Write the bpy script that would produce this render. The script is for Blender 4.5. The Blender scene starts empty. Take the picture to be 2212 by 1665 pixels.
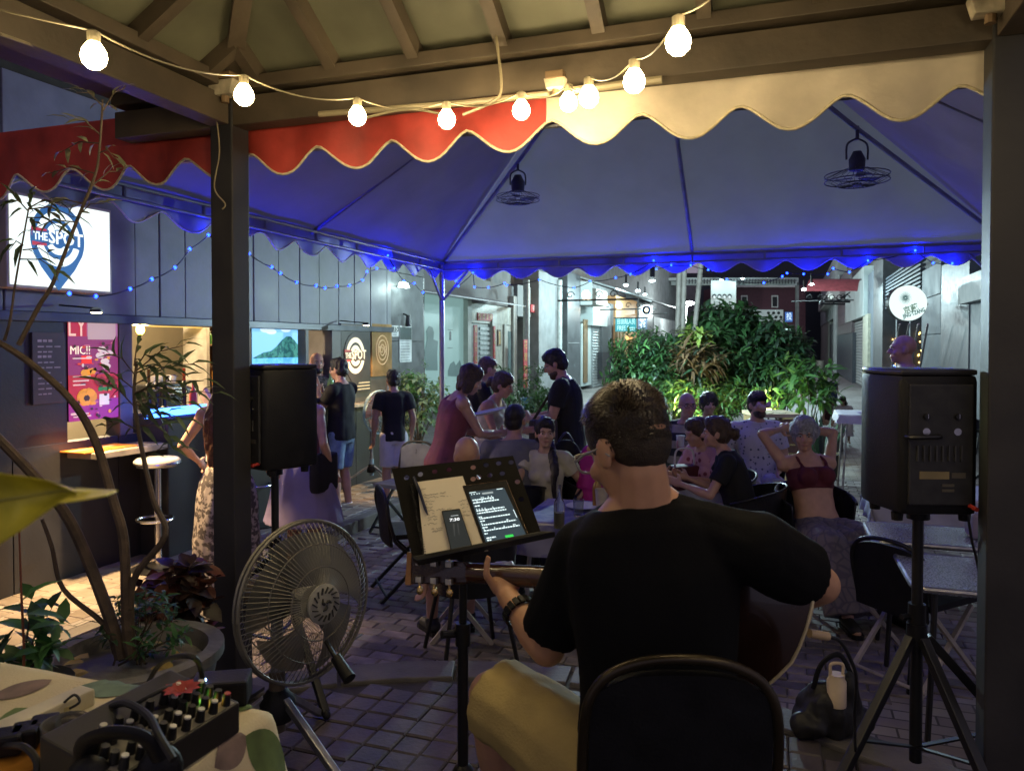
import bpy, bmesh, math, random
from mathutils import Vector, Matrix, Quaternion, noise
R = math.radians
random.seed(7)
SC = bpy.context.scene
COL = SC.collection
# ---------------------------------------------------------------- camera, world, exposure
CAM_Z = 1.85                      # camera above the plaza; the round bandstand floor is 0.41 above the plaza
F = 1650.0                        # focal length in units of a 2212 px wide picture
PITCH = R(1.2)
AX_Y = 745 + F*math.tan(PITCH)    # row of the optical axis
cd = bpy.data.cameras.new('camera'); cam = bpy.data.objects.new('camera', cd); COL.objects.link(cam)
cam.location = (0, 0, CAM_Z); cam.rotation_euler = (R(90)-PITCH, 0, 0)
cd.sensor_width = 36; cd.lens = 36*F/2212; cd.shift_y = (AX_Y-832.5)/2212
cd.clip_start = 0.05; cd.clip_end = 400
cd.dof.use_dof = True; cd.dof.focus_distance = 3.2; cd.dof.aperture_fstop = 7.0
SC.camera = cam
wd = bpy.data.worlds.new('World'); SC.world = wd; wd.use_nodes = True
wb = wd.node_tree.nodes['Background']; wb.inputs['Color'].default_value = (0.32, 0.285, 0.385, 1); wb.inputs['Strength'].default_value = 0.21
SC.view_settings.view_transform = 'Standard'; SC.view_settings.look = 'None'
SC.view_settings.exposure = 1.9; SC.view_settings.gamma = 1.0; SC.view_settings.use_curve_mapping = False
SC.cycles.use_denoising = True; SC.cycles.max_bounces = 6; SC.cycles.diffuse_bounces = 3
SC.cycles.sample_clamp_indirect = 3.0; SC.cycles.caustics_reflective = False; SC.cycles.caustics_refractive = False
SC.cycles.use_light_tree = True

# ---------------------------------------------------------------- picture -> place
CAMP = Vector((0, 0, CAM_Z))
def ray(px, py):
    a = (px-1106)/F; b = -(py-AX_Y)/F
    return Vector((a, math.cos(PITCH)+b*math.sin(PITCH), b*math.cos(PITCH)-math.sin(PITCH)))
def P(px, py, Y):
    d = ray(px, py); return CAMP + d*(Y/d.y)
def G(px, py, z=0.0):
    d = ray(px, py); return CAMP + d*((z-CAM_Z)/d.z)
def hit(px, py, o, n):
    d = ray(px, py); return CAMP + d*((Vector(o)-CAMP).dot(n)/d.dot(n))
class Frame:
    """A vertical facade: u runs along it, v is its outward normal."""
    def __init__(s, o, ang, flip=False):
        s.o = Vector((o[0], o[1], 0)); s.u = Vector((math.sin(R(ang)), math.cos(R(ang)), 0))
        s.v = Vector((math.cos(R(ang)), -math.sin(R(ang)), 0)) * (-1 if flip else 1)
    def sz(s, px, py, off=0.0):
        h = hit(px, py, s.o+s.v*off, s.v); return (h-s.o).dot(s.u), h.z
    def pt(s, a, o, z): return s.o+s.u*a+s.v*o+Vector((0, 0, z))
    def rect(s, x0, x1, y0, y1, off=0.0):
        xm = (x0+x1)/2
        a, b = s.sz(x0, (y0+y1)/2, off)[0], s.sz(x1, (y0+y1)/2, off)[0]
        return min(a, b), max(a, b), s.sz(xm, y1, off)[1], s.sz(xm, y0, off)[1]
BAR = Frame((-3.38, 5.6), 20)
LROW = Frame((-2.0, 17.7), 20)
RROW = Frame((14.4, 30.8), 20, True)
V3 = Vector
UP = V3((0, 0, 1))

# ---------------------------------------------------------------- materials
_M = {}
def rgb(h):
    h = h.lstrip('#'); c = [int(h[i:i+2], 16)/255 for i in (0, 2, 4)]
    return tuple(x/12.92 if x <= .04045 else ((x+.055)/1.055)**2.4 for x in c)
def mat(name, col, rough=.6, metal=0.0, var=.25, scale=8.0, bump=.0, bscale=40.0, spec=.5, coat=0.0, trans=0.0, alpha=1.0, sss=0.0, island=False, sheen=0.0):
    if name in _M: return _M[name]
    m = bpy.data.materials.new(name); m.use_nodes = True; _M[name] = m
    nt = m.node_tree; b = nt.nodes['Principled BSDF']
    b.inputs['Roughness'].default_value = rough; b.inputs['Metallic'].default_value = metal
    b.inputs['Specular IOR Level'].default_value = spec; b.inputs['Coat Weight'].default_value = coat
    b.inputs['Transmission Weight'].default_value = trans; b.inputs['Alpha'].default_value = alpha
    if sss: b.inputs['Subsurface Weight'].default_value = sss; b.inputs['Subsurface Radius'].default_value = (.012, .005, .003); b.inputs['Subsurface Scale'].default_value = 1.0
    if sheen: b.inputs['Sheen Weight'].default_value = sheen
    tc = nt.nodes.new('ShaderNodeTexCoord')
    if var > 0:
        n = nt.nodes.new('ShaderNodeTexNoise'); n.inputs['Scale'].default_value = scale; n.inputs['Detail'].default_value = 6
        nt.links.new(tc.outputs['Object'], n.inputs['Vector'])
        r = nt.nodes.new('ShaderNodeMapRange'); r.inputs[1].default_value = .3; r.inputs[2].default_value = .7
        r.inputs[3].default_value = 1-var; r.inputs[4].default_value = 1+var
        nt.links.new(n.outputs['Fac'], r.inputs[0])
        mx = nt.nodes.new('ShaderNodeVectorMath'); mx.operation = 'SCALE'; mx.inputs[0].default_value = col
        src = r.outputs[0]
        if island:
            g = nt.nodes.new('ShaderNodeNewGeometry'); r2 = nt.nodes.new('ShaderNodeMapRange')
            r2.inputs[3].default_value = 1-island; r2.inputs[4].default_value = 1+island
            oi = nt.nodes.new('ShaderNodeObjectInfo'); ad = nt.nodes.new('ShaderNodeMath'); ad.operation = 'ADD'
            fr = nt.nodes.new('ShaderNodeMath'); fr.operation = 'FRACT'
            nt.links.new(g.outputs['Random Per Island'], ad.inputs[0]); nt.links.new(oi.outputs['Random'], ad.inputs[1])
            nt.links.new(ad.outputs[0], fr.inputs[0]); nt.links.new(fr.outputs[0], r2.inputs[0])
            mm = nt.nodes.new('ShaderNodeMath'); mm.operation = 'MULTIPLY'
            nt.links.new(r.outputs[0], mm.inputs[0]); nt.links.new(r2.outputs[0], mm.inputs[1]); src = mm.outputs[0]
        nt.links.new(src, mx.inputs['Scale']); nt.links.new(mx.outputs[0], b.inputs['Base Color'])
        rr = nt.nodes.new('ShaderNodeMapRange'); rr.inputs[3].default_value = max(.02, rough-.12); rr.inputs[4].default_value = min(1, rough+.12)
        nt.links.new(n.outputs['Fac'], rr.inputs[0]); nt.links.new(rr.outputs[0], b.inputs['Roughness'])
    else:
        b.inputs['Base Color'].default_value = (*col, 1)
    if bump > 0:
        n2 = nt.nodes.new('ShaderNodeTexNoise'); n2.inputs['Scale'].default_value = bscale; n2.inputs['Detail'].default_value = 5
        nt.links.new(tc.outputs['Object'], n2.inputs['Vector'])
        bp = nt.nodes.new('ShaderNodeBump'); bp.inputs['Strength'].default_value = bump; bp.inputs['Distance'].default_value = .01
        nt.links.new(n2.outputs['Fac'], bp.inputs['Height']); nt.links.new(bp.outputs[0], b.inputs['Normal'])
    return m
def emat(name, col, strength=1.0):
    if name in _M: return _M[name]
    if strength < 3: strength *= .31
    m = bpy.data.materials.new(name); m.use_nodes = True; _M[name] = m
    b = m.node_tree.nodes['Principled BSDF']
    b.inputs['Base Color'].default_value = (*[min(.8, c*.6) for c in col], 1)
    b.inputs['Emission Color'].default_value = (*col, 1); b.inputs['Emission Strength'].default_value = strength
    return m
def pattern(name, kind, c1, c2, scale=10., rough=.8, thr=.5, axis=2, emit=0.0):
    """printed two-colour cloth or sheet: stripes, dots, blots (noise) or cells"""
    if name in _M: return _M[name]
    m = bpy.data.materials.new(name); m.use_nodes = True; _M[name] = m
    nt = m.node_tree; b = nt.nodes['Principled BSDF']; b.inputs['Roughness'].default_value = rough
    tc = nt.nodes.new('ShaderNodeTexCoord')
    if kind == 'stripes':
        w = nt.nodes.new('ShaderNodeTexWave'); w.wave_type = 'BANDS'; w.bands_direction = 'XYZ'[axis]
        w.inputs['Scale'].default_value = scale; w.inputs['Distortion'].default_value = .6; out = w.outputs['Fac']
    elif kind in ('dots', 'cells'):
        w = nt.nodes.new('ShaderNodeTexVoronoi'); w.inputs['Scale'].default_value = scale; out = w.outputs['Distance']
        if kind == 'cells': w.feature = 'DISTANCE_TO_EDGE'
    else:
        w = nt.nodes.new('ShaderNodeTexNoise'); w.inputs['Scale'].default_value = scale; w.inputs['Detail'].default_value = 3; out = w.outputs['Fac']
    nt.links.new(tc.outputs['Object'], w.inputs['Vector'])
    r = nt.nodes.new('ShaderNodeMapRange'); r.inputs[1].default_value = thr-.04; r.inputs[2].default_value = thr+.04
    nt.links.new(out, r.inputs[0])
    mx = nt.nodes.new('ShaderNodeMix'); mx.data_type = 'RGBA'
    mx.inputs[6].default_value = (*c1, 1); mx.inputs[7].default_value = (*c2, 1)
    nt.links.new(r.outputs[0], mx.inputs[0]); nt.links.new(mx.outputs[2], b.inputs['Base Color'])
    if emit:
        emit *= .31; nt.links.new(mx.outputs[2], b.inputs['Emission Color']); b.inputs['Emission Strength'].default_value = emit
    return m

# ---------------------------------------------------------------- objects
ORG = {}
def thing(name, label, cat, loc=(0, 0, 0), group=None, local=False, kind=None, rz=0):
    o = bpy.data.objects.new(name, None); COL.objects.link(o); o.empty_display_size = .1
    o.location = loc; o.rotation_euler = (0, 0, rz)
    ORG[o.name] = V3((0, 0, 0)) if local else V3(loc)
    if label: o['label'] = label
    if cat: o['category'] = cat
    if group: o['group'] = group
    if kind: o['kind'] = kind
    return o
def tag(o, label, cat=None, group=None, kind=None):
    if label: o['label'] = label
    if cat: o['category'] = cat
    if group: o['group'] = group
    if kind: o['kind'] = kind
    return o
def structure(o): o['kind'] = 'structure'; return o
def copy_tree(o, parent=None):
    c = o.copy(); COL.objects.link(c)
    if parent: c.parent = parent
    ORG[c.name] = ORG.get(o.name, V3((0, 0, 0)))
    for ch in list(o.children): copy_tree(ch, c)
    return c

class MB:
    def __init__(s): s.v = []; s.f = []
    def add(s, vs, fs):
        n = len(s.v); s.v += [V3(v) for v in vs]; s.f += [tuple(i+n for i in f) for f in fs]; return s
    def box(s, c, size, Rm=None):
        c = V3(c); hx, hy, hz = [x/2 for x in size]
        vs = [V3((x, y, z)) for x in (-hx, hx) for y in (-hy, hy) for z in (-hz, hz)]
        if Rm: vs = [Rm @ v for v in vs]
        return s.add([c+v for v in vs], [(0, 1, 3, 2), (4, 6, 7, 5), (0, 4, 5, 1), (2, 3, 7, 6), (0, 2, 6, 4), (1, 5, 7, 3)])
    def fbox(s, fr, a0, a1, o0, o1, z0, z1):
        vs = [fr.pt(a, o, z) for a in (a0, a1) for o in (o0, o1) for z in (z0, z1)]
        fs = [(0, 1, 3, 2), (4, 6, 7, 5), (0, 4, 5, 1), (2, 3, 7, 6), (0, 2, 6, 4), (1, 5, 7, 3)]
        if fr.u.cross(fr.v).z > 0: fs = [f[::-1] for f in fs]
        return s.add(vs, [f[::-1] for f in fs])
    def bar(s, p0, p1, w, h=None, up=UP):
        p0, p1 = V3(p0), V3(p1); h = h or w; d = p1-p0; L = d.length; y = d.normalized()
        x = y.cross(up)
        if x.length < 1e-4: x = y.cross(V3((1, 0, 0)))
        x.normalize(); z = x.cross(y)
        return s.box((p0+p1)/2, (w, L, h), Matrix((x, y, z)).transposed())
    def tube(s, pts, r, n=8, caps=True, flat=1.0, side=None):
        pts = [V3(p) for p in pts]; rs = r if isinstance(r, (list, tuple)) else [r]*len(pts)
        base = len(s.v); prev = None
        for i, p in enumerate(pts):
            d = (pts[min(i+1, len(pts)-1)]-pts[max(i-1, 0)])
            d = d.normalized() if d.length > 1e-9 else UP
            if prev is None:
                x = (V3(side) if side is not None else (UP if abs(d.z) < .9 else V3((1, 0, 0))))
                x = x - d*x.dot(d); x.normalize()
            else:
                x = prev-d*prev.dot(d); x = x.normalized() if x.length > 1e-6 else prev
            prev = x; y = d.cross(x)
            for k in range(n):
                a = 2*math.pi*k/n; s.v.append(p+x*(rs[i]*math.cos(a))+y*(rs[i]*flat*math.sin(a)))
        for i in range(len(pts)-1):
            for k in range(n):
                a = base+i*n+k; b = base+i*n+(k+1) % n; s.f.append((a, b, b+n, a+n))
        if caps:
            s.f.append(tuple(base+k for k in reversed(range(n)))); e = base+(len(pts)-1)*n
            s.f.append(tuple(e+k for k in range(n)))
        return s
    def cap(s, p0, p1, r0, r1, n=10):
        """tapered capsule with round ends"""
        p0, p1 = V3(p0), V3(p1); d = (p1-p0); d = d.normalized() if d.length > 1e-6 else UP
        pts = [p0-d*r0*.96, p0-d*r0*.6, p0, p1, p1+d*r1*.6, p1+d*r1*.96]
        return s.tube(pts, [r0*.25, r0*.8, r0, r1, r1*.8, r1*.25], n)
    def ell(s, c, r, Rm=None, n=14, m=9):
        c = V3(c); base = len(s.v); r = r if isinstance(r, (list, tuple)) else (r, r, r)
        def T(v): return c+(Rm @ v if Rm else v)
        s.v.append(T(V3((0, 0, -r[2]))))
        for j in range(1, m):
            t = math.pi*j/m-math.pi/2
            for i in range(n):
                a = 2*math.pi*i/n; s.v.append(T(V3((r[0]*math.cos(t)*math.cos(a), r[1]*math.cos(t)*math.sin(a), r[2]*math.sin(t)))))
        s.v.append(T(V3((0, 0, r[2])))); top = len(s.v)-1
        for i in range(n):
            s.f.append((base, base+1+(i+1) % n, base+1+i)); s.f.append((top, top-n+i, top-n+(i+1) % n))
        for j in range(m-2):
            for i in range(n):
                a = base+1+j*n+i; b = base+1+j*n+(i+1) % n; s.f.append((a, b, b+n, a+n))
        return s
    def lathe(s, prof, o=(0, 0, 0), n=20, Rm=None, closed=False):
        o = V3(o); base = len(s.v)
        for r, z in prof:
            for i in range(n):
                a = 2*math.pi*i/n; v = V3((r*math.cos(a), r*math.sin(a), z)); s.v.append(o+(Rm @ v if Rm else v))
        for j in range(len(prof)-1):
            for i in range(n):
                a = base+j*n+i; b = base+j*n+(i+1) % n; s.f.append((a, b, b+n, a+n))
        if closed: 
            for i in range(n):
                a = base+(len(prof)-1)*n+i; b = base+(len(prof)-1)*n+(i+1) % n; s.f.append((a, b, base+(i+1) % n, base+i))
        else:
            if prof[0][0] > 1e-6: s.f.append(tuple(base+i for i in reversed(range(n))))
            if prof[-1][0] > 1e-6: s.f.append(tuple(base+(len(prof)-1)*n+i for i in range(n)))
        return s
    def prism(s, pts, ext):
        """flat outline extruded along a vector"""
        pts = [V3(p) for p in pts]; n = len(pts); e = V3(ext)
        nn = V3((0, 0, 0))
        for i in range(n): nn += pts[i].cross(pts[(i+1) % n])
        if nn.dot(e) > 0: pts = pts[::-1]
        return s.add(pts+[p+e for p in pts], [tuple(range(n)), tuple(reversed(range(n, 2*n)))] + [(i, i+n, (i+1) % n+n, (i+1) % n)[::1] for i in range(n)])
    def grid(s, fn, nu, nv, thick=0.0):
        base = len(s.v)
        for i in range(nu+1):
            for j in range(nv+1): s.v.append(V3(fn(i/nu, j/nv)))
        for i in range(nu):
            for j in range(nv):
                a = base+i*(nv+1)+j; s.f.append((a, a+nv+1, a+nv+2, a+1))
        return s
    def leaf(s, b, d, nrm, L, W, droop=.25):
        d = V3(d).normalized(); n = V3(nrm); n = n-d*n.dot(d)
        n = n.normalized() if n.length > 1e-4 else d.orthogonal().normalized()
        x = d.cross(n); b = V3(b)
        m1 = b+d*L*.35+n*L*.03; m2 = b+d*L*.7-n*L*droop*.35; t = b+d*L-n*L*droop
        w = W/2
        return s.add([b, m1+x*w, m1-n*W*.12, m1-x*w, m2+x*w*.75, m2-n*W*.1, m2-x*w*.75, t],
                     [(0, 2, 1), (0, 3, 2), (1, 2, 5, 4), (2, 3, 6, 5), (4, 5, 7), (5, 6, 7)])
    def mesh(s, name, m=None, smooth=False, off=V3((0, 0, 0)), bevel=0.0, solid=0.0):
        me = bpy.data.meshes.new(name)
        me.from_pydata([tuple(v-off) for v in s.v], [], s.f)
        if bevel or solid:
            bm = bmesh.new(); bm.from_mesh(me)
            if solid:
                bmesh.ops.solidify(bm, geom=bm.faces[:], thickness=solid)
            if bevel:
                bmesh.ops.bevel(bm, geom=[e for e in bm.edges if e.is_manifold and e.calc_face_angle(0) > .5], offset=bevel, segments=2, affect='EDGES', profile=.6)
            bm.to_mesh(me); bm.free()
        if smooth:
            me.polygons.foreach_set('use_smooth', [True]*len(me.polygons))
            me.set_sharp_from_angle(angle=R(smooth if smooth > 1 else 38))
        if m: me.materials.append(m)
        return me
    def build(s, name, m, parent=None, smooth=False, bevel=0.0, solid=0.0, label=None, cat=None, group=None, kind=None, org=None):
        if parent: off = ORG.get(parent.name, V3((0, 0, 0)))
        elif org is not None: off = V3(org)
        else:
            lo = [min(v[i] for v in s.v) for i in range(3)]; hi = [max(v[i] for v in s.v) for i in range(3)]
            off = V3(((lo[0]+hi[0])/2, (lo[1]+hi[1])/2, lo[2]))
        me = s.mesh(name, m, smooth, off, bevel, solid)
        o = bpy.data.objects.new(name, me); COL.objects.link(o)
        ORG[o.name] = off
        if parent: o.parent = parent
        else: o.location = off
        return tag(o, label, cat, group, kind)

def point_light(name, p, W, col, r=.03, parent=None):
    l = bpy.data.lights.new(name, 'POINT'); l.energy = W; l.color = col; l.shadow_soft_size = r
    o = bpy.data.objects.new(name, l); COL.objects.link(o)
    if parent: o.parent = parent; o.location = V3(p)-ORG.get(parent.name, V3((0, 0, 0)))
    else: o.location = p
    return o
def spot_light(name, p, target, W, col, ang=70, r=.04, parent=None):
    l = bpy.data.lights.new(name, 'SPOT'); l.energy = W; l.color = col; l.shadow_soft_size = r; l.spot_size = R(ang); l.spot_blend = .4
    o = bpy.data.objects.new(name, l); COL.objects.link(o)
    o.rotation_euler = (V3(target)-V3(p)).to_track_quat('-Z', 'Y').to_euler()
    if parent: o.parent = parent; o.location = V3(p)-ORG.get(parent.name, V3((0, 0, 0)))
    else: o.location = p
    return o
def text(s, name, m, o, ex, ey, size, parent=None, ext=.001, align='CENTER', fit=None, bold=0.0):
    """flat lettering lying in the plane of ex, ey, its middle at o"""
    cu = bpy.data.curves.new(name, 'FONT'); cu.body = s; cu.size = size; cu.extrude = ext; cu.align_x = align; cu.align_y = 'CENTER'; cu.resolution_u = 2; cu.offset = bold
    t = bpy.data.objects.new(name, cu); COL.objects.link(t)
    dg = bpy.context.evaluated_depsgraph_get(); me = bpy.data.meshes.new_from_object(t.evaluated_get(dg))
    bpy.data.objects.remove(t); bpy.data.curves.remove(cu)
    ex, ey = V3(ex).normalized(), V3(ey).normalized(); n = ex.cross(ey)
    if fit and me.vertices:
        w = max(v.co.x for v in me.vertices)-min(v.co.x for v in me.vertices); k = fit/w if w > 0 else 1
        for v in me.vertices: v.co.x *= k
    off = ORG.get(parent.name, V3((0, 0, 0))) if parent else V3((0, 0, 0))
    for v in me.vertices: v.co = V3(o)+ex*v.co.x+ey*v.co.y+n*v.co.z-off
    me.name = name; me.materials.clear(); me.materials.append(m)
    ob = bpy.data.objects.new(name, me); COL.objects.link(ob); ORG[ob.name] = off
    if parent: ob.parent = parent
    return ob
def sag(p0, p1, drop, n=10):
    p0, p1 = V3(p0), V3(p1)
    return [p0.lerp(p1, i/n)-UP*(drop*4*(i/n)*(1-i/n)) for i in range(n+1)]
def smoothpath(pts, n=6):
    pts = [V3(p) for p in pts]; out = []
    for i in range(len(pts)-1):
        a = pts[max(i-1, 0)]; b = pts[i]; c = pts[i+1]; d = pts[min(i+2, len(pts)-1)]
        for k in range(n):
            t = k/n
            out.append(.5*((2*b)+(c-a)*t+(2*a-5*b+4*c-d)*t*t+(3*b-a-3*c+d)*t**3))
    return out+[pts[-1]]
def Rz(a): return Matrix.Rotation(a, 3, 'Z')
def basis(x, y):
    x = V3(x).normalized(); y = V3(y); y = (y-x*y.dot(x)).normalized(); return Matrix((x, y, x.cross(y))).transposed()
def voxel(mb, name, m, parent, vox=.009, it=4, disp=0.0, dsc=9.0, deci=None, seed=0):
    """the union of overlapping closed shapes as one smooth continuous mesh"""
    me = mb.mesh(name+'_raw', off=ORG.get(parent.name, V3((0, 0, 0)))); t = bpy.data.objects.new('tmp', me); COL.objects.link(t)
    a = t.modifiers.new('r', 'REMESH'); a.mode = 'VOXEL'; a.voxel_size = vox
    if it: b = t.modifiers.new('s', 'SMOOTH'); b.factor = .5; b.iterations = it
    if deci: c = t.modifiers.new('d', 'DECIMATE'); c.ratio = deci
    dg = bpy.context.evaluated_depsgraph_get(); out = bpy.data.meshes.new_from_object(t.evaluated_get(dg))
    bpy.data.objects.remove(t); bpy.data.meshes.remove(me)
    if disp:
        nr = [v.normal.copy() for v in out.vertices]
        for v, n in zip(out.vertices, nr):
            q = v.co*dsc+V3((seed*7.3, 0, 0)); q.z *= .45
            v.co += n*(disp*(noise.noise(q)+.5*noise.noise(q*2.3)))
    out.polygons.foreach_set('use_smooth', [True]*len(out.polygons))
    out.name = name; out.materials.append(m)
    o = bpy.data.objects.new(name, out); COL.objects.link(o); ORG[o.name] = ORG.get(parent.name, V3((0, 0, 0)))
    o.parent = parent
    return o
# ================================================================ palette
M_STEEL = mat('post paint', (.026, .024, .025), .55, var=.3, scale=6, bump=.06, bscale=60)
M_BLACK = mat('black plastic', (.006, .006, .0075), .5, var=.3, scale=15, bump=.12, bscale=180, spec=.3)
M_BLACKM = mat('black metal', (.007, .007, .008), .42, .0, var=.3, scale=12)
M_CHROME = mat('chrome', (.62, .62, .64), .22, 1.0, var=.2)
M_ALU = mat('aluminium tube', (.38, .38, .40), .4, .9, var=.25, scale=14)
M_WHITE = mat('white paint', (.72, .71, .68), .5, var=.12, scale=5)
M_CABLE = mat('cable sheath', (.010, .010, .011), .5, var=.2)
M_WARMCABLE = mat('ivory cable', (.22, .18, .11), .55, var=.2)
M_WOOD = mat('brown timber', (.16, .10, .05), .6, var=.4, scale=5, bump=.15, bscale=25)
M_SKIN = mat('skin light', (.50, .30, .21), .5, var=.12, scale=14, sss=.12)
M_RED = emat('red led', (1, .05, .02), 3)

# ================================================================ ground
def brick_material():
    m = bpy.data.materials.new('far paving'); m.use_nodes = True; nt = m.node_tree; b = nt.nodes['Principled BSDF']
    tc = nt.nodes.new('ShaderNodeTexCoord'); mp = nt.nodes.new('ShaderNodeMapping'); mp.inputs['Rotation'].default_value = (0, 0, R(20)); mp.inputs['Scale'].default_value = (5, 5, 5)
    br = nt.nodes.new('ShaderNodeTexBrick'); br.inputs['Color1'].default_value = (.20, .17, .16, 1); br.inputs['Color2'].default_value = (.30, .29, .28, 1)
    br.inputs['Mortar'].default_value = (.07, .065, .06, 1); br.inputs['Scale'].default_value = 1; br.inputs['Brick Width'].default_value = 1.0; br.inputs['Row Height'].default_value = .5; br.inputs['Mortar Size'].default_value = .03
    n = nt.nodes.new('ShaderNodeTexNoise'); n.inputs['Scale'].default_value = .8; n.inputs['Detail'].default_value = 8
    nt.links.new(tc.outputs['Object'], mp.inputs[0]); nt.links.new(mp.outputs[0], br.inputs['Vector']); nt.links.new(tc.outputs['Object'], n.inputs['Vector'])
    mx = nt.nodes.new('ShaderNodeMix'); mx.data_type = 'RGBA'; mx.blend_type = 'MULTIPLY'; mx.inputs[0].default_value = .8
    r = nt.nodes.new('ShaderNodeMapRange'); r.inputs[1].default_value = .3; r.inputs[2].default_value = .7; r.inputs[3].default_value = .55; r.inputs[4].default_value = 1.2
    nt.links.new(n.outputs['Fac'], r.inputs[0]); nt.links.new(br.outputs['Color'], mx.inputs[6]); nt.links.new(r.outputs[0], mx.inputs[7])
    nt.links.new(mx.outputs[2], b.inputs['Base Color'])
    bp = nt.nodes.new('ShaderNodeBump'); bp.inputs['Strength'].default_value = .5; bp.inputs['Distance'].default_value = .02
    nt.links.new(br.outputs['Fac'], bp.inputs['Height']); bp.invert = True; nt.links.new(bp.outputs[0], b.inputs['Normal'])
    b.inputs['Roughness'].default_value = .55
    return m
M_PAVE = brick_material()
M_BRICK = mat('paving brick', (.17, .145, .145), .6, var=.35, scale=9, bump=.35, bscale=55, island=.4)
M_TILE = mat('bandstand tile', (.095, .08, .082), .55, var=.35, scale=7, bump=.3, bscale=45, island=.3)
M_STONE = mat('granite coping', (.13, .12, .115), .65, var=.35, scale=5, bump=.3, bscale=60)
M_JOINT = mat('paving joint', (.05, .045, .042), .85, var=.3, bump=.3)
plaza = MB().add([(-60, -30, -.014), (90, -30, -.014), (90, 140, -.014), (-60, 140, -.014)], [(0, 1, 2, 3)]).build('plaza', M_PAVE, org=(0, 0, -.014)); structure(plaza)
CEN = V3((-.25, 1.25, 0)); PR = 2.2; PZ = .41
u19 = V3((math.sin(R(19)), math.cos(R(19)), 0)); v19 = V3((math.cos(R(19)), -math.sin(R(19)), 0))
u20, v20 = BAR.u, BAR.v
def inview(p, mx=40, my=60):
    d = p-CAMP
    if d.y < .2: return False
    x = 1106+F*d.x/d.y; y = 745-F*d.z/d.y
    return -mx < x < 2212+mx and -200 < y < 1665+my
def rough_brick(mb, c, sx, sy, h, ang, rnd):
    Rm = Rz(ang); hx, hy = sx/2, sy/2; k = .006; dz = rnd.uniform(-.003, .003)
    tl = rnd.uniform(-.012, .012)
    vs = []
    for z, e in ((-.03, 0), (h-k, 0), (h, k)):
        for x, y in ((-1, -1), (1, -1), (1, 1), (-1, 1)):
            q = V3((x*(hx-e), y*(hy-e), z+dz+x*hx*tl)); vs.append(V3(c)+Rm @ q)
    fs = [(8, 9, 10, 11)]
    for l in (0, 4):
        for i in range(4): fs.append((l+i, l+(i+1) % 4, l+4+(i+1) % 4, l+4+i))
    mb.add(vs, fs)
rb = random.Random(3)
cells = []
for i in range(-60, 60):
    for j in range(10, 130):
        a = (i+.5*(j % 2))*.205; b = j*.105
        c = V3((0, 0, 0))+v20*a+u20*b
        if 3.7 < c.y < 10.5 and (c-CEN).length > PR+.12 and (c-BAR.o).dot(v20) > 1.2 and inview(c):
            cells.append(c)
cells.sort(key=lambda c: (c-V3((0, 2.5, 0))).length)
vis = [c for c in cells if (c-V3((0, 0, 0))).y > 4.0]
protos = []
for k, c in enumerate(vis[:300]):
    if k < 6:
        mb = MB(); rough_brick(mb, (0, 0, 0), .199, .099, 0, 0, rb)
        protos.append(mb.mesh('brick', M_BRICK))
    o = bpy.data.objects.new('brick', protos[k % 6]); COL.objects.link(o); o.parent = plaza
    o.location = c+V3((0, 0, .014+rb.uniform(-.002, .003))); o.rotation_euler = (0, 0, -R(20)+rb.uniform(-.02, .02)+(math.pi if rb.random() < .5 else 0))
mb = MB()
for c in vis[300:]: rough_brick(mb, c+V3((0, 0, rb.uniform(-.002, .003))), .199, .099, 0, -R(20)+rb.uniform(-.015, .015), rb)
pb = mb.build('brick_field', M_BRICK, plaza); pb['kind'] = 'stuff'

# round bandstand floor
mb = MB(); mb.lathe([(PR+.32, -.01), (PR+.32, .2), (PR-.02, .2), (PR-.02, PZ-.012), (0.0, PZ-.012)], CEN, 64)
floor = mb.build('bandstand_floor', M_JOINT, org=CEN); structure(floor)
for k in range(26):
    a0, a1 = 2*math.pi*k/26+.004, 2*math.pi*(k+1)/26-.004
    mb = MB(); vs = []
    for a in (a0, (a0+a1)/2, a1):
        for r in (PR-.17, PR):
            for z in (PZ-.1, PZ+.006): vs.append(CEN+V3((r*math.sin(a), r*math.cos(a), z+rb.uniform(-.002, .002))))
    fs = []
    for s_ in (0, 4):
        fs += [(s_, s_+1, s_+5, s_+4), (s_+2, s_+6, s_+7, s_+3), (s_+1, s_+3, s_+7, s_+5), (s_, s_+4, s_+6, s_+2)]
    fs += [(0, 2, 3, 1), (8, 9, 11, 10)]
    mb.add(vs, fs).build('coping_stone', M_STONE, floor, bevel=.006)
tiles = []
for i in range(-40, 40):
    for j in range(0, 40):
        c = v19*(i*.112)+u19*(j*.112)+V3((0, 0, PZ))
        if c.y > 2.3 and (V3((c.x, c.y, 0))-CEN).length < PR-.23 and inview(c): tiles.append(c)
tiles.sort(key=lambda c: c.y)
tp = []
for k in range(5):
    mb = MB(); rough_brick(mb, (0, 0, 0), .107, .107, 0, 0, rb); tp.append(mb.mesh('tile', M_TILE))
for k, c in enumerate(tiles[:300]):
    o = bpy.data.objects.new('tile', tp[k % 5]); COL.objects.link(o); o.parent = floor
    o.location = c-CEN+V3((0, 0, rb.uniform(-.002, .002))); o.rotation_euler = (rb.uniform(-.012, .012), rb.uniform(-.012, .012), -R(19)+rb.uniform(-.02, .02)+math.pi/2*rb.randint(0, 3))
# bar pavement with kerb
mb = MB().fbox(BAR, -5, 7.0, -2.6, .93, -.02, .10); pav = mb.build('bar_pavement', M_PAVE, org=BAR.pt(0, 0, 0)); structure(pav)
for k in range(24):
    MB().fbox(BAR, -5+k*.5+.004, -5+(k+1)*.5-.004, .934, 1.06, -.02, .104+rb.uniform(-.003, .003)).build('kerb_stone', M_STONE, pav, bevel=.008)
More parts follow.
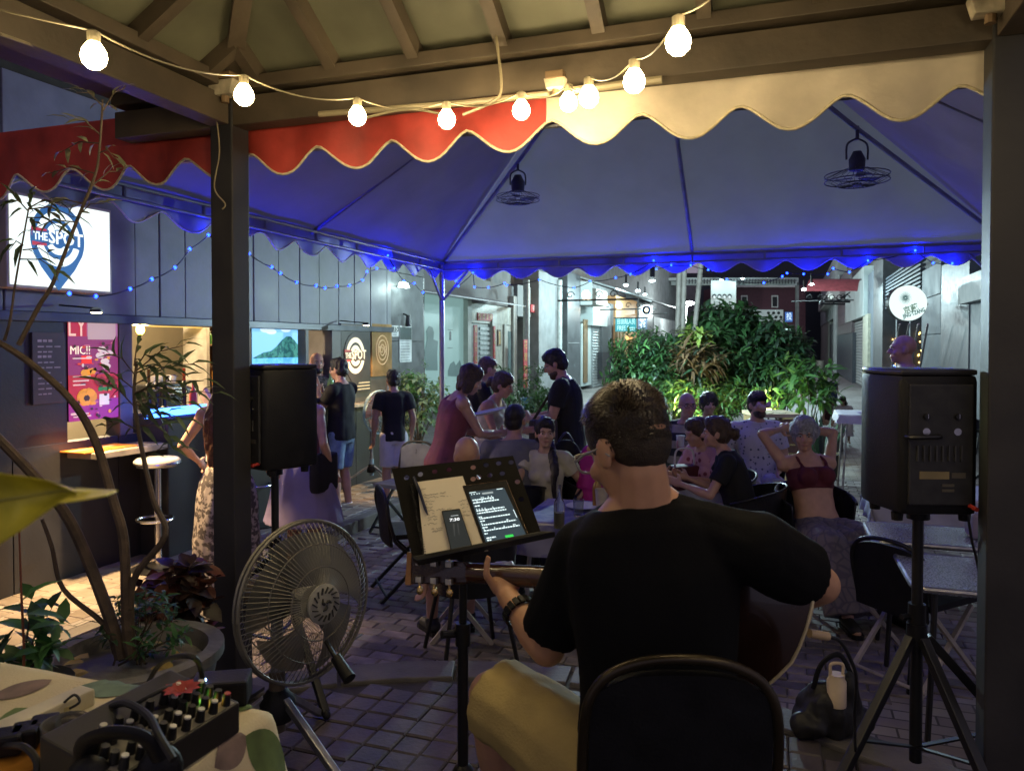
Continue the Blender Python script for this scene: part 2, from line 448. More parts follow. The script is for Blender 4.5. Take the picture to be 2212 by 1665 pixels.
# paving slabs on the bar side that catch the warm light
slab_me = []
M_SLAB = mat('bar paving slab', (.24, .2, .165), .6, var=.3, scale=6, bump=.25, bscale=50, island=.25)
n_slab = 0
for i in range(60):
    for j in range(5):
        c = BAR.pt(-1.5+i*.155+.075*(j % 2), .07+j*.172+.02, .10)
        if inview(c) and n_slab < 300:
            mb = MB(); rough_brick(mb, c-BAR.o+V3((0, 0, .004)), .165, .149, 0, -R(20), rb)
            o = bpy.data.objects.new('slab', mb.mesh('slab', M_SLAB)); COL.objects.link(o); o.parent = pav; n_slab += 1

# ================================================================ bandstand pavilion
LP = V3((-1.139, 3.1, 0)); RP = LP+v19*2.717
BB = CAM_Z+.868                                   # underside of the beams
pav_ = thing('pavilion', 'dark steel pavilion with square posts, beams and a raftered hip roof over the bandstand', 'pavilion', (CEN.x, CEN.y, PZ))
A19 = -R(19)
LPB, RPB = LP-u19*2.717, RP-u19*2.717
def post(p):
    mb = MB(); mb.box((p.x, p.y, (PZ+BB)/2+.05), (.105, .105, BB-PZ+.1), Rz(A19))
    o = mb.build('post', M_STEEL, pav_, bevel=.006)
    mb = MB(); mb.box((p.x, p.y, PZ+.012), (.17, .17, .014), Rz(A19)); mb.build('base_plate', M_STEEL, o)
for p in (LP, RP, LPB, RPB): post(p)
M_BEAM = mat('brown beam paint', (.075, .055, .036), .6, var=.4, scale=4, bump=.2, bscale=30)
M_CEIL = mat('roof sheet', (.12, .115, .075), .6, var=.3, scale=3, bump=.12, bscale=12)
def beam(a, b, e=.5):
    d = (b-a).normalized()
    mb = MB(); mb.bar(V3((a.x, a.y, BB+.055))-d*e, V3((b.x, b.y, BB+.055))+d*e, .09, .11); mb.build('beam', M_BEAM, pav_, bevel=.004)
    mb = MB(); mb.bar(V3((a.x, a.y, BB+.155))-d*e, V3((b.x, b.y, BB+.155))+d*e, .13, .05); mb.build('wall_plate', M_BEAM, pav_, bevel=.004)
beam(LP, RP, .55); beam(LPB, LP, -.06); beam(RPB, RP, -.06); beam(LPB, RPB, -.06)
ctr = (LP+RPB)/2; apex = V3((ctr.x, ctr.y, BB+.19+1.36*.6))
for a, b in ((LP, RP), (LPB, LP), (RP, RPB), (RPB, LPB)):
    ea, eb = V3((a.x, a.y, BB+.19)), V3((b.x, b.y, BB+.19))
    out = ((a+b)/2-ctr).normalized()*.14-UP*.084
    la = (ea-V3((ctr.x, ctr.y, ea.z))).normalized()*.19-UP*.08; lb = (eb-V3((ctr.x, ctr.y, eb.z))).normalized()*.19-UP*.08
    mb = MB(); mb.prism([ea+la, eb+lb, apex], (0, 0, .03)); mb.build('roof_sheet', M_CEIL, pav_)
    n = 8
    for k in range(n):
        s = (k+.5)/n; p0 = ea.lerp(eb, s); w = 1-abs(2*s-1); p1 = p0+(apex-(ea+eb)/2)*w
        if w > .1:
            MB().bar(p0-UP*.035, p1-UP*.035, .045, .06).build('rafter', M_BEAM, pav_)
    MB().bar(ea.lerp(apex, .33)-UP*.05, eb.lerp(apex, .33)-UP*.05, .04, .04).build('purlin', M_BEAM, pav_)
for p in (LP, RP, LPB, RPB): MB().bar(V3((p.x, p.y, BB+.17)), apex-UP*.03, .06, .07).build('hip_rafter', M_BEAM, pav_)
for k in range(4): MB().bar(V3((LP.x, LP.y, BB+.182))-v19*(.12+k*.135)+u19*.5, V3((LPB.x, LPB.y, BB+.182))-v19*(.12+k*.135), .128, .016).build('soffit_board', M_BEAM, pav_)
# fluorescent trunking and small fixtures on the front beam
bfront = lambda px, py, off=.0: hit(px, py, LP-u19*(.06+off), u19)
mb = MB(); mb.tube([bfront(690, 247), bfront(1010, 222), bfront(1185, 203)], .011, 8)
mb.tube([bfront(1225, 197), bfront(1430, 172)], .013, 8)
cnd = mb.build('conduit', mat('cream conduit', (.28, .23, .14), .5), smooth=True, label='cream conduit running along the front beam of the pavilion', cat='conduit')
def fixture(px, py, sc, lab, ang=0):
    c = bfront(px, py, .05); t = thing('light_fixture', lab, 'light fixture', c, 'worn lamp holders on the pavilion corners')
    mb = MB(); mb.box(c+UP*.05*sc, (.10*sc, .07*sc, .025), Rz(A19+ang)); mb.build('bracket', M_WOOD, t, bevel=.003)
    mb = MB(); Rm = Rz(A19+ang)
    mb.prism([c+Rm @ V3((x*sc, -.03*sc, z*sc)) for x, z in ((-.06, .035), (.06, .035), (.045, -.02), (-.045, -.02))], Rm @ V3((0, .06*sc, 0)))
    mb.build('housing', mat('dusty housing', (.42, .36, .26), .6, var=.4, scale=20), t, bevel=.004)
    mb = MB(); mb.tube([c-UP*.02*sc, c-UP*.045*sc], .016*sc, 10); mb.build('socket', M_WOOD, t)
fixture(1200, 185, .62, 'small worn lamp holder at the middle of the front beam where red cloth meets cream')
fixture(486, 197, 1.0, 'dusty lamp housing on the beam end above the left post')
fixture(2140, 18, .95, 'broken grey plastic lamp housing at the top of the right post')

# ================================================================ tent
FL = V3((-2.36, 3.62, 0)); TW, TL = 5.3, 4.92
FR = FL+v19*TW; BL = FL+u19*TL; BR = BL+v19*TW
EZ = CAM_Z+.885; apx = (FL+BR)/2; apx.z = CAM_Z+2.62
M_TENT = mat('tent cloth inside', (.36, .355, .385), .75, var=.16, scale=2.2, bump=.4, bscale=5)
nt_ = M_TENT.node_tree; tl_ = nt_.nodes.new('ShaderNodeBsdfTranslucent'); tl_.inputs['Color'].default_value = (.42, .42, .48, 1); ms_ = nt_.nodes.new('ShaderNodeMixShader'); ms_.inputs[0].default_value = .27
nt_.links.new(nt_.nodes['Principled BSDF'].outputs[0], ms_.inputs[1]); nt_.links.new(tl_.outputs[0], ms_.inputs[2]); nt_.links.new(ms_.outputs[0], nt_.nodes['Material Output'].inputs[0])
M_VRED = mat('red awning cloth', (.38, .042, .03), .5, var=.38, scale=6, bump=.45, bscale=10)
M_VCREAM = mat('cream awning cloth', (.60, .51, .39), .55, var=.25, scale=5, bump=.5, bscale=8)
M_VGREY = mat('pale valance cloth', (.30, .30, .38), .6, var=.15, scale=5, bump=.3, bscale=12)
M_TRIM = mat('cream piping', (.62, .53, .35), .7, var=.2, scale=60)
tent = thing('tent', 'square peaked canopy with scalloped red and cream valance over the tables', 'tent', ((FL+BR)/2))
def panel(a, b):
    ea, eb = V3((a.x, a.y, EZ)), V3((b.x, b.y, EZ)); mid = (ea+eb)/2
    inw = (V3((apx.x, apx.y, EZ))-mid).normalized()
    def fn(s, t):
        p = ea.lerp(eb, s).lerp(apx, t)
        w = math.sin(math.pi*s)*math.sin(math.pi*t)
        p = p-UP*(.10*w)+UP*.012*noise.noise(p*1.3)*w
        fold = .010*math.sin(s*46+2*noise.noise(p*.8))*math.exp(-((t-.25)/.3)**2)*(1-t)
        return p+UP*fold
    MB().grid(fn, 40, 20).build('roof_panel', M_TENT, tent, smooth=80)
for a, b in ((FL, FR), (FL, BL), (BL, BR), (FR, BR)): panel(a, b)
def valance(a, b, m, w0, w1, zt, zl, zh, pitch, phase, outn, trim=True, name='valance'):
    d = (b-a).normalized(); n = max(8, int((w1-w0)/pitch*14))
    wave = lambda w: .007*math.sin(w*9.1)+.020*noise.noise(V3((w*2.2, .3, 0)))+.007*noise.noise(V3((w*13, 2.3, 0)))
    def bottom(w):
        c = .5+.5*math.cos(2*math.pi*(w-phase)/pitch)
        return zh+(zl-zh)*(c**.8)+.016*noise.noise(V3((w*1.7, 5, 0)))
    def fn(s, t):
        w = w0+(w1-w0)*s; z0 = bottom(w); z = zt+(z0-zt)*t
        return V3((a.x, a.y, 0))+d*w+outn*(.012+(wave(w)+.01*math.sin(w*19))*t)+UP*z
    mb = MB().grid(fn, n, 4); o = mb.build(name, m, tent, smooth=80, solid=.0015)
    if trim:
        pts = [fn(i/n, 1.0) for i in range(n+1)]
        MB().tube(pts, .0055, 6).build('piping', M_TRIM, o, smooth=80)
    return o
zt, zl, zh = CAM_Z+.90, CAM_Z+.695, CAM_Z+.79
valance(FL, FR, M_VRED, -.1, 2.63, zt+.10, zl, zh, .322, 1.523, -u19)
valance(FL, FR, M_VCREAM, 2.632, TW, zt+.10, zl, zh, .322, 1.523, -u19)
valance(FL, BL, M_VGREY, 0, TL, zt-.0, zl, zh, .44, .3, -v19)
valance(BL, BR, M_VGREY, 0, TW, zt-.0, zl, zh, .40, .1, u19)
valance(FR, BR, M_VGREY, 0, TL, zt-.0, zl, zh, .40, .1, v19)
valance(FL, FR, M_VRED, -2.2, -.101, zt+.10, zl-.01, zh, .322, 1.523, -u19)
M_TUBE = mat('tent tube', (.30, .30, .34), .4, .7, var=.2)
def z_(p, z): return V3((p.x, p.y, z))
for a, b in ((FL, BL), (BL, BR), (FR, BR), (FL, FR)):
    in_ = (V3((apx.x, apx.y, 0))-(a+b)/2).normalized()*.045; a, b = a+in_, b+in_
    mb = MB(); mb.tube([z_(a, EZ-.01), z_(b, EZ-.01)], .014, 8); mb.build('eave_rail', M_TUBE, tent, smooth=True)
    mb = MB(); mb.tube([z_(a, EZ-.085), z_(b, EZ-.085)], .011, 8); mb.build('eave_rail', M_TUBE, tent, smooth=True)
    n = 8
    for k in range(1, n):
        p = a.lerp(b, k/n); MB().tube([z_(p, EZ-.01), z_(p, EZ-.085)], .012, 6).build('strut', M_TUBE, tent, smooth=True)
for p in (FL, BL, BR, FR, (FL+BL)/2, (BL+BR)/2, (FR+BR)/2):
    top = apx-UP*.14; MB().tube([z_(p, EZ-.02), z_(p, EZ-.02).lerp(top, .5)-UP*.03, top], .017, 8).build('rafter_tube', M_TUBE, tent, smooth=True)
for p, ins in ((BL, (v19, -u19)), (BR, (-v19, -u19))):
    zp = 0 if (p-CEN).length > PR+.3 else .2
    o = MB().tube([z_(p, zp), z_(p, EZ)], .028, 12).build('pole', M_TUBE, tent, smooth=True)
    MB().lathe([(.07, 0), (.07, .012), (.03, .02), (.03, .03)], z_(p, zp), 14).build('foot_plate', M_TUBE, o)
    for i_ in ins:
        MB().tube([z_(p, EZ-.42), z_(p, EZ-.10)+i_*.30], .014, 8).build('brace', M_TUBE, o, smooth=True)

# ---------------------------------------------------------------- ceiling fans hanging from the tent rafters
def ceiling_fan(c, sc, lab):
    t = thing('ceiling_fan', lab, 'fan', c, 'caged fans hanging under the canopy')
    md = mat('fan dark metal', (.11, .11, .125), .5, .5)
    o = MB().tube([c+UP*.34*sc, c+UP*.25*sc], .012*sc, 8).build('stem', md, t)
    mb = MB(); mb.tube(smoothpath([c+UP*.26*sc, c+V3((-.065, 0, .22))*sc, c+V3((-.07, 0, .12))*sc]), .007*sc, 6)
    mb.tube(smoothpath([c+UP*.26*sc, c+V3((.065, 0, .22))*sc, c+V3((.07, 0, .12))*sc]), .007*sc, 6); mb.build('yoke', md, t, smooth=True)
    MB().lathe([(.02, .05), (.055, .06), (.06, .14), (.03, .2), (0, .2)], c, 14).build('motor', md, t, smooth=True)
    mb = MB()
    for rr, zz in ((.20, -.02), (.2, .02), (.12, -.045)): mb.tube([c+V3((rr*sc*math.cos(a*.2617), rr*sc*math.sin(a*.2617), zz*sc)) for a in range(25)], .0035*sc, 5)
    for k in range(18):
        a = k*math.pi/9; mb.tube([c+V3((.03*sc*math.cos(a), .03*sc*math.sin(a), -.05*sc)), c+V3((.12*sc*math.cos(a), .12*sc*math.sin(a), -.045*sc)), c+V3((.2*sc*math.cos(a), .2*sc*math.sin(a), 0)), c+V3((.07*sc*math.cos(a), .07*sc*math.sin(a), .06*sc))], .002*sc, 4)
    mb.build('cage', md, t, smooth=True)
    for k in range(3):
        a = k*2.094+.4; d = V3((math.cos(a), math.sin(a), 0)); s_ = V3((-d.y, d.x, 0))
        MB().prism([c+d*.03*sc-s_*.02*sc, c+d*.17*sc-s_*.05*sc+UP*.01, c+d*.17*sc+s_*.04*sc-UP*.01, c+d*.03*sc+s_*.02*sc], (0, 0, .004)).build('blade', md, t)
    MB().lathe([(0, -.06), (.035, -.055), (.035, -.04), (0, -.035)], c, 14).build('hub_cap', md, t, smooth=True)
def on_rafter(p, px):   # point under a rafter tube at a picture column
    a, b = z_(p, EZ-.02), apx-UP*.14
    best = min((a.lerp(b, k/200) for k in range(201)), key=lambda q: abs(1106+F*q.x/q.y-px)); return best
q = on_rafter(BR, 1848); ceiling_fan(q-UP*.40, 1.15, 'dark caged fan hanging from the right roof tube of the canopy')
q = on_rafter(BL, 1118); ceiling_fan(q-UP*.34, .95, 'dark caged fan hanging from the left roof tube behind the red valance')

# ================================================================ festoon bulbs and blue fairy lights
M_BULB = emat('lit bulb', (1.0, .80, .42), 26)
BULBS = [(203, 124, 1.78), (527, 208, 2.25), (772, 253, 2.48), (965, 260, 2.52), (1126, 240, 2.46), (1228, 223, 2.50), (1272, 212, 2.22), (1370, 178, 2.0), (1465, 93, 1.72), (1652, -70, 1.5)]
ADDED_BULBS = [V3((-1.55, 1.25, 2.58)), V3((-1.75, .55, 2.6)), V3((1.12, 1.0, 2.6)), V3((.95, .40, 2.58)), V3((.72, -.2, 2.6))]   # string carried on out of view, bulbs added to light musician and crowd
fest = thing('festoon_lights', 'string of round warm white bulbs swagged below the pavilion beam', 'string lights', P(965, 200, 2.5))
pts = []
M_SOCK = mat('bulb socket', (.30, .25, .16), .5)
for c in [P(*b_) for b_ in BULBS]+ADDED_BULBS:
    r = .0285
    mb = MB(); mb.lathe([(0, -r), (r*.5, -r*.87), (r*.87, -r*.5), (r, 0), (r*.9, r*.5), (r*.62, r*.95), (r*.45, r*1.2)], c, 18)
    b = mb.build('bulb', M_BULB, fest, smooth=60)
    MB().lathe([(r*.5, r*1.15), (r*.52, r*2.0), (r*.2, r*2.2)], c, 12).build('socket', M_SOCK, b)
    point_light('bulb_light', c, 2.35, (1, .76, .46), .030, fest)
    pts.append(c+UP*r*2.15)
path = [P(-60, 40, 1.7)]
pts = [pts[11], pts[10]]+pts[:10]+pts[12:]; path = []
for a, b in zip(pts[:-1], pts[1:]): path += sag(a, b, .03)[:-1]
path.append(pts[-1])
MB().tube(path, .0024, 6).build('cable', M_WARMCABLE, fest, smooth=True)
mb = MB()
mb.tube(smoothpath([bfront(1070, 30, .04), bfront(1072, 80, .04), bfront(1083, 190, .04), bfront(1060, 222, .04), bfront(1000, 248, .04)]), .005, 6)
mb.tube(smoothpath([bfront(790, 255, .03), bfront(850, 240, .03), bfront(900, 237, .03), bfront(955, 247, .03)]), .005, 6)
mb.build('loose_cable', M_WARMCABLE, smooth=True, label='loose ivory cable looping down the front beam between two bulbs', cat='cable')
mb = MB()
mb.tube([P(0, 74, 2.1), P(175, 135, 2.5), P(330, 198, 2.8), P(468, 259, 3.0)], .005, 6)
mb.tube(smoothpath([P(468, 259, 3.0), P(474, 330, 3.0), P(463, 405, 3.0), P(486, 440, 3.0), P(480, 452, 3.0)]), .003, 6)
mb.build('post_cable', M_WARMCABLE, smooth=True, label='long ivory cable strung to the left post with loose ends hanging', cat='cable')

M_LED = emat('blue led', (.006, .028, 1.0), 7)
M_LEDG = emat('blue led glow', (.0, .01, 1.0), 5)
LEDS_L = [(150, 634), (207, 640), (281, 624), (328, 603), (378, 578), (410, 538), (450, 508), (538, 548), (587, 577), (606, 590), (641, 610), (683, 617), (702, 622), (728, 618), (755, 616), (783, 605), (793, 587), (814, 580), (851, 579), (838, 552), (872, 607), (895, 612), (914, 632)]
LEDS_B = [(985, 607), (990, 618), (1022, 589), (1025, 620), (1055, 621), (1090, 612), (1095, 616), (1165, 604), (1240, 622), (1275, 608), (1330, 600), (1362, 592), (1412, 563), (1418, 581), (1450, 573), (1492, 573), (1530, 583), (1570, 604), (1650, 611), (1690, 597), (1700, 590), (1736, 592), (1788, 592), (1800, 580), (1835, 588), (1875, 563), (1977, 541), (2016, 568), (2057, 569)]
fl_ = thing('fairy_lights', 'string of small blue lights looped along the back and left edges of the canopy', 'string lights', BL+UP*2.6)
def leds(lst, o, n):
    pts = []
    for px, py in lst:
        c = hit(px, py, o, n); pts.append(c)
        MB().lathe([(0, -.011), (.008, -.006), (.010, 0), (.008, .006), (0, .011)], c, 8).build('led', M_LED, fl_)
        l = point_light('led_light', c, 1.15, (.0, .006, 1), .012, fl_)
    for a, b in zip(pts[:-1], pts[1:]):
        MB().tube(sag(a, b, .02*min(1, (a-b).length*2), 5), .004, 5).build('cable', M_CABLE, fl_)
leds(LEDS_L, FL+v19*.035, v19)
leds(LEDS_B, BL-u19*.035, u19)
# ================================================================ the bar on the left
M_FASC = mat('grey fascia sheet', (.18, .19, .215), .5, var=.30, scale=2.6, bump=.10)
M_DARKWALL = mat('bar front dark paint', (.022, .022, .026), .5, var=.3, scale=3, bump=.1)
M_MULL = mat('grey window frame', (.11, .105, .10), .5, var=.2)
bar = thing('bar', 'grey clad bar with open serving window, dark counter front and tall fascia', 'bar', BAR.pt(2, 0, 0))
def fb(fr, a0, a1, o0, o1, z0, z1, name, m, parent=None, **k): return MB().fbox(fr, a0, a1, o0, o1, z0, z1).build(name, m, parent, **k)
sB0, sB1 = -3.0, 5.08
zf = 2.09
# fascia as separate sheets with seams
seams = [-3.0, -1.6, -.35] + [BAR.sz(x, 560)[0] for x in (292, 345, 400, 462, 548, 602, 648, 690, 732, 766, 800, 833)] + [sB1]
for a, b in zip(seams[:-1], seams[1:]): fb(BAR, a+.006, b-.006, -.05, random.uniform(-.006, .006), zf, 3.75, 'fascia_panel', M_FASC, bar, bevel=.006)
fb(BAR, sB0, sB1, -.20, -.055, zf+.02, 3.7, 'fascia_backing', M_DARKWALL, bar)
fb(BAR, sB0, sB1, -.30, .03, zf-.07, zf-.002, 'fascia_trim', mat('dark steel trim', (.06, .065, .08), .4, .3), bar, bevel=.004)
zc = 1.14
def S(px, py=800, off=0): return BAR.sz(px, py, off)[0]
# lower front, in boards
for i in range(9):
    a = sB0+i*(sB1-sB0)/9; fb(BAR, a+.004, a+(sB1-sB0)/9-.004, -.12, 0, .10, zc-.02, 'front_board', M_DARKWALL, bar, bevel=.004)
fb(BAR, sB0, S(145), -.12, -.004, zc-.02, zf-.07, 'wall', M_DARKWALL, bar)
fb(BAR, S(256), S(284), -.14, .012, zc-.02, zf-.07, 'pillar', M_MULL, bar, bevel=.004)
fb(BAR, S(660), S(666), -.1, .006, zc-.02, zf-.07, 'mullion', M_MULL, bar)
fb(BAR, S(716), S(738), -.12, .010, zc-.02, zf-.07, 'pillar', M_MULL, bar, bevel=.004)
fb(BAR, S(736), sB1, -.14, -.02, zc-.02, zf-.07, 'wall', mat('brown bar wall', (.10, .075, .05), .5, var=.35, scale=4), bar)
fb(BAR, sB1-.10, sB1, -2.6, 0, .1, 3.7, 'end_wall', M_FASC, bar)
# interior
SX0, SX1 = BAR.sz(436, 800, -1.5)[0], BAR.sz(436, 800, -1.5)[0]+1.3
M_INT = mat('bar back wall', (.50, .45, .32), .6, var=.12, scale=2)
fb(BAR, -.3, sB1-.1, -2.5, -2.42, .1, 3.0, 'back_wall', M_INT, bar)
fb(BAR, -.3, sB1-.1, -2.42, -.21, 2.5, 2.54, 'ceiling', mat('bar ceiling', (.25, .22, .18), .7), bar)
fb(BAR, -.3, sB1-.1, -2.42, -.12, .05, .12, 'floor', M_DARKWALL, bar)
fb(BAR, BAR.sz(285, 700, -1.5)[0]-.2, SX0-.05, -1.55, -1.45, BAR.sz(360, 706, -1.5)[1], BAR.sz(360, 694, -1.5)[1], 'light_strip', emat('amber strip', (1, .60, .12), 1.6), bar)
# counter
M_COUNTER = mat('worn counter top', (.30, .26, .21), .25, var=.3, scale=6)
fb(BAR, S(143), S(300), -.25, .30, zc-.14, zc-.09, 'counter_top', M_COUNTER, bar, bevel=.008)
fb(BAR, S(300), S(660), -.30, .34, zc+.10, zc+.14, 'counter_top', mat('bar dark top', (.06, .07, .11), .2), bar, bevel=.006)
fb(BAR, BAR.sz(314, 888, .35)[0], BAR.sz(446, 888, .35)[0], .342, .352, BAR.sz(380, 897, .35)[1], BAR.sz(380, 879, .35)[1], 'led_strip', emat('blue strip', (.03, .14, 1.0), 4), bar)
fb(BAR, S(300), S(660), -.1, .30, .1, zc+.10, 'counter_front', M_DARKWALL, bar, bevel=.01)
fb(BAR, S(736), sB1, -.02, .16, zc-.05, zc-.01, 'counter_top', M_COUNTER, bar, bevel=.006)
# orange mats on the near counter, given a faint glow of their own
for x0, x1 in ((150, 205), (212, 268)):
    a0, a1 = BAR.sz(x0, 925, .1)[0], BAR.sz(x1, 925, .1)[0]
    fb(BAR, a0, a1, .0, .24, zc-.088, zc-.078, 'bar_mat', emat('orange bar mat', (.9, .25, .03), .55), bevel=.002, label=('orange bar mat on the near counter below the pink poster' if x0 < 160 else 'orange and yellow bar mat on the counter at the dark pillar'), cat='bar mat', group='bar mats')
# shelves with bottles
sh = thing('bottle_shelf', 'lit back bar shelving full of bottles beside the serving window', 'shelf', BAR.pt(2.2, -1.6, .1))
fb(BAR, SX0, SX1, -1.75, -1.70, .1, 2.3, 'back_panel', mat('shelf back', (.20, .11, .05), .5), sh)
for z in (1.05, 1.32, 1.58, 1.84, 2.08): fb(BAR, SX0, SX1, -1.72, -1.42, z, z+.02, 'shelf', M_WOOD, sh)
fb(BAR, SX0-.03, SX0+.02, -1.75, -1.40, .1, 2.3, 'upright', mat('shelf upright', (.5, .48, .42), .4), sh)
rr = random.Random(11)
BOTC = [mat('bottle '+str(i), c, .12, var=0, spec=.6) for i, c in enumerate([(.25, .12, .02), (.04, .12, .03), (.5, .35, .08), (.35, .04, .02), (.55, .55, .5), (.08, .1, .25), (.45, .22, .03)])]
def bottle_prof(h, r): return [(r, 0), (r, h*.55), (r*.85, h*.63), (r*.36, h*.74), (r*.32, h*.97), (r*.38, h*.975), (r*.38, h)]
kb = 0
POSN = ['', 'first', 'second', 'third', 'fourth', 'fifth', 'sixth', 'seventh', 'eighth', 'ninth', 'tenth', 'eleventh', 'twelfth', 'thirteenth', 'fourteenth', 'fifteenth']
ROWS = {1.07: 'lowest', 1.34: 'second lowest', 1.60: 'second highest', 1.86: 'top'}
SHW = ['amber', 'green', 'gold', 'red', 'clear', 'blue', 'honey']
for z in (1.07, 1.34, 1.60, 1.86):
    x = SX0+.08; nb_ = 0
    while x < SX1-.05:
        nb_ += 1
        ci = rr.randrange(7); h = rr.uniform(.17, .22); o = BAR.pt(x, -1.55+rr.uniform(-.05, .05), z)
        MB().lathe(bottle_prof(h, .032), o, 10).build('bottle', BOTC[ci], smooth=40, label=f'{SHW[ci]} spirit bottle {POSN[nb_]} along the {ROWS[z]} back bar shelf', cat='bottle', group='bottles on the back bar shelf'); kb += 1
        x += rr.uniform(.085, .13)
fb(BAR, SX0+.08, SX0+.5, -1.42, -1.40, 1.34, 1.54, 'menu_card', emat('amber card', (1, .36, .04), .55), label='glowing orange menu card on the bottle shelf', cat='menu card')
# things on the counter
def bottle(o, h, r, m, lab, cat='bottle', group=None):
    return MB().lathe(bottle_prof(h, r), o, 12).build('bottle', m, smooth=40, label=lab, cat=cat, group=group)
bottle(BAR.pt(S(398), .1, zc+.14), .24, .035, mat('red bottle', (.6, .05, .05), .3), 'red sauce bottle standing on the dark counter behind the blue strip')
for i, px in enumerate((345, 362, 378, 420)):
    o = BAR.pt(S(px), -.12, zc+.14); t = thing('beer_tap', ['short black beer tap first along the counter', 'short black beer tap second along the counter', 'short black beer tap next to the red bottle', 'black beer tap furthest along the counter'][i], 'beer tap', o, 'taps and gadgets on the counter')
    MB().lathe([(.04, 0), (.035, .02), (.02, .03), (.02, .2), (.03, .22), (0, .26)], o, 12).build('column', M_BLACKM, t, smooth=40)
    MB().bar(o+UP*.2, o+UP*.2+v20*.1-UP*.03, .018).build('spout', M_CHROME, t)
    MB().bar(o+UP*.24, o+UP*.36, .02).build('handle', BOTC[i], t)
mb = MB(); o = BAR.pt(S(447), .02, zc+.18); mb.box(o, (.40, .03, .22), Matrix.Rotation(R(-30), 3, 'Y') @ Rz(R(-60))); mb.build('tray', mat('pink paper tray', (.75, .5, .48), .5), bevel=.005, label='pale pink tray leaning on the bar counter', cat='tray')
bottle(BAR.pt(BAR.sz(714, 880, .12)[0], .12, zc+.14), .26, .036, mat('pale green bottle', (.25, .5, .2), .2), 'green bottle held up by the men at the serving window')
cm = thing('coffee_machine', 'dark coffee machine with chrome drip tray standing inside the serving window', 'coffee machine', BAR.pt(1.1, -.5, zc+.14))
ca, cb_ = BAR.sz(345, 830, -.45)[0], BAR.sz(402, 830, -.45)[0]
fb(BAR, ca, cb_, -.75, -.45, zc-.1, zc+.34, 'housing', M_BLACKM, cm, bevel=.02); fb(BAR, ca+.04, cb_-.04, -.45, -.36, zc+.24, zc+.31, 'brew_head', M_CHROME, cm, bevel=.01)
fb(BAR, ca+.03, cb_-.03, -.45, -.33, zc+.02, zc+.05, 'drip_tray', M_CHROME, cm)
for k_ in range(4): MB().lathe([(.028, 0), (.036, .07), (.034, .07), (.024, .005)], BAR.pt(ca+.06+k_*.085, -.6, zc+.345), 12).build('cup', M_WHITE, smooth=40, label=f'white coffee cup {POSN[k_+1]} along the top of the coffee machine', cat='cup', group='cups on the coffee machine')
# pendant bulb
pd = thing('pendant_lamp', 'small yellow bulb hanging in the serving window', 'lamp', BAR.pt(S(303), -.5, 2.0))
c = hit(303, 712, BAR.pt(0, -.35, 0), BAR.v)
MB().ell(c, (.035, .035, .045)).build('bulb', emat('yellow bulb', (1, .62, .06), 14), pd, smooth=True)
MB().tube([c+UP*.04, c+UP*.25], .008, 6).build('cord', M_CABLE, pd)
MB().tube([c+UP*.035, c+UP*.07], .018, 8).build('socket', M_SOCK, pd)
point_light('pendant_light', c, 9, (1, .66, .25), .06, pd)
point_light('bar_room_light', BAR.pt(1.2, -1.2, 2.3), 75, (1, .74, .44), .1, bar)
point_light('bar_room_light', BAR.pt(3.6, -1.1, 2.3), 14, (1, .68, .36), .1, bar)
# screen with island picture
tv = thing('wall_screen', 'bright screen showing a green island hill in a blue sea', 'screen', BAR.pt(3, -.4, 1.3))
a0, a1, z0, z1 = BAR.rect(543, 660, 698, 800, -.16)
fb(BAR, a0, a1, -.22, -.17, z0-.02, z1, 'screen_case', M_BLACK, tv)
fb(BAR, a0+.02, a1-.02, -.17, -.165, (z0+z1)/2-.12, z1-.02, 'sky_picture', emat('screen sky', (.22, .55, .95), 1.0), tv)
fb(BAR, a0+.02, a1-.02, -.17, -.165, z0, (z0+z1)/2-.121, 'sea_picture', pattern('screen sea', 'noise', (.10, .42, .75), (.16, .50, .85), 16, emit=1.1), tv)
zs = (z0+z1)/2-.12; w = a1-a0
hill = [(0, 0), (.06, .05), (.2, .16), (.34, .2), (.44, .33), (.55, .52), (.64, .63), (.72, .62), (.8, .5), (.9, .3), (1, .12), (1, 0)]
MB().prism([BAR.pt(a0+.02+(w-.04)*x, -.164, zs+y*(z1-zs)) for x, y in hill], BAR.v*.003).build('hill_picture', pattern('screen hill', 'noise', (.02, .10, .10), (.05, .22, .18), 22, emit=1.0), tv)
for x, y in ((.35, .75), (.25, .8), (.62, .82)): MB().ell(BAR.pt(a0+w*x, -.164, zs+y*(z1-zs)), (.09, .003, .03), basis(BAR.u, BAR.v)).build('cloud_picture', emat('screen cloud', (.65, .82, 1.0), 1.0), tv)
# pane with coloured light specks past the screen
fb(BAR, S(666), S(716), -.7, -.68, zc, 2.05, 'back_window', mat('dark pane', (.03, .025, .04), .2), bar)
sp = thing('speck_lights', 'tiny coloured fairy lights inside the dark bar window', 'fairy lights', BAR.pt(S(690), -.6, 1.6))
cols = [(1, .55, .1), (.9, .1, .5), (.3, .3, 1), (1, .8, .3), (.5, 1, .3)]
for i in range(26):
    c = BAR.pt(rr.uniform(S(668), S(714)), -.64, rr.uniform(1.45, 2.0)); MB().ell(c, .010, n=6, m=4).build('led', emat('speck'+str(i % 5), cols[i % 5], 5), sp)
MB().tube([BAR.pt(S(668), -.64, 1.9), BAR.pt(S(690), -.64, 1.6), BAR.pt(S(714), -.64, 1.85)], .003, 4).build('cable', M_CABLE, sp)

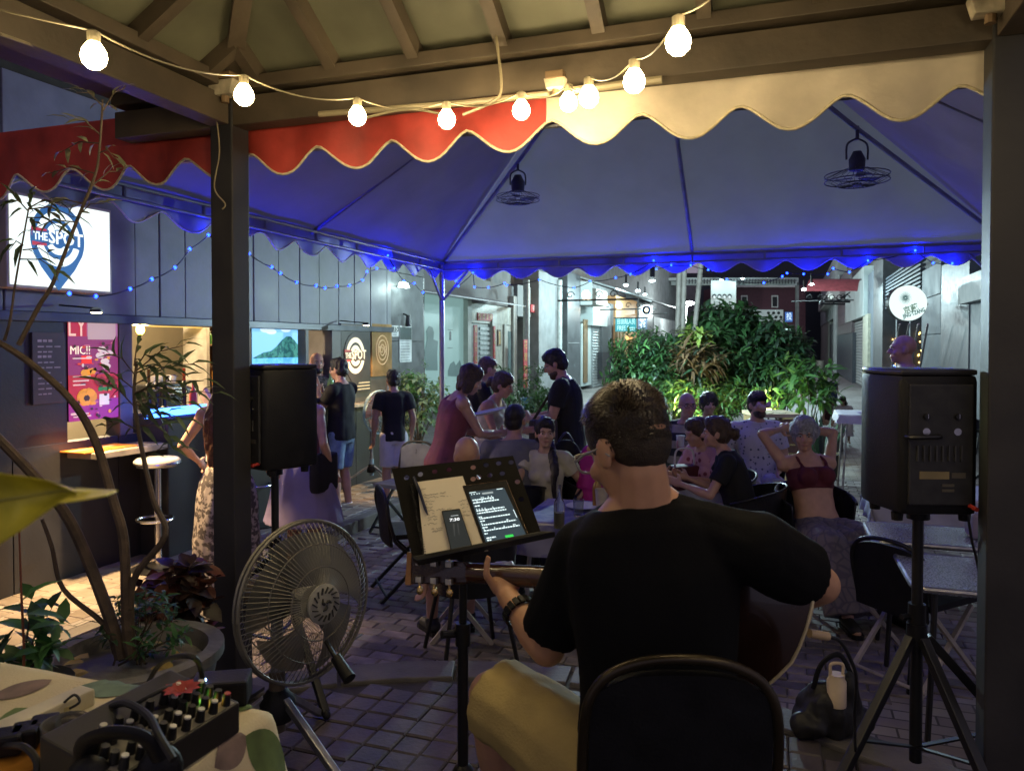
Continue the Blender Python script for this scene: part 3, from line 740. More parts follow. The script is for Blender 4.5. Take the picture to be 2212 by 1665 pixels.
# ---------------------------------------------------------------- lit sign box
def pin_logo(fr, cx, cz, sc, off, parent, navy, white, red, ell=1.0):
    """map pin with rings and lettering; sc = half width"""
    X = lambda x, z, o: fr.pt(cx+x*sc, off+o, cz+z*sc)
    pts = []
    for i in range(41):
        a = R(-25)+R(230)*i/40; pts.append((math.cos(a), 1.16*math.sin(a)*ell))
    pts += [(-.62, -.98*ell), (0, -1.72*ell), (.62, -.98*ell)]
    MB().prism([X(x, z, 0) for x, z in pts], fr.v*.004).build('pin_shape', navy, parent)
    def ring(r0, r1, a0, a1):
        p = [(r0*math.cos(R(a0+(a1-a0)*i/20)), r0*math.sin(R(a0+(a1-a0)*i/20))) for i in range(21)]
        p += [(r1*math.cos(R(a1-(a1-a0)*i/20)), r1*math.sin(R(a1-(a1-a0)*i/20))) for i in range(21)]
        MB().prism([X(x, z*1.12*ell, .004) for x, z in p], fr.v*.003).build('ring', white, parent)
    ring(.60, .82, 18, 162); ring(.60, .82, 198, 342); ring(.28, .47, 32, 148); ring(.28, .47, 212, 328)
    MB().prism([X(x, z, .0075) for x, z in ((-.98, .30), (-.45, .27), (-.45, -.27), (-.95, -.30))], fr.v*.003).build('red_band', red, parent)
    MB().prism([X(x, z, .0072) for x, z in ((-.97, .17), (.96, .27), (.95, -.26), (-.96, -.17))], fr.v*.004).build('name_band', navy, parent)
    text('THE', 'lettering', white, X(-.68, 0, .013), fr.u, UP, sc*.36, parent, fit=sc*.50, bold=sc*.008)
    text('SPOT', 'lettering', white, X(.26, .02, .013), fr.u, UP, sc*.60, parent, fit=sc*1.30, bold=sc*.014)
sg = thing('sign_box', 'large lit white sign box with a blue map pin logo reading THE SPOT', 'sign', BAR.pt(.1, .2, 2.3))
a0, a1, z0, z1 = BAR.rect(18, 245, 432, 628, .22)
MB().fbox(BAR, a0, a1, .02, .20, z0, z1).build('case', mat('sign case', (.35, .30, .26), .5), sg, bevel=.006)
fb(BAR, a0+.022, a1-.022, .2, .206, z0+.022, z1-.022, 'lit_face', emat('sign face', (.86, 1.0, .90), 1.15), sg)
cx = BAR.sz(126, 520, .21)[0]; cz = BAR.sz(126, 517, .21)[1]
hw = (BAR.sz(184, 520, .21)[0]-BAR.sz(68, 520, .21)[0])/2
pin_logo(BAR, cx, cz, hw, .207, sg, emat('sign blue', (.05, .19, .42), .55), emat('sign white', (.85, 1, .95), 1.1), emat('sign red', (.55, .06, .08), .7))
# ---------------------------------------------------------------- posters on the bar
ps = thing('food_poster', 'tall pink and red lit food poster with LY and MIC lettering', 'poster', BAR.pt(S(200), .02, 1.2))
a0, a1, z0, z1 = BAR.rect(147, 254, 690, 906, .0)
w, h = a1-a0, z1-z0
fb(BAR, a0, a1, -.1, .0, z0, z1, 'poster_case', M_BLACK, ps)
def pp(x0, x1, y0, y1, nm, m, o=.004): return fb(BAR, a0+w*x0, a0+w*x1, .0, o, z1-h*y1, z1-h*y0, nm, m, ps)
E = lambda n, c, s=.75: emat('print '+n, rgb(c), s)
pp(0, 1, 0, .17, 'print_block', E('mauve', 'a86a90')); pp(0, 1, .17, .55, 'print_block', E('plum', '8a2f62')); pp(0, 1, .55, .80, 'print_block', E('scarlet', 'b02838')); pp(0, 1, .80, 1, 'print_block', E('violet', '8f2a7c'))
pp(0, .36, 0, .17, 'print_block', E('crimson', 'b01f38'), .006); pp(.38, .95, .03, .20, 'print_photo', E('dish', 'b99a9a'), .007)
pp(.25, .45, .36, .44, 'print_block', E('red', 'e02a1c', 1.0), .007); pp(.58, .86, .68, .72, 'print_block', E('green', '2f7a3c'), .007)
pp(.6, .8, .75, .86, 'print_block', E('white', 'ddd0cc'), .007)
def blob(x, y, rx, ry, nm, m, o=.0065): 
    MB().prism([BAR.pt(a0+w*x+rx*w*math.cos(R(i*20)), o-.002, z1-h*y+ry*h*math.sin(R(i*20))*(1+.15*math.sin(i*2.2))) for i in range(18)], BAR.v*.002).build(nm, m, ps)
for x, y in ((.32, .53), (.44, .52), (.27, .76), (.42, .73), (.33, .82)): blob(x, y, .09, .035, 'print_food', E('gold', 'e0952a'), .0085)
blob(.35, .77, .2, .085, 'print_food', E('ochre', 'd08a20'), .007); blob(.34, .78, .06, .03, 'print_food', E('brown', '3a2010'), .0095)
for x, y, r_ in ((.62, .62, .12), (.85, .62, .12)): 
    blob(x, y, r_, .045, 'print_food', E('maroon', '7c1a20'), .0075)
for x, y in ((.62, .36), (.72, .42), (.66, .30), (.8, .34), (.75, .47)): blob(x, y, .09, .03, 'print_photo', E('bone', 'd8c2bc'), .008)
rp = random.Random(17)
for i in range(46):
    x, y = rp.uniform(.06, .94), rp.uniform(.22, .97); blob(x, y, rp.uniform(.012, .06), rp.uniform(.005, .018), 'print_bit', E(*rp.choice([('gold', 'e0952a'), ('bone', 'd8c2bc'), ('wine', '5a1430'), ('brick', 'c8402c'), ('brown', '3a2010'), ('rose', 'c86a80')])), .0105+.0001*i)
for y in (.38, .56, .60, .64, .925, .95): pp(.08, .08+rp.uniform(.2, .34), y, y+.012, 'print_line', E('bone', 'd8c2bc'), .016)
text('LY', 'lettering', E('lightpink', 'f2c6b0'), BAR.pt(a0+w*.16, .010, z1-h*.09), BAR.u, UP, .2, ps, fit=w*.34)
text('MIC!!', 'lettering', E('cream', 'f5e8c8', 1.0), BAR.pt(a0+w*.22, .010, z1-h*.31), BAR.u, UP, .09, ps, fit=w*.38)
mb = thing('menu_board', 'dark chalk menu board with faint rows of writing on the bar wall', 'menu board', BAR.pt(S(100), .02, 1.2))
b0, b1, y0, y1 = BAR.rect(66, 136, 718, 872, .0)
fb(BAR, b0, b1, 0, .02, y0, y1, 'board', mat('chalk board', (.045, .035, .05), .6), mb, bevel=.004)
for i in range(11):
    z = y1-.07-i*(y1-y0-.1)/11; ww = rr.uniform(.4, .8)*(b1-b0)
    for k in range(3): fb(BAR, b0+.04+k*ww/3, b0+.04+(k+.75)*ww/3, .02, .022, z, z+(.018 if i in (0, 3) else .010), 'chalk_line', mat('chalk', (.30, .27, .32), .8), mb)
p2 = thing('spot_poster', 'dark poster with glowing cream bullseye reading THE SPOT beside the window', 'poster', BAR.pt(S(766), .02, 1.2))
a0, a1, z0, z1 = BAR.rect(737, 800, 700, 848, .012)
fb(BAR, a0, a1, -.02, .012, z0, z1, 'poster_sheet', mat('poster black', (.03, .022, .02), .4), p2)
fb(BAR, a0+.02, a1-.02, .012, .015, z1-.06, z1-.02, 'print_line', E('cream2', 'd0b88a', .7), p2)
for i in range(3): fb(BAR, a0+.12, a1-.02, .012, .015, z0+.03+i*.04, z0+.045+i*.04, 'print_line', E('cream2', 'd0b88a', .7), p2)
cx, cz = BAR.sz(767, 768, .012); hw = (BAR.sz(791, 768, .012)[0]-BAR.sz(743, 768, .012)[0])/2
pin_logo(BAR, cx, cz, hw, .014, p2, mat('poster navy', (.035, .02, .018), .4), emat('poster cream', (1, .85, .55), .85), emat('poster red', (.5, .05, .04), .5), .95)
mr = thing('mirror_panel', 'amber mirror glass panel with a drawn reflection of the round logo', 'mirror', BAR.pt(S(822), .02, 1.2))
a0, a1, z0, z1 = BAR.rect(803, 846, 700, 812, .0)
fb(BAR, a0, a1, -.02, .004, z0, z1, 'glass', mat('amber glass', (.32, .20, .09), .15, var=.3, scale=5), mr)
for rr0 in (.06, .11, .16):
    c = BAR.pt((a0+a1)/2, .006, (z0+z1)/2); MB().tube([c+BAR.u*(rr0*math.cos(R(t*18)))+UP*(rr0*1.2*math.sin(R(t*18))) for t in range(21)], .008, 5).build('drawn_reflection', emat('drawn mirror ring', (.8, .55, .28), .35), mr)
text('SPOT', 'lettering', emat('drawn mirror ring', (.8, .55, .28), .35), BAR.pt((a0+a1)/2, .008, (z0+z1)/2), -BAR.u, UP, .12, mr, fit=.22)  # logo reflection drawn on the glass as glowing rings and reversed lettering
# downlights under the fascia
def downlight(px, py, lab, W, tgt, ang=100):
    c = hit(px, py, BAR.pt(0, .38, 0), BAR.v); t = thing('downlight', lab, 'lamp', c, 'small downlights under the bar fascia')
    MB().lathe([(.042, .0), (.042, .02), (.02, .035)], c, 16).build('housing', M_BLACKM, t, smooth=40)
    MB().lathe([(.0, -.004), (.035, -.004), (.037, -.001)], c, 16).build('lens', emat('downlight lens', (1, .78, .45), 9), t)
    MB().bar(c+UP*.03, c+UP*.06-BAR.v*.36, .012).build('arm', M_BLACKM, t)
    spot_light('downlight_beam', c-UP*.01, tgt, W, (1, .66, .30), ang, .035, t)
downlight(208, 675, 'small warm downlight above the pink food poster', 210, G(280, 1290, .1), 74)
downlight(791, 703, 'small warm downlight above the dark bullseye poster', 40, BAR.pt(S(800), .5, .6))
c = P(1010-101, 1, 1)

# plain upper storeys behind the fascia
up_ = thing('upper_block', 'dark upper storeys rising behind the bar fascia', 'building', BAR.pt(0, -3, 3))
fb(BAR, -9, 5.0, -6, -.7, 2.6, 11, 'wall', mat('dark upper wall', (.03, .025, .02), .7, var=.4), up_)
for i in range(4): fb(BAR, -2.2+i*1.7, -1.2+i*1.7, -.7, -.66, 4.6, 6.0, 'window', M_MULL, up_)
# stone column at the end of the bar with notices
stc = thing('stone_column', 'dark granite column with posted notices at the end of the bar', 'column', BAR.pt(5.6, -.4, 0))
M_GRAN = mat('dark granite cladding', (.10, .105, .11), .35, var=.3, scale=7, bump=.05)
sA, sZ = 5.10, 6.10
for i in range(4): fb(BAR, sA, sZ, -1.2, -.02+.003*(i % 2), i*.95+.003, (i+1)*.95-.003, 'cladding_slab', M_GRAN, stc, bevel=.005)
fb(BAR, sA+.1, sZ+.12, -.018, .10, 1.05, 1.13, 'ledge', M_DARKWALL, stc, bevel=.02)
def notice(px0, px1, py0, py1, lab, hd, lines=8):
    a0, a1, z0, z1 = BAR.rect(px0, px1, py0, py1, -.0); t = thing('notice', lab, 'notice', BAR.pt((a0+a1)/2, .0, z0))
    fb(BAR, a0, a1, -.014, -.006, z0, z1, 'sheet', mat('notice paper', (.50, .52, .52), .7), t)
    fb(BAR, a0+.01, a1-.01, -.006, -.003, z1-(z1-z0)*hd, z1-.02, 'header', mat('notice header', (.05, .07, .07), .6), t)
    for i in range(lines):
        z = z0+(z1-z0)*(1-hd)*(i+.5)/lines; fb(BAR, a0+.03, a1-.03-rr.uniform(0, .05), -.006, -.004, z, z+.012, 'print_line', mat('notice ink', (.25, .27, .28), .7), t)
    return a0, a1, z0, z1, t
notice(864, 890, 704, 782, 'tall white notice with dark green header on the granite column', .38)
a0, a1, z0, z1, t = notice(847, 862, 703, 727, 'small dark house number plate on the granite column', .55, 2)
text('35', 'lettering', M_WHITE, BAR.pt((a0+a1)/2, .0, z1-(z1-z0)*.3), BAR.u, UP, .1, t, fit=(a1-a0)*.6)
lf = thing('lamp_fitting', 'small dark spot lamp fitting on the granite column', 'lamp', hit(882, 690, BAR.pt(0, .05, 0), BAR.v))
c = hit(882, 690, BAR.pt(0, .06, 0), BAR.v)
MB().tube([c+UP*.06, c-UP*.10], [.03, .045], 10).build('shade', M_BLACKM, lf, smooth=40); MB().bar(c+UP*.05, c+UP*.08-BAR.v*.08, .02).build('bracket', M_BLACKM, lf)
ul = thing('wall_light', 'small white lit wall lamp high on the granite column', 'lamp', hit(868, 618, BAR.pt(0, .05, 0), BAR.v))
c = hit(868, 618, BAR.pt(0, .06, 0), BAR.v); MB().prism([c+BAR.u*x+UP*z for x, z in ((-.11, -.02), (.11, -.02), (.06, .05), (-.06, .05))], BAR.v*.06).build('shade', emat('cool lamp', (.75, 1, .95), 5), ul); MB().bar(c, c-BAR.v*.08, .02).build('bracket', M_BLACKM, ul)
point_light('wall_light_glow', c+BAR.v*.2-UP*.05, 3, (.75, 1, .95), .06, ul)
# ================================================================ the lane beyond: left row of shop fronts
M_CONC = mat('grey render', (.23, .235, .235), .7, var=.25, scale=2.5, bump=.1, bscale=12)
M_DKGR = mat('dark grey cladding', (.075, .08, .085), .4, var=.25, scale=3)
M_CREAM = mat('cream door paint', (.52, .52, .46), .5, var=.15, scale=3)
M_TEALW = mat('pale wall', (.42, .47, .46), .6, var=.2, scale=1.2)
M_BURG = mat('maroon cladding', (.10, .035, .05), .5, var=.25)
L = LROW
def fp(fr, x0, x1, y0, y1, o0, o1, name, m, parent=None, **k):
    """a slab on a facade between picture columns and rows, taken at its front face"""
    a0, a1, z0, z1 = fr.rect(x0, x1, y0, y1, o1); return fb(fr, a0, a1, o0, o1, max(z0, -.01), z1, name, m, parent, **k)
def slats(fr, a0, a1, z0, z1, o, n, m, parent):
    mb = MB()
    for i in range(n):
        z = z0+(z1-z0)*i/n; h = (z1-z0)/n
        mb.prism([fr.pt(a0, o, z), fr.pt(a0, o+.03, z+h*.3), fr.pt(a0, o+.03, z+h*.7), fr.pt(a0, o, z+h*.98)], fr.u*(a1-a0))
    s = mb.build('slats', m, parent); s['kind'] = 'stuff'; return s
rowl = thing('shop_row', 'long left row of grey shop fronts receding down the lane', 'building', L.pt(20, -2, 0))
fb(L, -8, 62, -6, -.6, -.01, 7.5, 'wall', M_CONC, rowl)
# glass shop with mural
gs = thing('glass_shop', 'pale lit shop front with mural glass, cream door and thin awning', 'shop', L.pt(2, 0, 0))
fp(L, 900, 917, 600, 900, -.6, .05, 'pier', M_DKGR, gs)
fp(L, 917, 1011, 640, 862, -.3, -.05, 'mural_wall', emat('mural glow', (.34, .56, .54), .42), gs)
fp(L, 917, 1011, 862, 925, -.3, .02, 'sill_wall', M_CONC, gs)
sil = emat('mural figure', (.12, .22, .22), .35)
def mural(pts, nm):
    MB().prism([hit(x, y, L.pt(0, -.045, 0), L.v) for x, y in pts], L.v*.006).build(nm, sil, gs)
mural([(922, 735), (921, 715), (927, 704), (934, 707), (937, 718), (936, 733), (946, 737), (944, 765), (945, 800), (920, 800), (917, 760)], 'mural_statue')
mural([(968, 800), (973, 786), (980, 780), (985, 790), (993, 778), (997, 792), (1005, 784), (1008, 800), (1010, 815), (968, 812)], 'mural_plants')
for y0, y1 in ((712, 713), (751, 752)): fp(L, 968, 978, y0, y1, -.05, -.04, 'mural_line', M_DKGR, gs)
fp(L, 972, 975, 716, 735, -.05, -.04, 'mural_figure', M_DKGR, gs)
fp(L, 1011, 1019, 640, 872, -.3, .08, 'jamb', M_CREAM, gs)
fp(L, 1019, 1116, 660, 700, -.25, -.02, 'transom', mat('transom panel', (.45, .46, .38), .5), gs)
fp(L, 1019, 1064, 700, 870, -.25, -.06, 'blind_wall', mat('blind', (.40, .45, .44), .6), gs)
fp(L, 1064, 1068, 690, 872, -.25, .03, 'jamb', M_CREAM, gs)
fp(L, 1068, 1090, 700, 868, -.25, -.03, 'door_leaf', mat('cream leaf', (.50, .50, .42), .5), gs)
fp(L, 1090, 1094, 700, 868, -.25, .02, 'jamb', M_CREAM, gs)
dr = fp(L, 1094, 1114, 704, 868, -.25, -.03, 'door', M_CREAM, gs)
fp(L, 1098, 1110, 716, 855, -.04, -.02, 'pane', mat('door glass', (.22, .30, .30), .15), dr)
fp(L, 1110, 1117, 640, 872, -.25, .05, 'jamb', M_CREAM, gs)
a0, a1, z0, z1 = L.rect(1036, 1062, 706, 800, -.05)
for i in range(9): fb(L, a0, a1, -.06, -.03, z0+(z1-z0)*i/9+.04, z0+(z1-z0)*i/9+.12, 'blind_slat', mat('blind slat', (.55, .6, .6), .5), gs)
fp(L, 905, 1135, 600, 652, -.6, -.1, 'lintel', M_CONC, gs)
# thin awning
aw = []
e0, e1 = L.sz(912, 640, .9)[0], L.sz(1132, 672, .9)[0]
za = 2.92
MB().prism([L.pt(e0, 0, za+.18), L.pt(e0, .95, za), L.pt(e0, .95, za+.03), L.pt(e0, 0, za+.21)], L.u*(e1-e0)).build('awning', mat('pale awning sheet', (.5, .55, .55), .5), gs)
M_REDP = mat('red paper', (.5, .03, .035), .6)
def couplet(fr, x0, x1, y0, y1, o, chars, lab, cat='paper sign', gold=True, horiz=False):
    a0, a1, z0, z1 = fr.rect(x0, x1, y0, y1, o); t = thing('paper_sign', lab, cat, fr.pt((a0+a1)/2, o, z0))
    fb(fr, a0, a1, o-.02, o+.006, z0, z1, 'sheet', M_REDP, t)
    m = mat('gold ink', (.7, .45, .12), .5) if gold else M_WHITE
    n = len(chars); w, h = a1-a0, z1-z0; sgn = 1 if fr.u.cross(UP).dot(fr.v) > 0 else -1
    for i, ch in enumerate(chars):
        c = fr.pt(a0+w*(i+.5)/n if sgn > 0 else a1-w*(i+.5)/n, o+.009, (z0+z1)/2) if horiz else fr.pt((a0+a1)/2, o+.009, z1-h*(i+.5)/n)
        text(ch, 'character', m, c, fr.u*sgn, UP, (min(w/n, h) if horiz else min(w, h/n))*.8, t)
    return t
couplet(L, 1032, 1064, 677, 693, .0, '招財進寶', 'red horizontal paper sign with gold characters over the shop door', horiz=True)
couplet(L, 1024, 1031, 702, 786, .03, '春回大地', 'dark red couplet strip left of the blind window')
couplet(L, 1066, 1070, 704, 800, .05, '福滿人間', 'thin red couplet strip on the middle door jamb')
couplet(L, 1131, 1139, 733, 838, .42, '花開富貴', 'orange red couplet strip pasted on the white pipe')
couplet(L, 1146, 1158, 658, 675, .1, '福', 'square red sign on the wall past the awning', gold=False)
pl = thing('plaque', 'small brown wooden plaque on the cream door leaf', 'plaque', hit(1079, 745, L.pt(0, 0, 0), L.v))
fp(L, 1076, 1083, 712, 747, -.03, .0, 'board', M_WOOD, pl); fp(L, 1078, 1081, 716, 743, .0, .004, 'carving', mat('gold ink', (.7, .45, .12), .5), pl)
def pipe(px, y0, y1, o, r, lab, m=M_WHITE):
    a = L.sz(px, 800, o)[0]; zt_ = L.sz(px, y0, o)[1]; zb = max(0, L.sz(px, y1, o)[1])
    MB().tube([L.pt(a, o, 0), L.pt(a, o, zt_)], r, 10).build('drain_pipe', m, smooth=40, label=lab, cat='pipe')
pipe(1137, 605, 860, .3, .10, 'white painted pipe left of the dark doorway', mat('pale pipe', (.45, .48, .46), .5))
pipe(1208, 605, 850, .3, .10, 'pale pipe right of the stone pillar', mat('pale pipe', (.45, .48, .46), .5))
r2 = thing('stone_shop', 'grey stone shop front with dark doorway behind the standing man', 'shop', L.pt(12, 0, 0))
fp(L, 1118, 1166, 620, 685, -.6, .0, 'lintel', M_CONC, r2)
fp(L, 1140, 1164, 684, 862, -.5, -.3, 'doorway', M_DARKWALL, r2)
fp(L, 1164, 1206, 590, 870, -.6, .25, 'pillar', M_CONC, r2, bevel=.02)
fp(L, 1206, 1226, 690, 860, -.5, -.2, 'door', mat('yellow door', (.40, .40, .28), .5), r2)
fp(L, 1206, 1228, 600, 690, -.6, -.05, 'lintel', M_CONC, r2)
fp(L, 1226, 1254, 590, 866, -.6, .35, 'pillar', M_DKGR, r2, bevel=.02)
fp(L, 1228, 1252, 740, 742, .35, .37, 'band', M_CONC, r2)
r3 = thing('shutter_shop', 'closed shop front with ribbed metal roller shutter and pale fascia', 'shop', L.pt(20, 0, 0))
fp(L, 1256, 1283, 700, 832, -.5, -.1, 'wall', M_TEALW, r3); fp(L, 1262, 1270, 690, 826, -.1, -.04, 'door_edge', M_WOOD, r3)
fp(L, 1281, 1312, 655, 704, -.5, .15, 'fascia', M_TEALW, r3)
a0, a1, z0, z1 = L.rect(1281, 1301, 704, 816, -.02); fb(L, a0, a1, -.4, -.05, 0, z1, 'shutter', M_ALU, r3); slats(L, a0, a1, 0, z1, -.048, 22, mat('shutter metal', (.34, .36, .36), .45, .5), r3)
fp(L, 1301, 1328, 760, 816, -.4, .2, 'black_panel', M_DARKWALL, r3)
fp(L, 1301, 1328, 655, 760, -.4, .1, 'wall', M_DKGR, r3)
r4 = thing('amber_shop', 'warm glowing shop front far down the left row', 'shop', L.pt(24, 0, 0))
fp(L, 1330, 1378, 645, 800, -.5, .2, 'wall', emat('amber facade glow', (.55, .33, .15), .45), r4)  # warm light on this wall is put in as emission
for x in (1334, 1340, 1347): fp(L, x, x+3, 700, 800, .2, .35, 'post', M_WOOD, r4)
fp(L, 1354, 1366, 726, 735, .2, .25, 'lit_panel', emat('amber panel', (1, .5, .15), 1.2), r4)
fp(L, 1380, 1410, 640, 790, -.4, .3, 'wall', M_DKGR, r4)
fp(L, 1412, 1470, 690, 780, -.4, .2, 'wall', M_CONC, r4)
# projecting box sign and AC
bx = thing('projecting_sign', 'square projecting box sign with black panel on the left row', 'sign', L.pt(17, .5, 3))
fp(L, 1288, 1312, 626, 660, .1, .9, 'case', mat('sign brown case', (.20, .18, .15), .5), bx, bevel=.02); 
cfr = Frame(L.pt(L.sz(1288, 640, .9)[0], 0, 0)[:2], 110)
c = P(1300, 643, L.pt(L.sz(1288, 640, .9)[0], .5, 0).y-.05)
fb(cfr, .25, .75, .03, .05, 3.4, 4.3, 'panel', emat('sign pale face', (.6, .8, .8), .6), bx)
# lamp brackets with globes
def globe(px, py, r, Y, W, lab, col=(1, .78, .45), st=9):
    c = P(px, py, Y); rr_ = r*Y/F; t = thing('globe_lamp', lab, 'lamp', c, 'globe lamps on scroll brackets along the lane')
    MB().ell(c, rr_, n=20, m=12).build('globe', emat('globe '+str(col), col, st), t, smooth=True)
    MB().lathe([(rr_*.4, -rr_*.95), (rr_*.5, -rr_*1.2), (rr_*.2, -rr_*1.3)], c, 12).build('cup', M_BLACKM, t)
    mb = MB(); b = c-UP*rr_*1.25; d = LROW.v if px < 1600 else RROW.v
    mb.tube([b-d*.9, b+d*1.6], .03, 6)
    for k in range(4):
        q = b+d*(k*.45-.5)+UP*.16; mb.tube([q+d*(.13*math.cos(a*.5))*(1-a/18)+UP*(.13*math.sin(a*.5))*(1-a/18) for a in range(14)], .016, 5)
    mb.build('scroll_bracket', M_BLACKM, t, smooth=True)
    if W: point_light('globe_light', c, W, col, rr_*1.1, t)
    return t
globe(1266, 637, 9, 23.5, 60, 'large warm globe lamp nearest on the left row')
globe(1337, 660, 6.5, 33, 60, 'warm globe lamp behind the square projecting sign')
globe(1379, 672, 5, 42, 40, 'far small warm globe lamp above the teal sign')
globe(1795, 641, 6.5, 33, 0, 'unlit white globe lamp given a faint glow on the right row', (.6, .65, .6), .5)  # no lamp light here, only a faint emission on the globe
def hang_sign(px0, px1, py0, py1, Y, m, lines, lab, tm=M_WHITE):
    p = [P(px0, py0, Y), P(px1, py0, Y), P(px1, py1, Y), P(px0, py1, Y)]; t = thing('hanging_sign', lab, 'sign', (p[2]+p[3])/2)
    MB().prism(p, (0, .12, 0)).build('board', m, t)
    c = (p[0]+p[2])/2; w = (p[1]-p[0]).length; h = (p[0]-p[3]).length
    for i, (s_, f) in enumerate(lines): text(s_, 'lettering', tm, c+UP*h*(.25-.5*i if len(lines) > 1 else 0)-V3((0, .01, 0)), (1, 0, 0), UP, h*(.5 if len(lines) > 1 else .8), t, fit=w*f)
    MB().bar((p[0]+p[1])/2+UP*.02-V3((w*.6, 0, 0)), (p[0]+p[1])/2+UP*.02+V3((w*.6, 0, 0)), .05).build('hanger', M_BLACKM, t)
    return t
hang_sign(1330, 1375, 688, 716, 30, emat('teal sign', (.03, .30, .34), .75), [('自由點人民', .85), ('FREE Pizza', .85)], 'teal hanging sign with white lettering on the left row', emat('sign letters', (.6, .95, .9), .9))
hang_sign(1378, 1398, 687, 712, 31, mat('dark sign', (.05, .06, .09), .5), [('✈', .6)], 'small dark hanging sign beside the teal sign')
rs = thing('round_sign', 'round blue and white hanging sign above the dark small sign', 'sign', P(1396, 672, 31))
c = P(1396, 670, 31); rr_ = 11.5*31/F
RX = Matrix.Rotation(R(90), 3, 'X')
MB().lathe([(rr_, -.05), (rr_, .05)], c, 28, RX).build('disc', emat('round sign blue', (.05, .12, .30), .7), rs); MB().lathe([(rr_*.86, .05), (rr_*.98, .07), (rr_*1.02, .05)], c, 28, RX).build('rim', M_WHITE, rs)
MB().ell(c-V3((0, .08, 0)), (rr_*.35, .02, rr_*.4)).build('emblem', emat('emblem', (.8, .5, .25), .7), rs)
# cool lamps under the left eaves
M_COOL = emat('cool lane lamp', (.70, .97, 1.0), 5)
def lane_lamp(px, py, Y, w, h, W, lab, col=(.66, .95, 1.0)):
    c = P(px, py, Y); t = thing('lane_lamp', lab, 'lamp', c, 'cool white lamps along the lane eaves')
    MB().ell(c, (w*Y/F, .1, h*Y/F)).build('lens', M_COOL, t, smooth=True); MB().bar(c+UP*.05, c+UP*.35, .06).build('stem', M_BLACKM, t)
    point_light('lane_light', c-UP*.25, W*.5, col, .06, t)
lane_lamp(1352, 616, 25, 5, 2.5, 420, 'first cool lamp under the left awning')
lane_lamp(1378, 628, 30, 5, 2.5, 420, 'second cool lamp under the left awning')
lane_lamp(1393, 636, 36, 4, 2, 320, 'third smaller cool lamp under the left awning')
lane_lamp(1409, 607, 10.6, 6, 2, 270, 'brightest cool lamp hanging over the middle of the lane')
lane_lamp(1737, 625, 30, 5, 2.5, 250, 'cool lamp under the red awning on the right')
lane_lamp(1753, 614, 26, 4, 2, 220, 'cool lamp by the pink sign on the right row')
for px, py, lab in ((1558, 605, 'flat white tube lamp left on the canopy'), (1604, 602, 'greenish tube lamp in the middle of the canopy'),):
    lane_lamp(px, py, 55, 4, 1.2, 40, lab)
c0, c1 = L.sz(1314, 590, 1.3)[0], L.sz(1420, 590, 1.3)[0]
an = thing('lane_awning', 'long pale awning sheet over the left row lamps', 'awning', L.pt(22, .6, 4))
MB().prism([L.pt(c0, 0, 4.55), L.pt(c0, 1.6, 4.0), L.pt(c0, 1.6, 4.05), L.pt(c0, 0, 4.6)], L.u*18).build('sheet', mat('pale awning sheet', (.5, .55, .55), .5), an)
for i in range(7): MB().bar(L.pt(c0+i*2.8, 0, 4.5), L.pt(c0+i*2.8, 1.55, 3.97), .05).build('bracket', M_BLACKM, an)

# ================================================================ right row
Q = RROW
rowr = thing('right_row', 'long right row of tall shop fronts receding down the lane', 'building', Q.pt(10, -2, 0))
fb(Q, -4.5, 45, -6, -.7, -.01, 8, 'wall', M_CONC, rowr)
js = thing('clad_front', 'blue grey metal clad front with louvres and a lit glass pane', 'shop', Q.pt(-13, 0, 0))
fb(Q, -26, -4.4, -5, -.6, -.01, 8, 'wall', M_DKGR, js)
M_CLAD = mat('blue grey cladding', (.11, .135, .165), .6, .0, var=.25, scale=2)
for y0, y1 in ((575, 640), (641, 722), (723, 800), (801, 905)): fp(Q, 1992, 2032, y0, y1, -.6, .05+.004*(y0 % 2), 'cladding_panel', M_CLAD, js, bevel=.01)
fp(Q, 1886, 1906, 560, 900, -.6, .1, 'edge_slab', M_DKGR, js)
mb = MB()
for i in range(10):
    y = 578+i*8; a0, a1, z0, z1 = Q.rect(1908, 1990, y, y+4, .0); mb.fbox(Q, a0, a1, -.1, .02, z0, z1)
lv = mb.build('louvres', M_CLAD, js); lv['kind'] = 'stuff'
gp = fp(Q, 1906, 1992, 668, 905, -.5, -.3, 'window_back', mat('night window', (.02, .03, .05), .2), js)
for x0 in (1906, 1934, 1963, 1990): fp(Q, x0, x0+2.5, 655, 905, -.3, .0, 'mullion', M_CLAD, js)
wl = thing('window_lights', 'tangle of tiny amber and blue lights glowing in the glass pane behind the round sign', 'fairy lights', Q.pt(-14, -.2, 1))
rw = random.Random(5)
for i in range(150):
    px = rw.uniform(1910, 1990); py = rw.choice((rw.uniform(718, 770), rw.uniform(765, 815), rw.uniform(785, 830)))
    c = hit(px, py, Q.pt(0, -.2, 0), Q.v); MB().ell(c, .018, n=6, m=4).build('led', emat('pane amber', (1, .55, .12), 3.5) if rw.random() < .82 else emat('pane blue', (.1, .2, 1), 4), wl)
mb = MB(); mb.tube([hit(1908+i*8, 730+40*math.sin(i*2.1), Q.pt(0, -.2, 0), Q.v) for i in range(11)], .006, 4); mb.build('cable', M_CABLE, wl)
fp(Q, 2032, 2092, 560, 930, -.6, .12, 'dark_wall', mat('slate panel', (.055, .06, .085), .45, var=.2), js)
fp(Q, 2032, 2092, 800, 930, .12, .14, 'base_panel', mat('slate base', (.04, .045, .06), .4), js)
wd_ = fp(Q, 2094, 2126, 655, 905, -.6, .10, 'white_door', mat('white door', (.22, .24, .27), .5), js)
fp(Q, 2100, 2122, 668, 895, .10, .115, 'door_panel', mat('white door', (.22, .24, .27), .5), wd_)
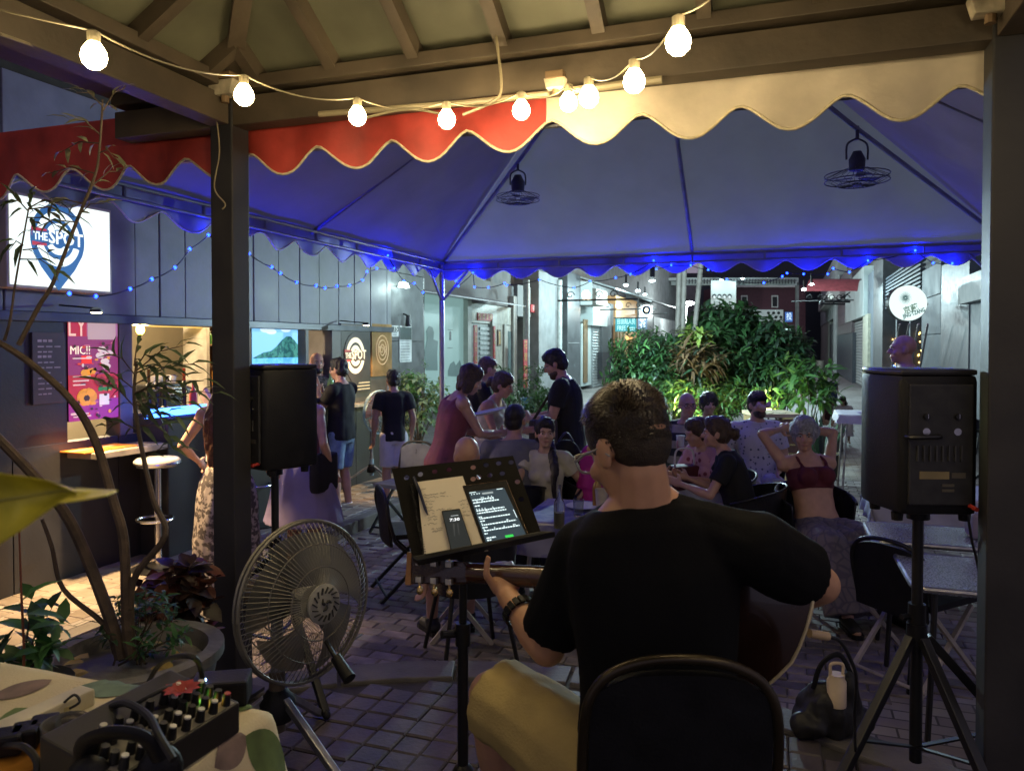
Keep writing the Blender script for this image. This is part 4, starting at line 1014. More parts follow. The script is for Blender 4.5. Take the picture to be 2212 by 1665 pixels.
fp(Q, 2070, 2135, 590, 650, -.6, .3, 'box_fascia', mat('slate base', (.04, .045, .06), .4), js)
for i in range(4):
    x = 1930+i*20; MB().tube([hit(x-14+i, 840, Q.pt(0, .5, 0), Q.v), hit(x+14, 700, Q.pt(0, .5, 0), Q.v)], .022, 6).build('handrail', M_CHROME, js, smooth=True)
# circular sign
cs = thing('circular_sign', 'bright white round sign reading JING TZANG with a dotted flower', 'sign', P(1958, 655, 15.2))
Yc = 15.2; c = P(1958, 655, Yc); rx, rz = 42*Yc/F, 39*Yc/F
RT = Matrix.Rotation(R(90), 3, 'X')
mb = MB(); mb.lathe([(rz, -.06), (rz*1.0, .06)], (0, 0, 0), 40, RT); mb.v = [c+V3((v.x*rx/rz, v.y, v.z)) for v in mb.v]; mb.build('case', M_BLACKM, cs)
mb = MB(); mb.lathe([(rz*.97, .061), (rz*.97, .075)], (0, 0, 0), 40, RT); mb.v = [c+V3((v.x*rx/rz, v.y, v.z)) for v in mb.v]; mb.build('lit_face', emat('round face', (.80, .98, .95), .95), cs)
ft = c-V3((0, .08, 0)); m_ = emat('round ink', (.10, .25, .24), .3)
q = ft+V3((-7*Yc/F, 0, 11*Yc/F)); mb = MB()
for k in range(1, 6):
    for i in range(k*6):
        a = i*2*math.pi/(k*6)+k*.3; mb.ell(q+V3((math.cos(a), 0, math.sin(a)))*(k*2.6*Yc/F), (.018-.0025*k, .004, .018-.0025*k), n=6, m=4)
mb.build('dotted_flower', m_, cs)
ex = V3((1, 0, .34)); ey = V3((-.34, 0, 1))
text('京藏', 'lettering', emat('round ink pale', (.22, .34, .26), .5), ft+V3((5*Yc/F, 0, -13*Yc/F)), ex, ey, .15, cs, fit=.30, bold=.004)
text('JING·TZANG', 'lettering', m_, ft+V3((12*Yc/F, 0, -22*Yc/F)), ex, ey, .11, cs, fit=.46, bold=.004)

MB().bar(c+V3((0, .06, 0)), c+V3((.6, .35, 0)), .05).build('bracket', M_BLACKM, cs)
# middle of the right row
rm = thing('tiled_front', 'maroon tiled pier and ribbed shutter front on the right row', 'shop', Q.pt(-3, 0, 0))
for i in range(6): fp(Q, 1808, 1839, 590+i*22, 611.4+i*22, -.6, .12+.004*(i % 2), 'tile', mat('maroon tile', (.13, .09, .10), .35, var=.2), rm, bevel=.01)
fp(Q, 1806, 1841, 722, 840, -.6, .14, 'base_panel', mat('slate base', (.04, .045, .06), .4), rm)
fp(Q, 1826, 1866, 596, 690, -.5, .2, 'white_fascia', M_TEALW, rm)
a0, a1, z0, z1 = Q.rect(1840, 1864, 694, 832, .0); fb(Q, a0, a1, -.4, -.05, 0, z1, 'shutter', M_ALU, rm); slats(Q, a0, a1, 0, z1, -.048, 22, mat('shutter metal', (.34, .36, .36), .45, .5), rm)
fp(Q, 1863, 1874, 680, 850, -.4, .15, 'pier', mat('cream pier', (.45, .44, .34), .5), rm)
fp(Q, 1874, 1886, 590, 860, -.5, .05, 'grey_panel', M_CLAD, rm)
rn = thing('plaster_front', 'pale plaster front with cream door and drain pipe on the right row', 'shop', Q.pt(6, 0, 0))
fp(Q, 1752, 1808, 600, 700, -.5, .1, 'wall', M_TEALW, rn); fp(Q, 1772, 1790, 690, 812, -.5, .05, 'cream_door', M_CREAM, rn)
fp(Q, 1790, 1800, 700, 815, -.5, .0, 'shutter', M_ALU, rn); fp(Q, 1800, 1806, 600, 818, .0, .2, 'pipe', M_TEALW, rn)
fp(Q, 1735, 1772, 700, 800, -.5, .05, 'wall', M_CONC, rn); fp(Q, 1752, 1760, 710, 798, .05, .1, 'doorway', M_DKGR, rn); fp(Q, 1742, 1748, 710, 796, .05, .1, 'doorway', M_DKGR, rn)
rd = thing('red_awning', 'small red curved shop awning high on the right row', 'awning', P(1762, 615, 30))
p0 = P(1752, 604, 29); MB().grid(lambda s, t: p0+V3((1.9*s-.9*t*0, 0, 0))-V3((.55*t, .9*t, .5*t*t)), 8, 6).build('cloth', mat('red awning faded', (.35, .07, .08), .6), rd, solid=.02); MB().bar(p0, p0+V3((1.9, 0, 0)), .05).build('rail', M_BLACKM, rd)
acu = thing('air_conditioner', 'white box air conditioner on the right row wall', 'air conditioner', P(1780, 655, 32))
fp(Q, 1768, 1792, 641, 660, .1, .7, 'case', M_WHITE, acu, bevel=.02); fp(Q, 1772, 1788, 645, 657, .7, .72, 'grille', M_DKGR, acu)
for k, px in enumerate((1825, 1836)):
    c = P(px, 652 if k else 657, 25-k); t = thing('scroll_bracket', ['upper wrought iron scroll bracket without a sign', 'lower wrought iron scroll bracket without a sign'][k], 'bracket', c, 'iron scroll brackets on the right row')
    mb = MB(); mb.tube([c, c-V3((.9, .2, 0))], .03, 6); mb.tube([c+UP*.3, c-V3((.45, .1, 0))], .02, 6); mb.build('arm', M_BLACKM, t)
    mb = MB()
    for j in range(4):
        q = c-V3((.1+j*.24, 0, -.12)); mb.tube([q+V3((.11*math.cos(a*.5)*(1-a/18), 0, .11*math.sin(a*.5)*(1-a/18))) for a in range(14)], .014, 5)
    mb.build('scrolls', M_BLACKM, t, smooth=True)
bkt = MB().lathe([(.26, 0), (.30, .62), (.32, .62), (.32, .65), (0, .60)], Q.pt(Q.sz(1778, 820, .6)[0], .8, 0), 18).build('tub', mat('pale tub', (.45, .43, .36), .5), smooth=40, label='pale plastic tub by the cream door on the right row', cat='tub')

# ================================================================ far end
Ye = 62
def far(x0, x1, y0, y1, Y, d, name, m, parent=None, **k):
    p = [P(x0, y0, Y), P(x1, y0, Y), P(x1, y1, Y), P(x0, y1, Y)]
    if p[3].z < 0: p[2].z = p[3].z = -.01
    return MB().prism(p, (0, d, 0)).build(name, m, parent, **k)
eb_ = thing('end_building', 'maroon two storey building with white framed windows closing the lane', 'building', P(1650, 740, Ye))
far(1560, 1740, 616, 800, Ye, 6, 'wall', M_BURG, eb_)
for x in (1601, 1667):
    w_ = far(x, x+14, 638, 664, Ye-.1, .08, 'window', M_WHITE, eb_); far(x+2, x+12, 641, 662, Ye-.14, .06, 'pane', M_DARKWALL, w_)
far(1592, 1722, 608, 620, Ye-.5, .6, 'cornice', M_WHITE, eb_)
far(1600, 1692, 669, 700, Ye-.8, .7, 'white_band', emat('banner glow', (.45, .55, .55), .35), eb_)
for i in range(7): MB().ell(P(1660+(i % 3)*11+(i > 2)*5, 676+(i//3)*9, Ye-.85), (.13, .03, .12), n=8, m=5).build('head_print', M_DARKWALL, eb_)
far(1600, 1692, 702, 760, Ye-.6, .5, 'base_wall', M_CONC, eb_)
bn = thing('portrait_banner', 'white hanging banner with four drawn heads in a row', 'banner', P(1563, 668, 56))
far(1536, 1590, 606, 668, 56, .08, 'cloth', emat('banner white', (.50, .56, .54), .42), bn)  # cloth made to glow faintly by emission
for i in range(4):
    x = 1543+i*11; MB().ell(P(x, 640, 55.9), (.16, .03, .18), n=10, m=6).build('head_print', M_DARKWALL, bn); MB().ell(P(x, 642, 55.87), (.10, .03, .11), n=10, m=6).build('face_print', M_WHITE, bn)
    far(x-.7, x+.7, 650, 660, 55.9, .03, 'stroke', M_DARKWALL, bn)
hang_sign(1697, 1712, 674, 695, 55, emat('blue sign', (.05, .13, .38), .9), [('投', .8)], 'blue sign with one white character before the end building', emat('blue sign letter', (.7, .9, 1), 1.0))
far(1683, 1714, 710, 740, Ye-.7, .6, 'lit_shop_front', emat('far shop glow', (.6, .95, .9), 1.3), label='small bright shop window at the lane end', cat='shop window')
cn = thing('station_canopy', 'long flat white ribbed canopy crossing the end of the lane', 'canopy', P(1590, 605, 58))
far(1400, 1725, 600, 606, 57, 3, 'edge', M_TEALW, cn); far(1450, 1725, 606, 616, 58, .3, 'beam', M_TEALW, cn)
for i in range(40): far(1462+i*6.5, 1464.5+i*6.5, 603, 613, 56.8, .1, 'rib', M_DKGR, cn)
for x in (1440, 1722): far(x, x+4, 610, 800, 58, .4, 'column', M_CONC, cn)
db = thing('dark_backdrop', 'dark backdrop block added to darken the sky at the lane end', 'building', P(1490, 740, 75))
far(1395, 1545, 590, 800, 75, 6, 'wall', mat('night backdrop', (.03, .035, .05), .8), db); far(1545, 1800, 560, 800, 78, 6, 'wall', mat('night backdrop', (.03, .035, .05), .8), db); far(1430, 1545, 690, 694, 74.8, .3, 'ledge', M_CONC, db)  # dark walls added to mask the bright sky behind
sl = thing('street_lamp', 'curved white street lamp seen through the bamboo poles', 'street lamp', P(1481, 780, 48))
c = P(1481, 745, 48); hd = P(1490, 653, 48)
MB().tube(smoothpath([V3((c.x, c.y, 0)), P(1480, 700, 48), P(1481, 668, 48), P(1485, 656, 48), hd]), .09, 8).build('post', M_WHITE, sl, smooth=True)
MB().ell(hd-UP*.05, (.28, .2, .12)).build('lamp_head', emat('lamp head', (.85, 1, 1), 12), sl, smooth=True); point_light('street_light', hd-UP*.4, 300, (.85, 1, 1), .2, sl)
# bamboo poles standing in the planter
M_BAM = mat('bamboo', (.30, .27, .24), .6, var=.3, scale=8, bump=.1)
for k, (x0, y0, x1, y1, lab) in enumerate(((1467, 598, 1463, 730, 'leftmost thin bamboo pole standing in the planter'), (1478, 592, 1473, 780, 'middle bamboo pole standing in the planter'), (1511, 604, 1499, 730, 'leaning bamboo pole on the right of the three'))):
    a, b = P(x1, y1, 13.5), P(x0, y0, 13.5); d = (a-b); a2 = b+d*((b.z-.3)/(b.z-a.z)); b2 = b-d.normalized()*1.2
    n = 9; pts = [a2.lerp(b2, i/n) for i in range(n+1)]
    t = thing('bamboo_pole', lab, 'pole', a2, 'bamboo poles in the planter'); MB().tube(pts, .045, 10).build('cane', M_BAM, t, smooth=True)
    mb = MB()
    for q in pts[1:-1]: mb.tube([q-d.normalized()*.012, q+d.normalized()*.012], .051, 10)
    mb.build('nodes', M_BAM, t)
# ================================================================ people
def lerp_table(tb, t):
    for (t0, *a), (t1, *b) in zip(tb[:-1], tb[1:]):
        if t <= t1: 
            k = (t-t0)/(t1-t0); k = max(0, k); return [x+(y-x)*k for x, y in zip(a, b)]
    return list(tb[-1][1:])
TORSO_M = [(-.13, .150, .105, 0), (-.06, .172, .118, 0), (.03, .168, .120, .004), (.12, .158, .112, .006), (.22, .160, .112, .004), (.34, .178, .122, .004), (.43, .185, .116, 0), (.50, .150, .090, -.006), (.545, .085, .066, -.006), (.575, .062, .058, 0)]
TORSO_F = [(-.13, .150, .110, -.01), (-.06, .178, .125, -.012), (.03, .168, .115, 0), (.12, .140, .100, .004), (.22, .138, .098, .004), (.34, .155, .110, .006), (.43, .160, .100, 0), (.50, .125, .080, -.004), (.545, .070, .058, -.006), (.575, .052, .050, 0)]
class Body:
    def __init__(s, h=1.72, female=False, sit=None, lean=0., lean2=None, side=0., head=(0, 0), tilt=0., hands=(None, None), elb=(None, None), knees=None, feet=None, fat=1.0, belly=0., spread=.0, roll=0., twist=0.):
        k = s.k = h/1.75; s.f = female; s.fat = fat; s.belly = belly
        s.tab = TORSO_F if female else TORSO_M
        pz = (.945*k if sit is None else sit+.10*k)
        s.pel = V3((0, 0, pz)); s.lean, s.lean2, s.side = R(lean), R(lean if lean2 is None else lean2), R(side)
        s.twist = R(twist)
        sh = .180 if female else .200
        s.sho = [s.T(.475)+s.fr(.475) @ V3((x*sh*k*fat**.4, -.01*k, 0)) for x in (-1, 1)]
        s.neck = s.T(.555); fr = s.fr(.55)
        s.hr = Matrix.Rotation(-R(head[0]), 3, 'Z') @ Matrix.Rotation(-R(head[1]), 3, 'X') @ Matrix.Rotation(R(tilt), 3, 'Y')
        base = fr @ V3((0, .012*k, .085*k)); s.headc = s.neck+base*.75+s.hr @ V3((0, .022, .085))*k
        hx = .088*k*(1.05 if female else 1.0)
        s.hip = [s.pel+V3((x*hx, 0, -.035*k)) for x in (-1, 1)]
        if sit is None:
            s.knee = [V3((x*(.10+spread)*k, .03*k, .50*k)) for x in (-1, 1)]; s.ank = [V3((x*(.115+spread*1.6)*k, -.02*k, .085*k)) for x in (-1, 1)]
        else:
            s.knee = [V3((x*(.13+spread)*k, .43*k, sit+.06*k)) for x in (-1, 1)]; s.ank = [V3((x*(.13+spread)*k, .46*k, .085*k)) for x in (-1, 1)]
        if knees: s.knee = [V3(a) if a else b for a, b in zip(knees, s.knee)]
        if feet: s.ank = [V3(a) if a else b for a, b in zip(feet, s.ank)]
        s.hand = []; s.elbow = []; s.wr = []
        for i, x in enumerate((-1, 1)):
            S_ = s.sho[i]; u, l = .285*k, .255*k
            H = V3(hands[i]) if hands[i] else S_+V3((x*.07, .05, -.52))*k
            hint = V3(elb[i]) if elb[i] else V3((x*.5, -.5, -.7))
            d = H-S_; D = min(d.length, (u+l)*.995); dn = d.normalized(); H = S_+dn*D
            a = (u*u-l*l+D*D)/(2*D); hh = math.sqrt(max(0, u*u-a*a)); hp = hint-dn*hint.dot(dn); hp.normalize()
            s.elbow.append(S_+dn*a+hp*hh); s.wr.append(H)
    def ang(s, t): return s.lean+(s.lean2-s.lean)*max(0, min(1, t/.55))
    def fr(s, t):
        return Matrix.Rotation(s.side*max(0, min(1, t/.3)), 3, 'Y') @ Matrix.Rotation(-s.ang(t), 3, 'X') @ Matrix.Rotation(s.twist*max(0, min(1, t/.5)), 3, 'Z')
    def T(s, t):
        p = s.pel.copy(); n = 8; dt = t/n
        for i in range(n): p += s.fr((i+.5)*dt if t > 0 else 0) @ V3((0, 0, dt*s.k))
        return p
    def torso(s, mb, t0, t1, inf=0.0, n=22, m=14, flare=0.0, fn=None):
        ts = [t0+(t1-t0)*i/m for i in range(m+1)]; base = len(mb.v)
        for t in ts:
            rx, ry, oy = lerp_table(s.tab, t); fa = s.fat if t < .46 else 1+(s.fat-1)*.4
            by = s.belly*math.exp(-((t-.13)/.13)**2)
            c = s.T(t); f = s.fr(t); g = inf+flare*max(0, (.15-t))
            for i in range(n):
                a = 2*math.pi*i/n; ca, sa = math.cos(a), math.sin(a)
                x = abs(ca)**.85*math.copysign(1, ca)*(rx*fa*s.k+g); y = abs(sa)**.85*math.copysign(1, sa)*(ry*fa*s.k+g)+oy*s.k+(by*max(0, sa) if sa > 0 else 0)
                mb.v.append(c+f @ V3((x, y, 0)))
        for j in range(m):
            for i in range(n):
                a = base+j*n+i; b = base+j*n+(i+1) % n; mb.f.append((a, b, b+n, a+n))
        mb.f.append(tuple(base+i for i in reversed(range(n)))); mb.f.append(tuple(base+m*n+i for i in range(n)))
    def chest(s, mb, inf=0.0, size=1.0):
        if s.f:
            for x in (-1, 1):
                mb.ell(s.T(.355)+s.fr(.36) @ V3((x*.072, .098*s.fat, 0))*s.k, [(.062*size)*s.k+inf, .055*size*s.k+inf, .064*size*s.k+inf])
    def limb(s, mb, a, b, r0, r1, inf=0.0, n=12, frac=1.0, f0=0.0, bulge=.0):
        a, b = V3(a), V3(b); k = s.k; q = a.lerp(b, frac); p = a.lerp(b, f0)
        rr = lambda t: (r0+(r1-r0)*t+bulge*math.sin(math.pi*min(1, t*1.5)))*k+inf
        m = 6; mb.tube([p.lerp(q, i/m) for i in range(m+1)], [rr(f0+(frac-f0)*i/m) for i in range(m+1)], n)
    def build_body(s, mb, fine=False):
        k = s.k; fa = s.fat
        s.torso(mb, -.13, .575); s.chest(mb, 0, getattr(s, 'bust', 1.0))
        nr = .058 if not s.f else .048
        mb.cap(s.neck-s.fr(.5) @ V3((0, 0, .06))*k, s.headc-s.hr @ V3((0, .015, .05))*k, nr*1.12*k, nr*k)
        for i in (0, 1):
            mb.cap(s.sho[i], s.T(.52), .062*k, .055*k); mb.ell(s.sho[i], .062*k*(.9 if s.f else 1))
            ar = (.82 if s.f else 1.0)*(.85+.15*fa)
            s.limb(mb, s.sho[i], s.elbow[i], .054*ar, .043*ar, bulge=.004); mb.ell(s.elbow[i], .043*ar*k)
            s.limb(mb, s.elbow[i], s.wr[i], .043*ar, .027*ar, bulge=.006); mb.ell(s.wr[i], .028*k*ar)
            s.hand_(mb, i, fine)
            s.limb(mb, s.hip[i], s.knee[i], .088*fa**.5, .058, bulge=.006); mb.ell(s.hip[i], .090*k*fa**.5); mb.ell(s.knee[i], .059*k)
            s.limb(mb, s.knee[i], s.ank[i], .056, .038, bulge=.010); mb.ell(s.ank[i], .040*k)
            fd = s.footdir(i); mb.cap(s.ank[i]+fd*-.03*k-UP*.03*k, s.ank[i]+fd*.15*k-UP*.052*k, .040*k, .030*k)
        s.head_(mb)
    def footdir(s, i):
        d = getattr(s, 'fd', None)
        if d: return V3(d[i]).normalized()
        return V3(((-.18, .18)[i], 1, 0)).normalized()
    def hand_(s, mb, i, fine=False):
        k = s.k*.95; w = s.wr[i]; d = (s.wr[i]-s.elbow[i]).normalized()
        g = getattr(s, 'grip', {}).get(i)
        if g: d = V3(g[0]).normalized(); pn = V3(g[1])
        else: pn = V3((-1 if i else 1, .3, 0))
        pn = (pn-d*pn.dot(d)).normalized(); x = d.cross(pn)*(1 if i else -1)   # x towards the thumb side
        curl = g[2] if g else .35
        Rm = Matrix((x, d, pn)).transposed()
        mb.ell(w+d*.045*k, (.040*k, .055*k, .019*k), Rm)
        r = (.0088 if fine else .0112)*k
        for j in range(4):
            b = w+d*.085*k+x*(.027-.018*j)*k; L = (.036, .042, .040, .030)[j]*k*1.15; p = b; dd = d
            pts = [w+d*.055*k+x*(.022-.015*j)*k, p]
            for q in range(3):
                a = curl*(1.0 if q == 0 else 1.25)
                ax = dd.cross(pn2 := (pn-dd*pn.dot(dd)).normalized()) if False else x
                dd = Matrix.Rotation(a*(1 if i else -1), 3, x) @ dd if False else (dd*math.cos(a)+(x.cross(dd) if i else dd.cross(x))*math.sin(a)*-1).normalized()
                p = p+dd*L*(1, .7, .55)[q]; pts.append(p)
            mb.tube(pts, [r*1.15, r*1.1, r, r*.95, r*.8], 8)
        t0 = w+d*.02*k+x*.025*k; t1 = t0+(x*.75+d*.6).normalized()*.042*k+pn*.010*k; t2 = t1+(x*.25+d*.9+pn*.35).normalized()*.034*k
        if getattr(s, 'thumb', {}).get(i): t1 = t0+V3(s.thumb[i][0])*k; t2 = t1+V3(s.thumb[i][1])*k
        mb.tube([t0, t1, t2], [r*1.5, r*1.25, r*.95], 8)
    def hp(s, x, y, z): return s.headc+s.hr @ V3((x, y, z))*s.k*s.hs
    hs = 1.0
    def he(s, mb, c, r, inf=0.0): mb.ell(s.hp(*c), [a*s.k*s.hs+inf for a in r], s.hr)
    def head_(s, mb):
        s.he(mb, (0, -.014, .032), (.077, .096, .088)); s.he(mb, (0, .022, -.025), (.063, .072, .085)); s.he(mb, (0, .018, -.072), (.054, .058, .045))
        s.he(mb, (0, .060, -.090), (.028, .027, .024)); s.he(mb, (0, .077, .026), (.050, .018, .013))
        mb.cap(s.hp(0, .088, .014), s.hp(0, .111, -.024), .009*s.k, .014*s.k); s.he(mb, (0, .099, -.028), (.019, .012, .010))
        s.he(mb, (0, .086, -.058), (.024, .011, .007)); s.he(mb, (0, .085, -.069), (.020, .011, .007))
        for x in (-1, 1):
            s.he(mb, (x*.078, -.008, -.010), (.010, .022, .034)); s.he(mb, (x*.042, .060, -.030), (.022, .024, .022))
SKINS = {}
def skin(c): 
    return mat('skin '+str(c), c, .48, var=.10, scale=18, sss=.10, bump=.03, bscale=300)
SK_L, SK_P, SK_T, SK_D = (.50, .29, .21), (.46, .25, .20), (.40, .235, .15), (.46, .29, .20)
HAIRC = {'dark': (.012, .009, .008), 'brown': (.055, .032, .018), 'lbrown': (.12, .075, .042), 'grey': (.28, .29, .32), 'auburn': (.10, .035, .018)}
def hair_mat(c): return mat('hair '+c, HAIRC[c], .45, var=.45, scale=60, bump=.5, bscale=240)
def person(label, loc, face, b, skinc=SK_L, hair=('short', 'dark'), wear=(), vox=.0095, group=None, features=True, beard=None, glasses=False, z=0.0, fine=False, it=3):
    """face: 0 looks away from the camera, 90 to the right, 180 towards it"""
    root = thing('person', label, 'person', (loc[0], loc[1], z), group, local=True, rz=-R(face))
    mb = MB(); b.build_body(mb, fine); body = voxel(mb, 'body', skin(skinc), root, vox, it)
    k = b.k
    # ---- hair
    hs, hc = hair
    if hs != 'bald':
        mb = MB(); hm = hair_mat(hc)
        if hs in ('short', 'buzz', 'bob', 'long', 'bun', 'pony', 'curly', 'fade'):
            o = .004 if hs == 'buzz' else (.022 if hs == 'curly' else .011)
            if hs == 'fade':
                b.he(mb, (0, -.012, .058), (.074, .096, .074), o); b.he(mb, (0, -.035, .02), (.076, .074, .07), .004); b.he(mb, (.01, .045, .098), (.056, .05, .032), .004)
            else:
                b.he(mb, (0, -.022, .042), (.078, .094, .088), o); b.he(mb, (0, .002, .080), (.066, .078, .050), o)
                b.he(mb, (0, -.045, -.01), (.072, .062, .075), o)
            if hs == 'bob': 
                for x in (-1, 1): b.he(mb, (x*.068, -.012, -.05), (.026, .055, .085))
                b.he(mb, (0, -.055, -.06), (.075, .04, .08))
            if hs == 'long':
                mb.tube([b.hp(0, -.06, 0), b.hp(0, -.085, -.1), b.T(.44)+b.fr(.4) @ V3((0, -.13, 0))*k, b.T(.25)+b.fr(.2) @ V3((0, -.135, 0))*k, b.T(.10)+b.fr(.1) @ V3((0, -.14, 0))*k], [.075*k, .09*k, .10*k, .09*k, .05*k], 14, flat=.42, side=b.fr(.4) @ V3((1, 0, 0)))
                for x in (-1, 1): b.he(mb, (x*.072, -.03, -.06), (.024, .05, .09))
            if hs == 'bun':
                mb.ell(b.hp(-.01, -.135, .0), [.046*k]*3); mb.ell(b.hp(.01, -.15, -.03), [.036*k]*3)
            if hs == 'pony':
                mb.tube(smoothpath([b.hp(0, -.10, -.02), b.hp(-.05, -.09, -.10), b.T(.46)+b.fr(.4) @ V3((-.105, .125, 0))*k, b.T(.32)+b.fr(.3) @ V3((-.11, .175, 0))*k, b.T(.12)+b.fr(.1) @ V3((-.11, .165, 0))*k], 4), [.03*k+.012*math.sin(i*.3) for i in range(16)]+[.015*k], 10)
            if hs == 'curly':
                r9 = random.Random(4)
                for i in range(60):
                    a = r9.uniform(0, 6.28); e = r9.uniform(-.5, 1.4); q = V3((math.cos(a)*math.cos(e), math.sin(a)*math.cos(e)-.1, math.sin(e)))
                    if q.y > .45 and q.z < .5: continue
                    mb.ell(b.hp(q.x*.092, q.y*.105-.015, q.z*.10+.035), [.024*k]*3, n=8, m=6)
        ho = voxel(mb, 'hair', hm, root, .0075, 2, disp=.010 if hs != 'buzz' else .0015, dsc=32, seed=len(label))
    if beard:
        mb = MB(); b.he(mb, (0, .03, -.078), (.056, .062, .046), .004); b.he(mb, (0, .062, -.098), (.036, .034, .030), .004)
        voxel(mb, 'beard', hair_mat(beard), root, .007, 2, disp=.003, dsc=40)
    if features:
        for x in (-1, 1):
            mb = MB(); b.he(mb, (x*.031, .082, .004), (.013, .008, .0065)); e = mb.build('eye', mat('eye white', (.55, .52, .50), .2, var=0), root, smooth=True)
            mb = MB(); b.he(mb, (x*.031, .0885, .004), (.0058, .003, .0058)); mb.build('iris', mat('eye iris', (.02, .013, .01), .1, var=0), e, smooth=True)
            mb = MB(); mb.tube([b.hp(x*.014, .094, .021), b.hp(x*.032, .095, .026), b.hp(x*.050, .082, .021)], [.0028*k, .0034*k, .002*k], 6); mb.build('eyebrow', hair_mat(hc if hc != 'grey' else 'brown'), root, smooth=True)
        mb = MB(); mb.tube([b.hp(-.023, .089, -.064), b.hp(-.010, .0965, -.0615), b.hp(0, .0975, -.063), b.hp(.010, .0965, -.0615), b.hp(.023, .089, -.064)], [.002*k, .0042*k, .0042*k, .0042*k, .002*k], 6)
        mb.build('lips', mat('lips', (.34, .11, .10), .4, var=.1), root, smooth=True)
    if glasses:
        mb = MB()
        for x in (-1, 1):
            c = b.hp(x*.033, .108, .003); mb.tube([c+b.hr @ V3((.026*math.cos(a*.5236), 0, .020*math.sin(a*.5236)))*k for a in range(13)], .0022*k, 6)
            mb.tube([b.hp(x*.058, .104, .008), b.hp(x*.080, .03, .010), b.hp(x*.082, -.01, .004)], .002*k, 6)
        mb.tube([b.hp(-.008, .112, .006), b.hp(.008, .112, .006)], .002*k, 6); mb.build('glasses', M_BLACK, root, smooth=True)
    n = 0
    for w in wear:
        n += 1; kind, m = w[0], w[1]; opt = w[2] if len(w) > 2 else {}
        mb = MB(); nm = kind
        if kind in ('tshirt', 'tank', 'bra', 'blouse', 'shirt'):
            hem = opt.get('hem', -.09); top = {'tshirt': .538, 'blouse': .53, 'shirt': .55, 'tank': .475, 'bra': .43}[kind]; low = .27 if kind == 'bra' else hem
            inf = .013+opt.get('loose', 0) if kind != 'bra' else .008
            b.torso(mb, low, top, inf, flare=opt.get('flare', .06)); b.chest(mb, inf*.8, opt.get('bust', getattr(b, 'bust', 1.0)))
            if kind in ('tshirt', 'blouse', 'shirt'):
                sl = opt.get('sleeve', .58)
                for i in (0, 1):
                    mb.cap(b.sho[i], b.T(.515), .062*k+inf*.8, .055*k+inf*.5); mb.ell(b.sho[i], .062*k+inf*.9)
                    b.limb(mb, b.sho[i], b.elbow[i], .056, .052, inf+.006, frac=min(sl, 1))
                    if sl > 1: mb.ell(b.elbow[i], .046*k+inf); b.limb(mb, b.elbow[i], b.wr[i], .046, .034, inf, frac=sl-1)
            else:
                for i in (0, 1):
                    q = b.T(.50)+b.fr(.5) @ V3(((-.085, .085)[i]*(1.15 if kind == 'bra' else 1.35), 0, .02))*k
                    f_ = b.T(.40)+b.fr(.4) @ V3(((-.075, .075)[i]*1.2, .105*b.fat, 0))*k; g_ = b.T(.38)+b.fr(.4) @ V3(((-.075, .075)[i]*1.2, -.10*b.fat, 0))*k
                    wd2 = .016 if kind == 'bra' else .030
                    mb.tube(smoothpath([f_, b.T(.47)+b.fr(.47) @ V3(((-.08, .08)[i]*1.3, .085, 0))*k, q+UP*.018, b.T(.46)+b.fr(.46) @ V3(((-.08, .08)[i]*1.3, -.085, 0))*k, g_], 4), [wd2*k]*17, 10, flat=.55, side=b.fr(.4) @ V3((1, 0, 0)))
            nm = {'bra': 'crop_top', 'tshirt': 'shirt', 'shirt': 'shirt', 'blouse': 'blouse', 'tank': 'tank_top'}[kind]
            o = voxel(mb, nm, m, root, .0095, 2, disp=opt.get('fold', .009), dsc=8, seed=n+len(label))
        elif kind in ('shorts', 'trousers'):
            b.torso(mb, -.13, opt.get('top', .03), .014); L_ = opt.get('len', .85)
            for i in (0, 1):
                mb.ell(b.hip[i], .095*k*b.fat**.5+.014)
                b.limb(mb, b.hip[i], b.knee[i], .094*b.fat**.5, .078, .016, frac=min(1, L_))
                if L_ > 1: mb.ell(b.knee[i], .062*k+.014); b.limb(mb, b.knee[i], b.ank[i], .062, .056, .012, frac=L_-1)
            o = voxel(mb, nm, m, root, .011, 2, disp=.009, dsc=8, seed=n+3)
        elif kind in ('skirt', 'dress_skirt'):
            zb = opt.get('hem', .12); r0, r1 = opt.get('r', (.19, .30)); c = b.T(.08)
            if opt.get('sit'):
                b.torso(mb, -.13, .06, .016)
                for i in (0, 1):
                    mb.ell(b.hip[i], .11*k); b.limb(mb, b.hip[i], b.knee[i], .105, .10, .015); mb.ell(b.knee[i], .098*k)
                    mb.tube([b.knee[i], b.knee[i].lerp(b.ank[i], .5), b.knee[i].lerp(b.ank[i], opt.get('frac', .95))], [.10*k, .125*k, .15*k], 14)
                km = (b.knee[0]+b.knee[1])/2; hm_ = (b.hip[0]+b.hip[1])/2; am = (b.ank[0]+b.ank[1])/2
                mb.tube([hm_, km], [.12*k, .09*k], 14, flat=.7); mb.tube([km, km.lerp(am, opt.get('frac', .95))], [.09*k, .17*k], 14)
            else:
                m_ = 9; pts = [c.lerp(V3((c.x, c.y+.01, zb)), i/m_) for i in range(m_+1)]
                rs = [(r0+(r1-r0)*(i/m_)**.8+.02*math.exp(-((i/m_-.25)/.2)**2))*k for i in range(m_+1)]; rs[0] = r0*.86*k
                mb.tube(pts, rs, 20, flat=.78, side=(1, 0, 0))
            o = voxel(mb, 'skirt', m, root, .012, 2, disp=opt.get('fold', .018), dsc=7, seed=n)
        elif kind in ('shoes', 'trainers', 'sandals'):
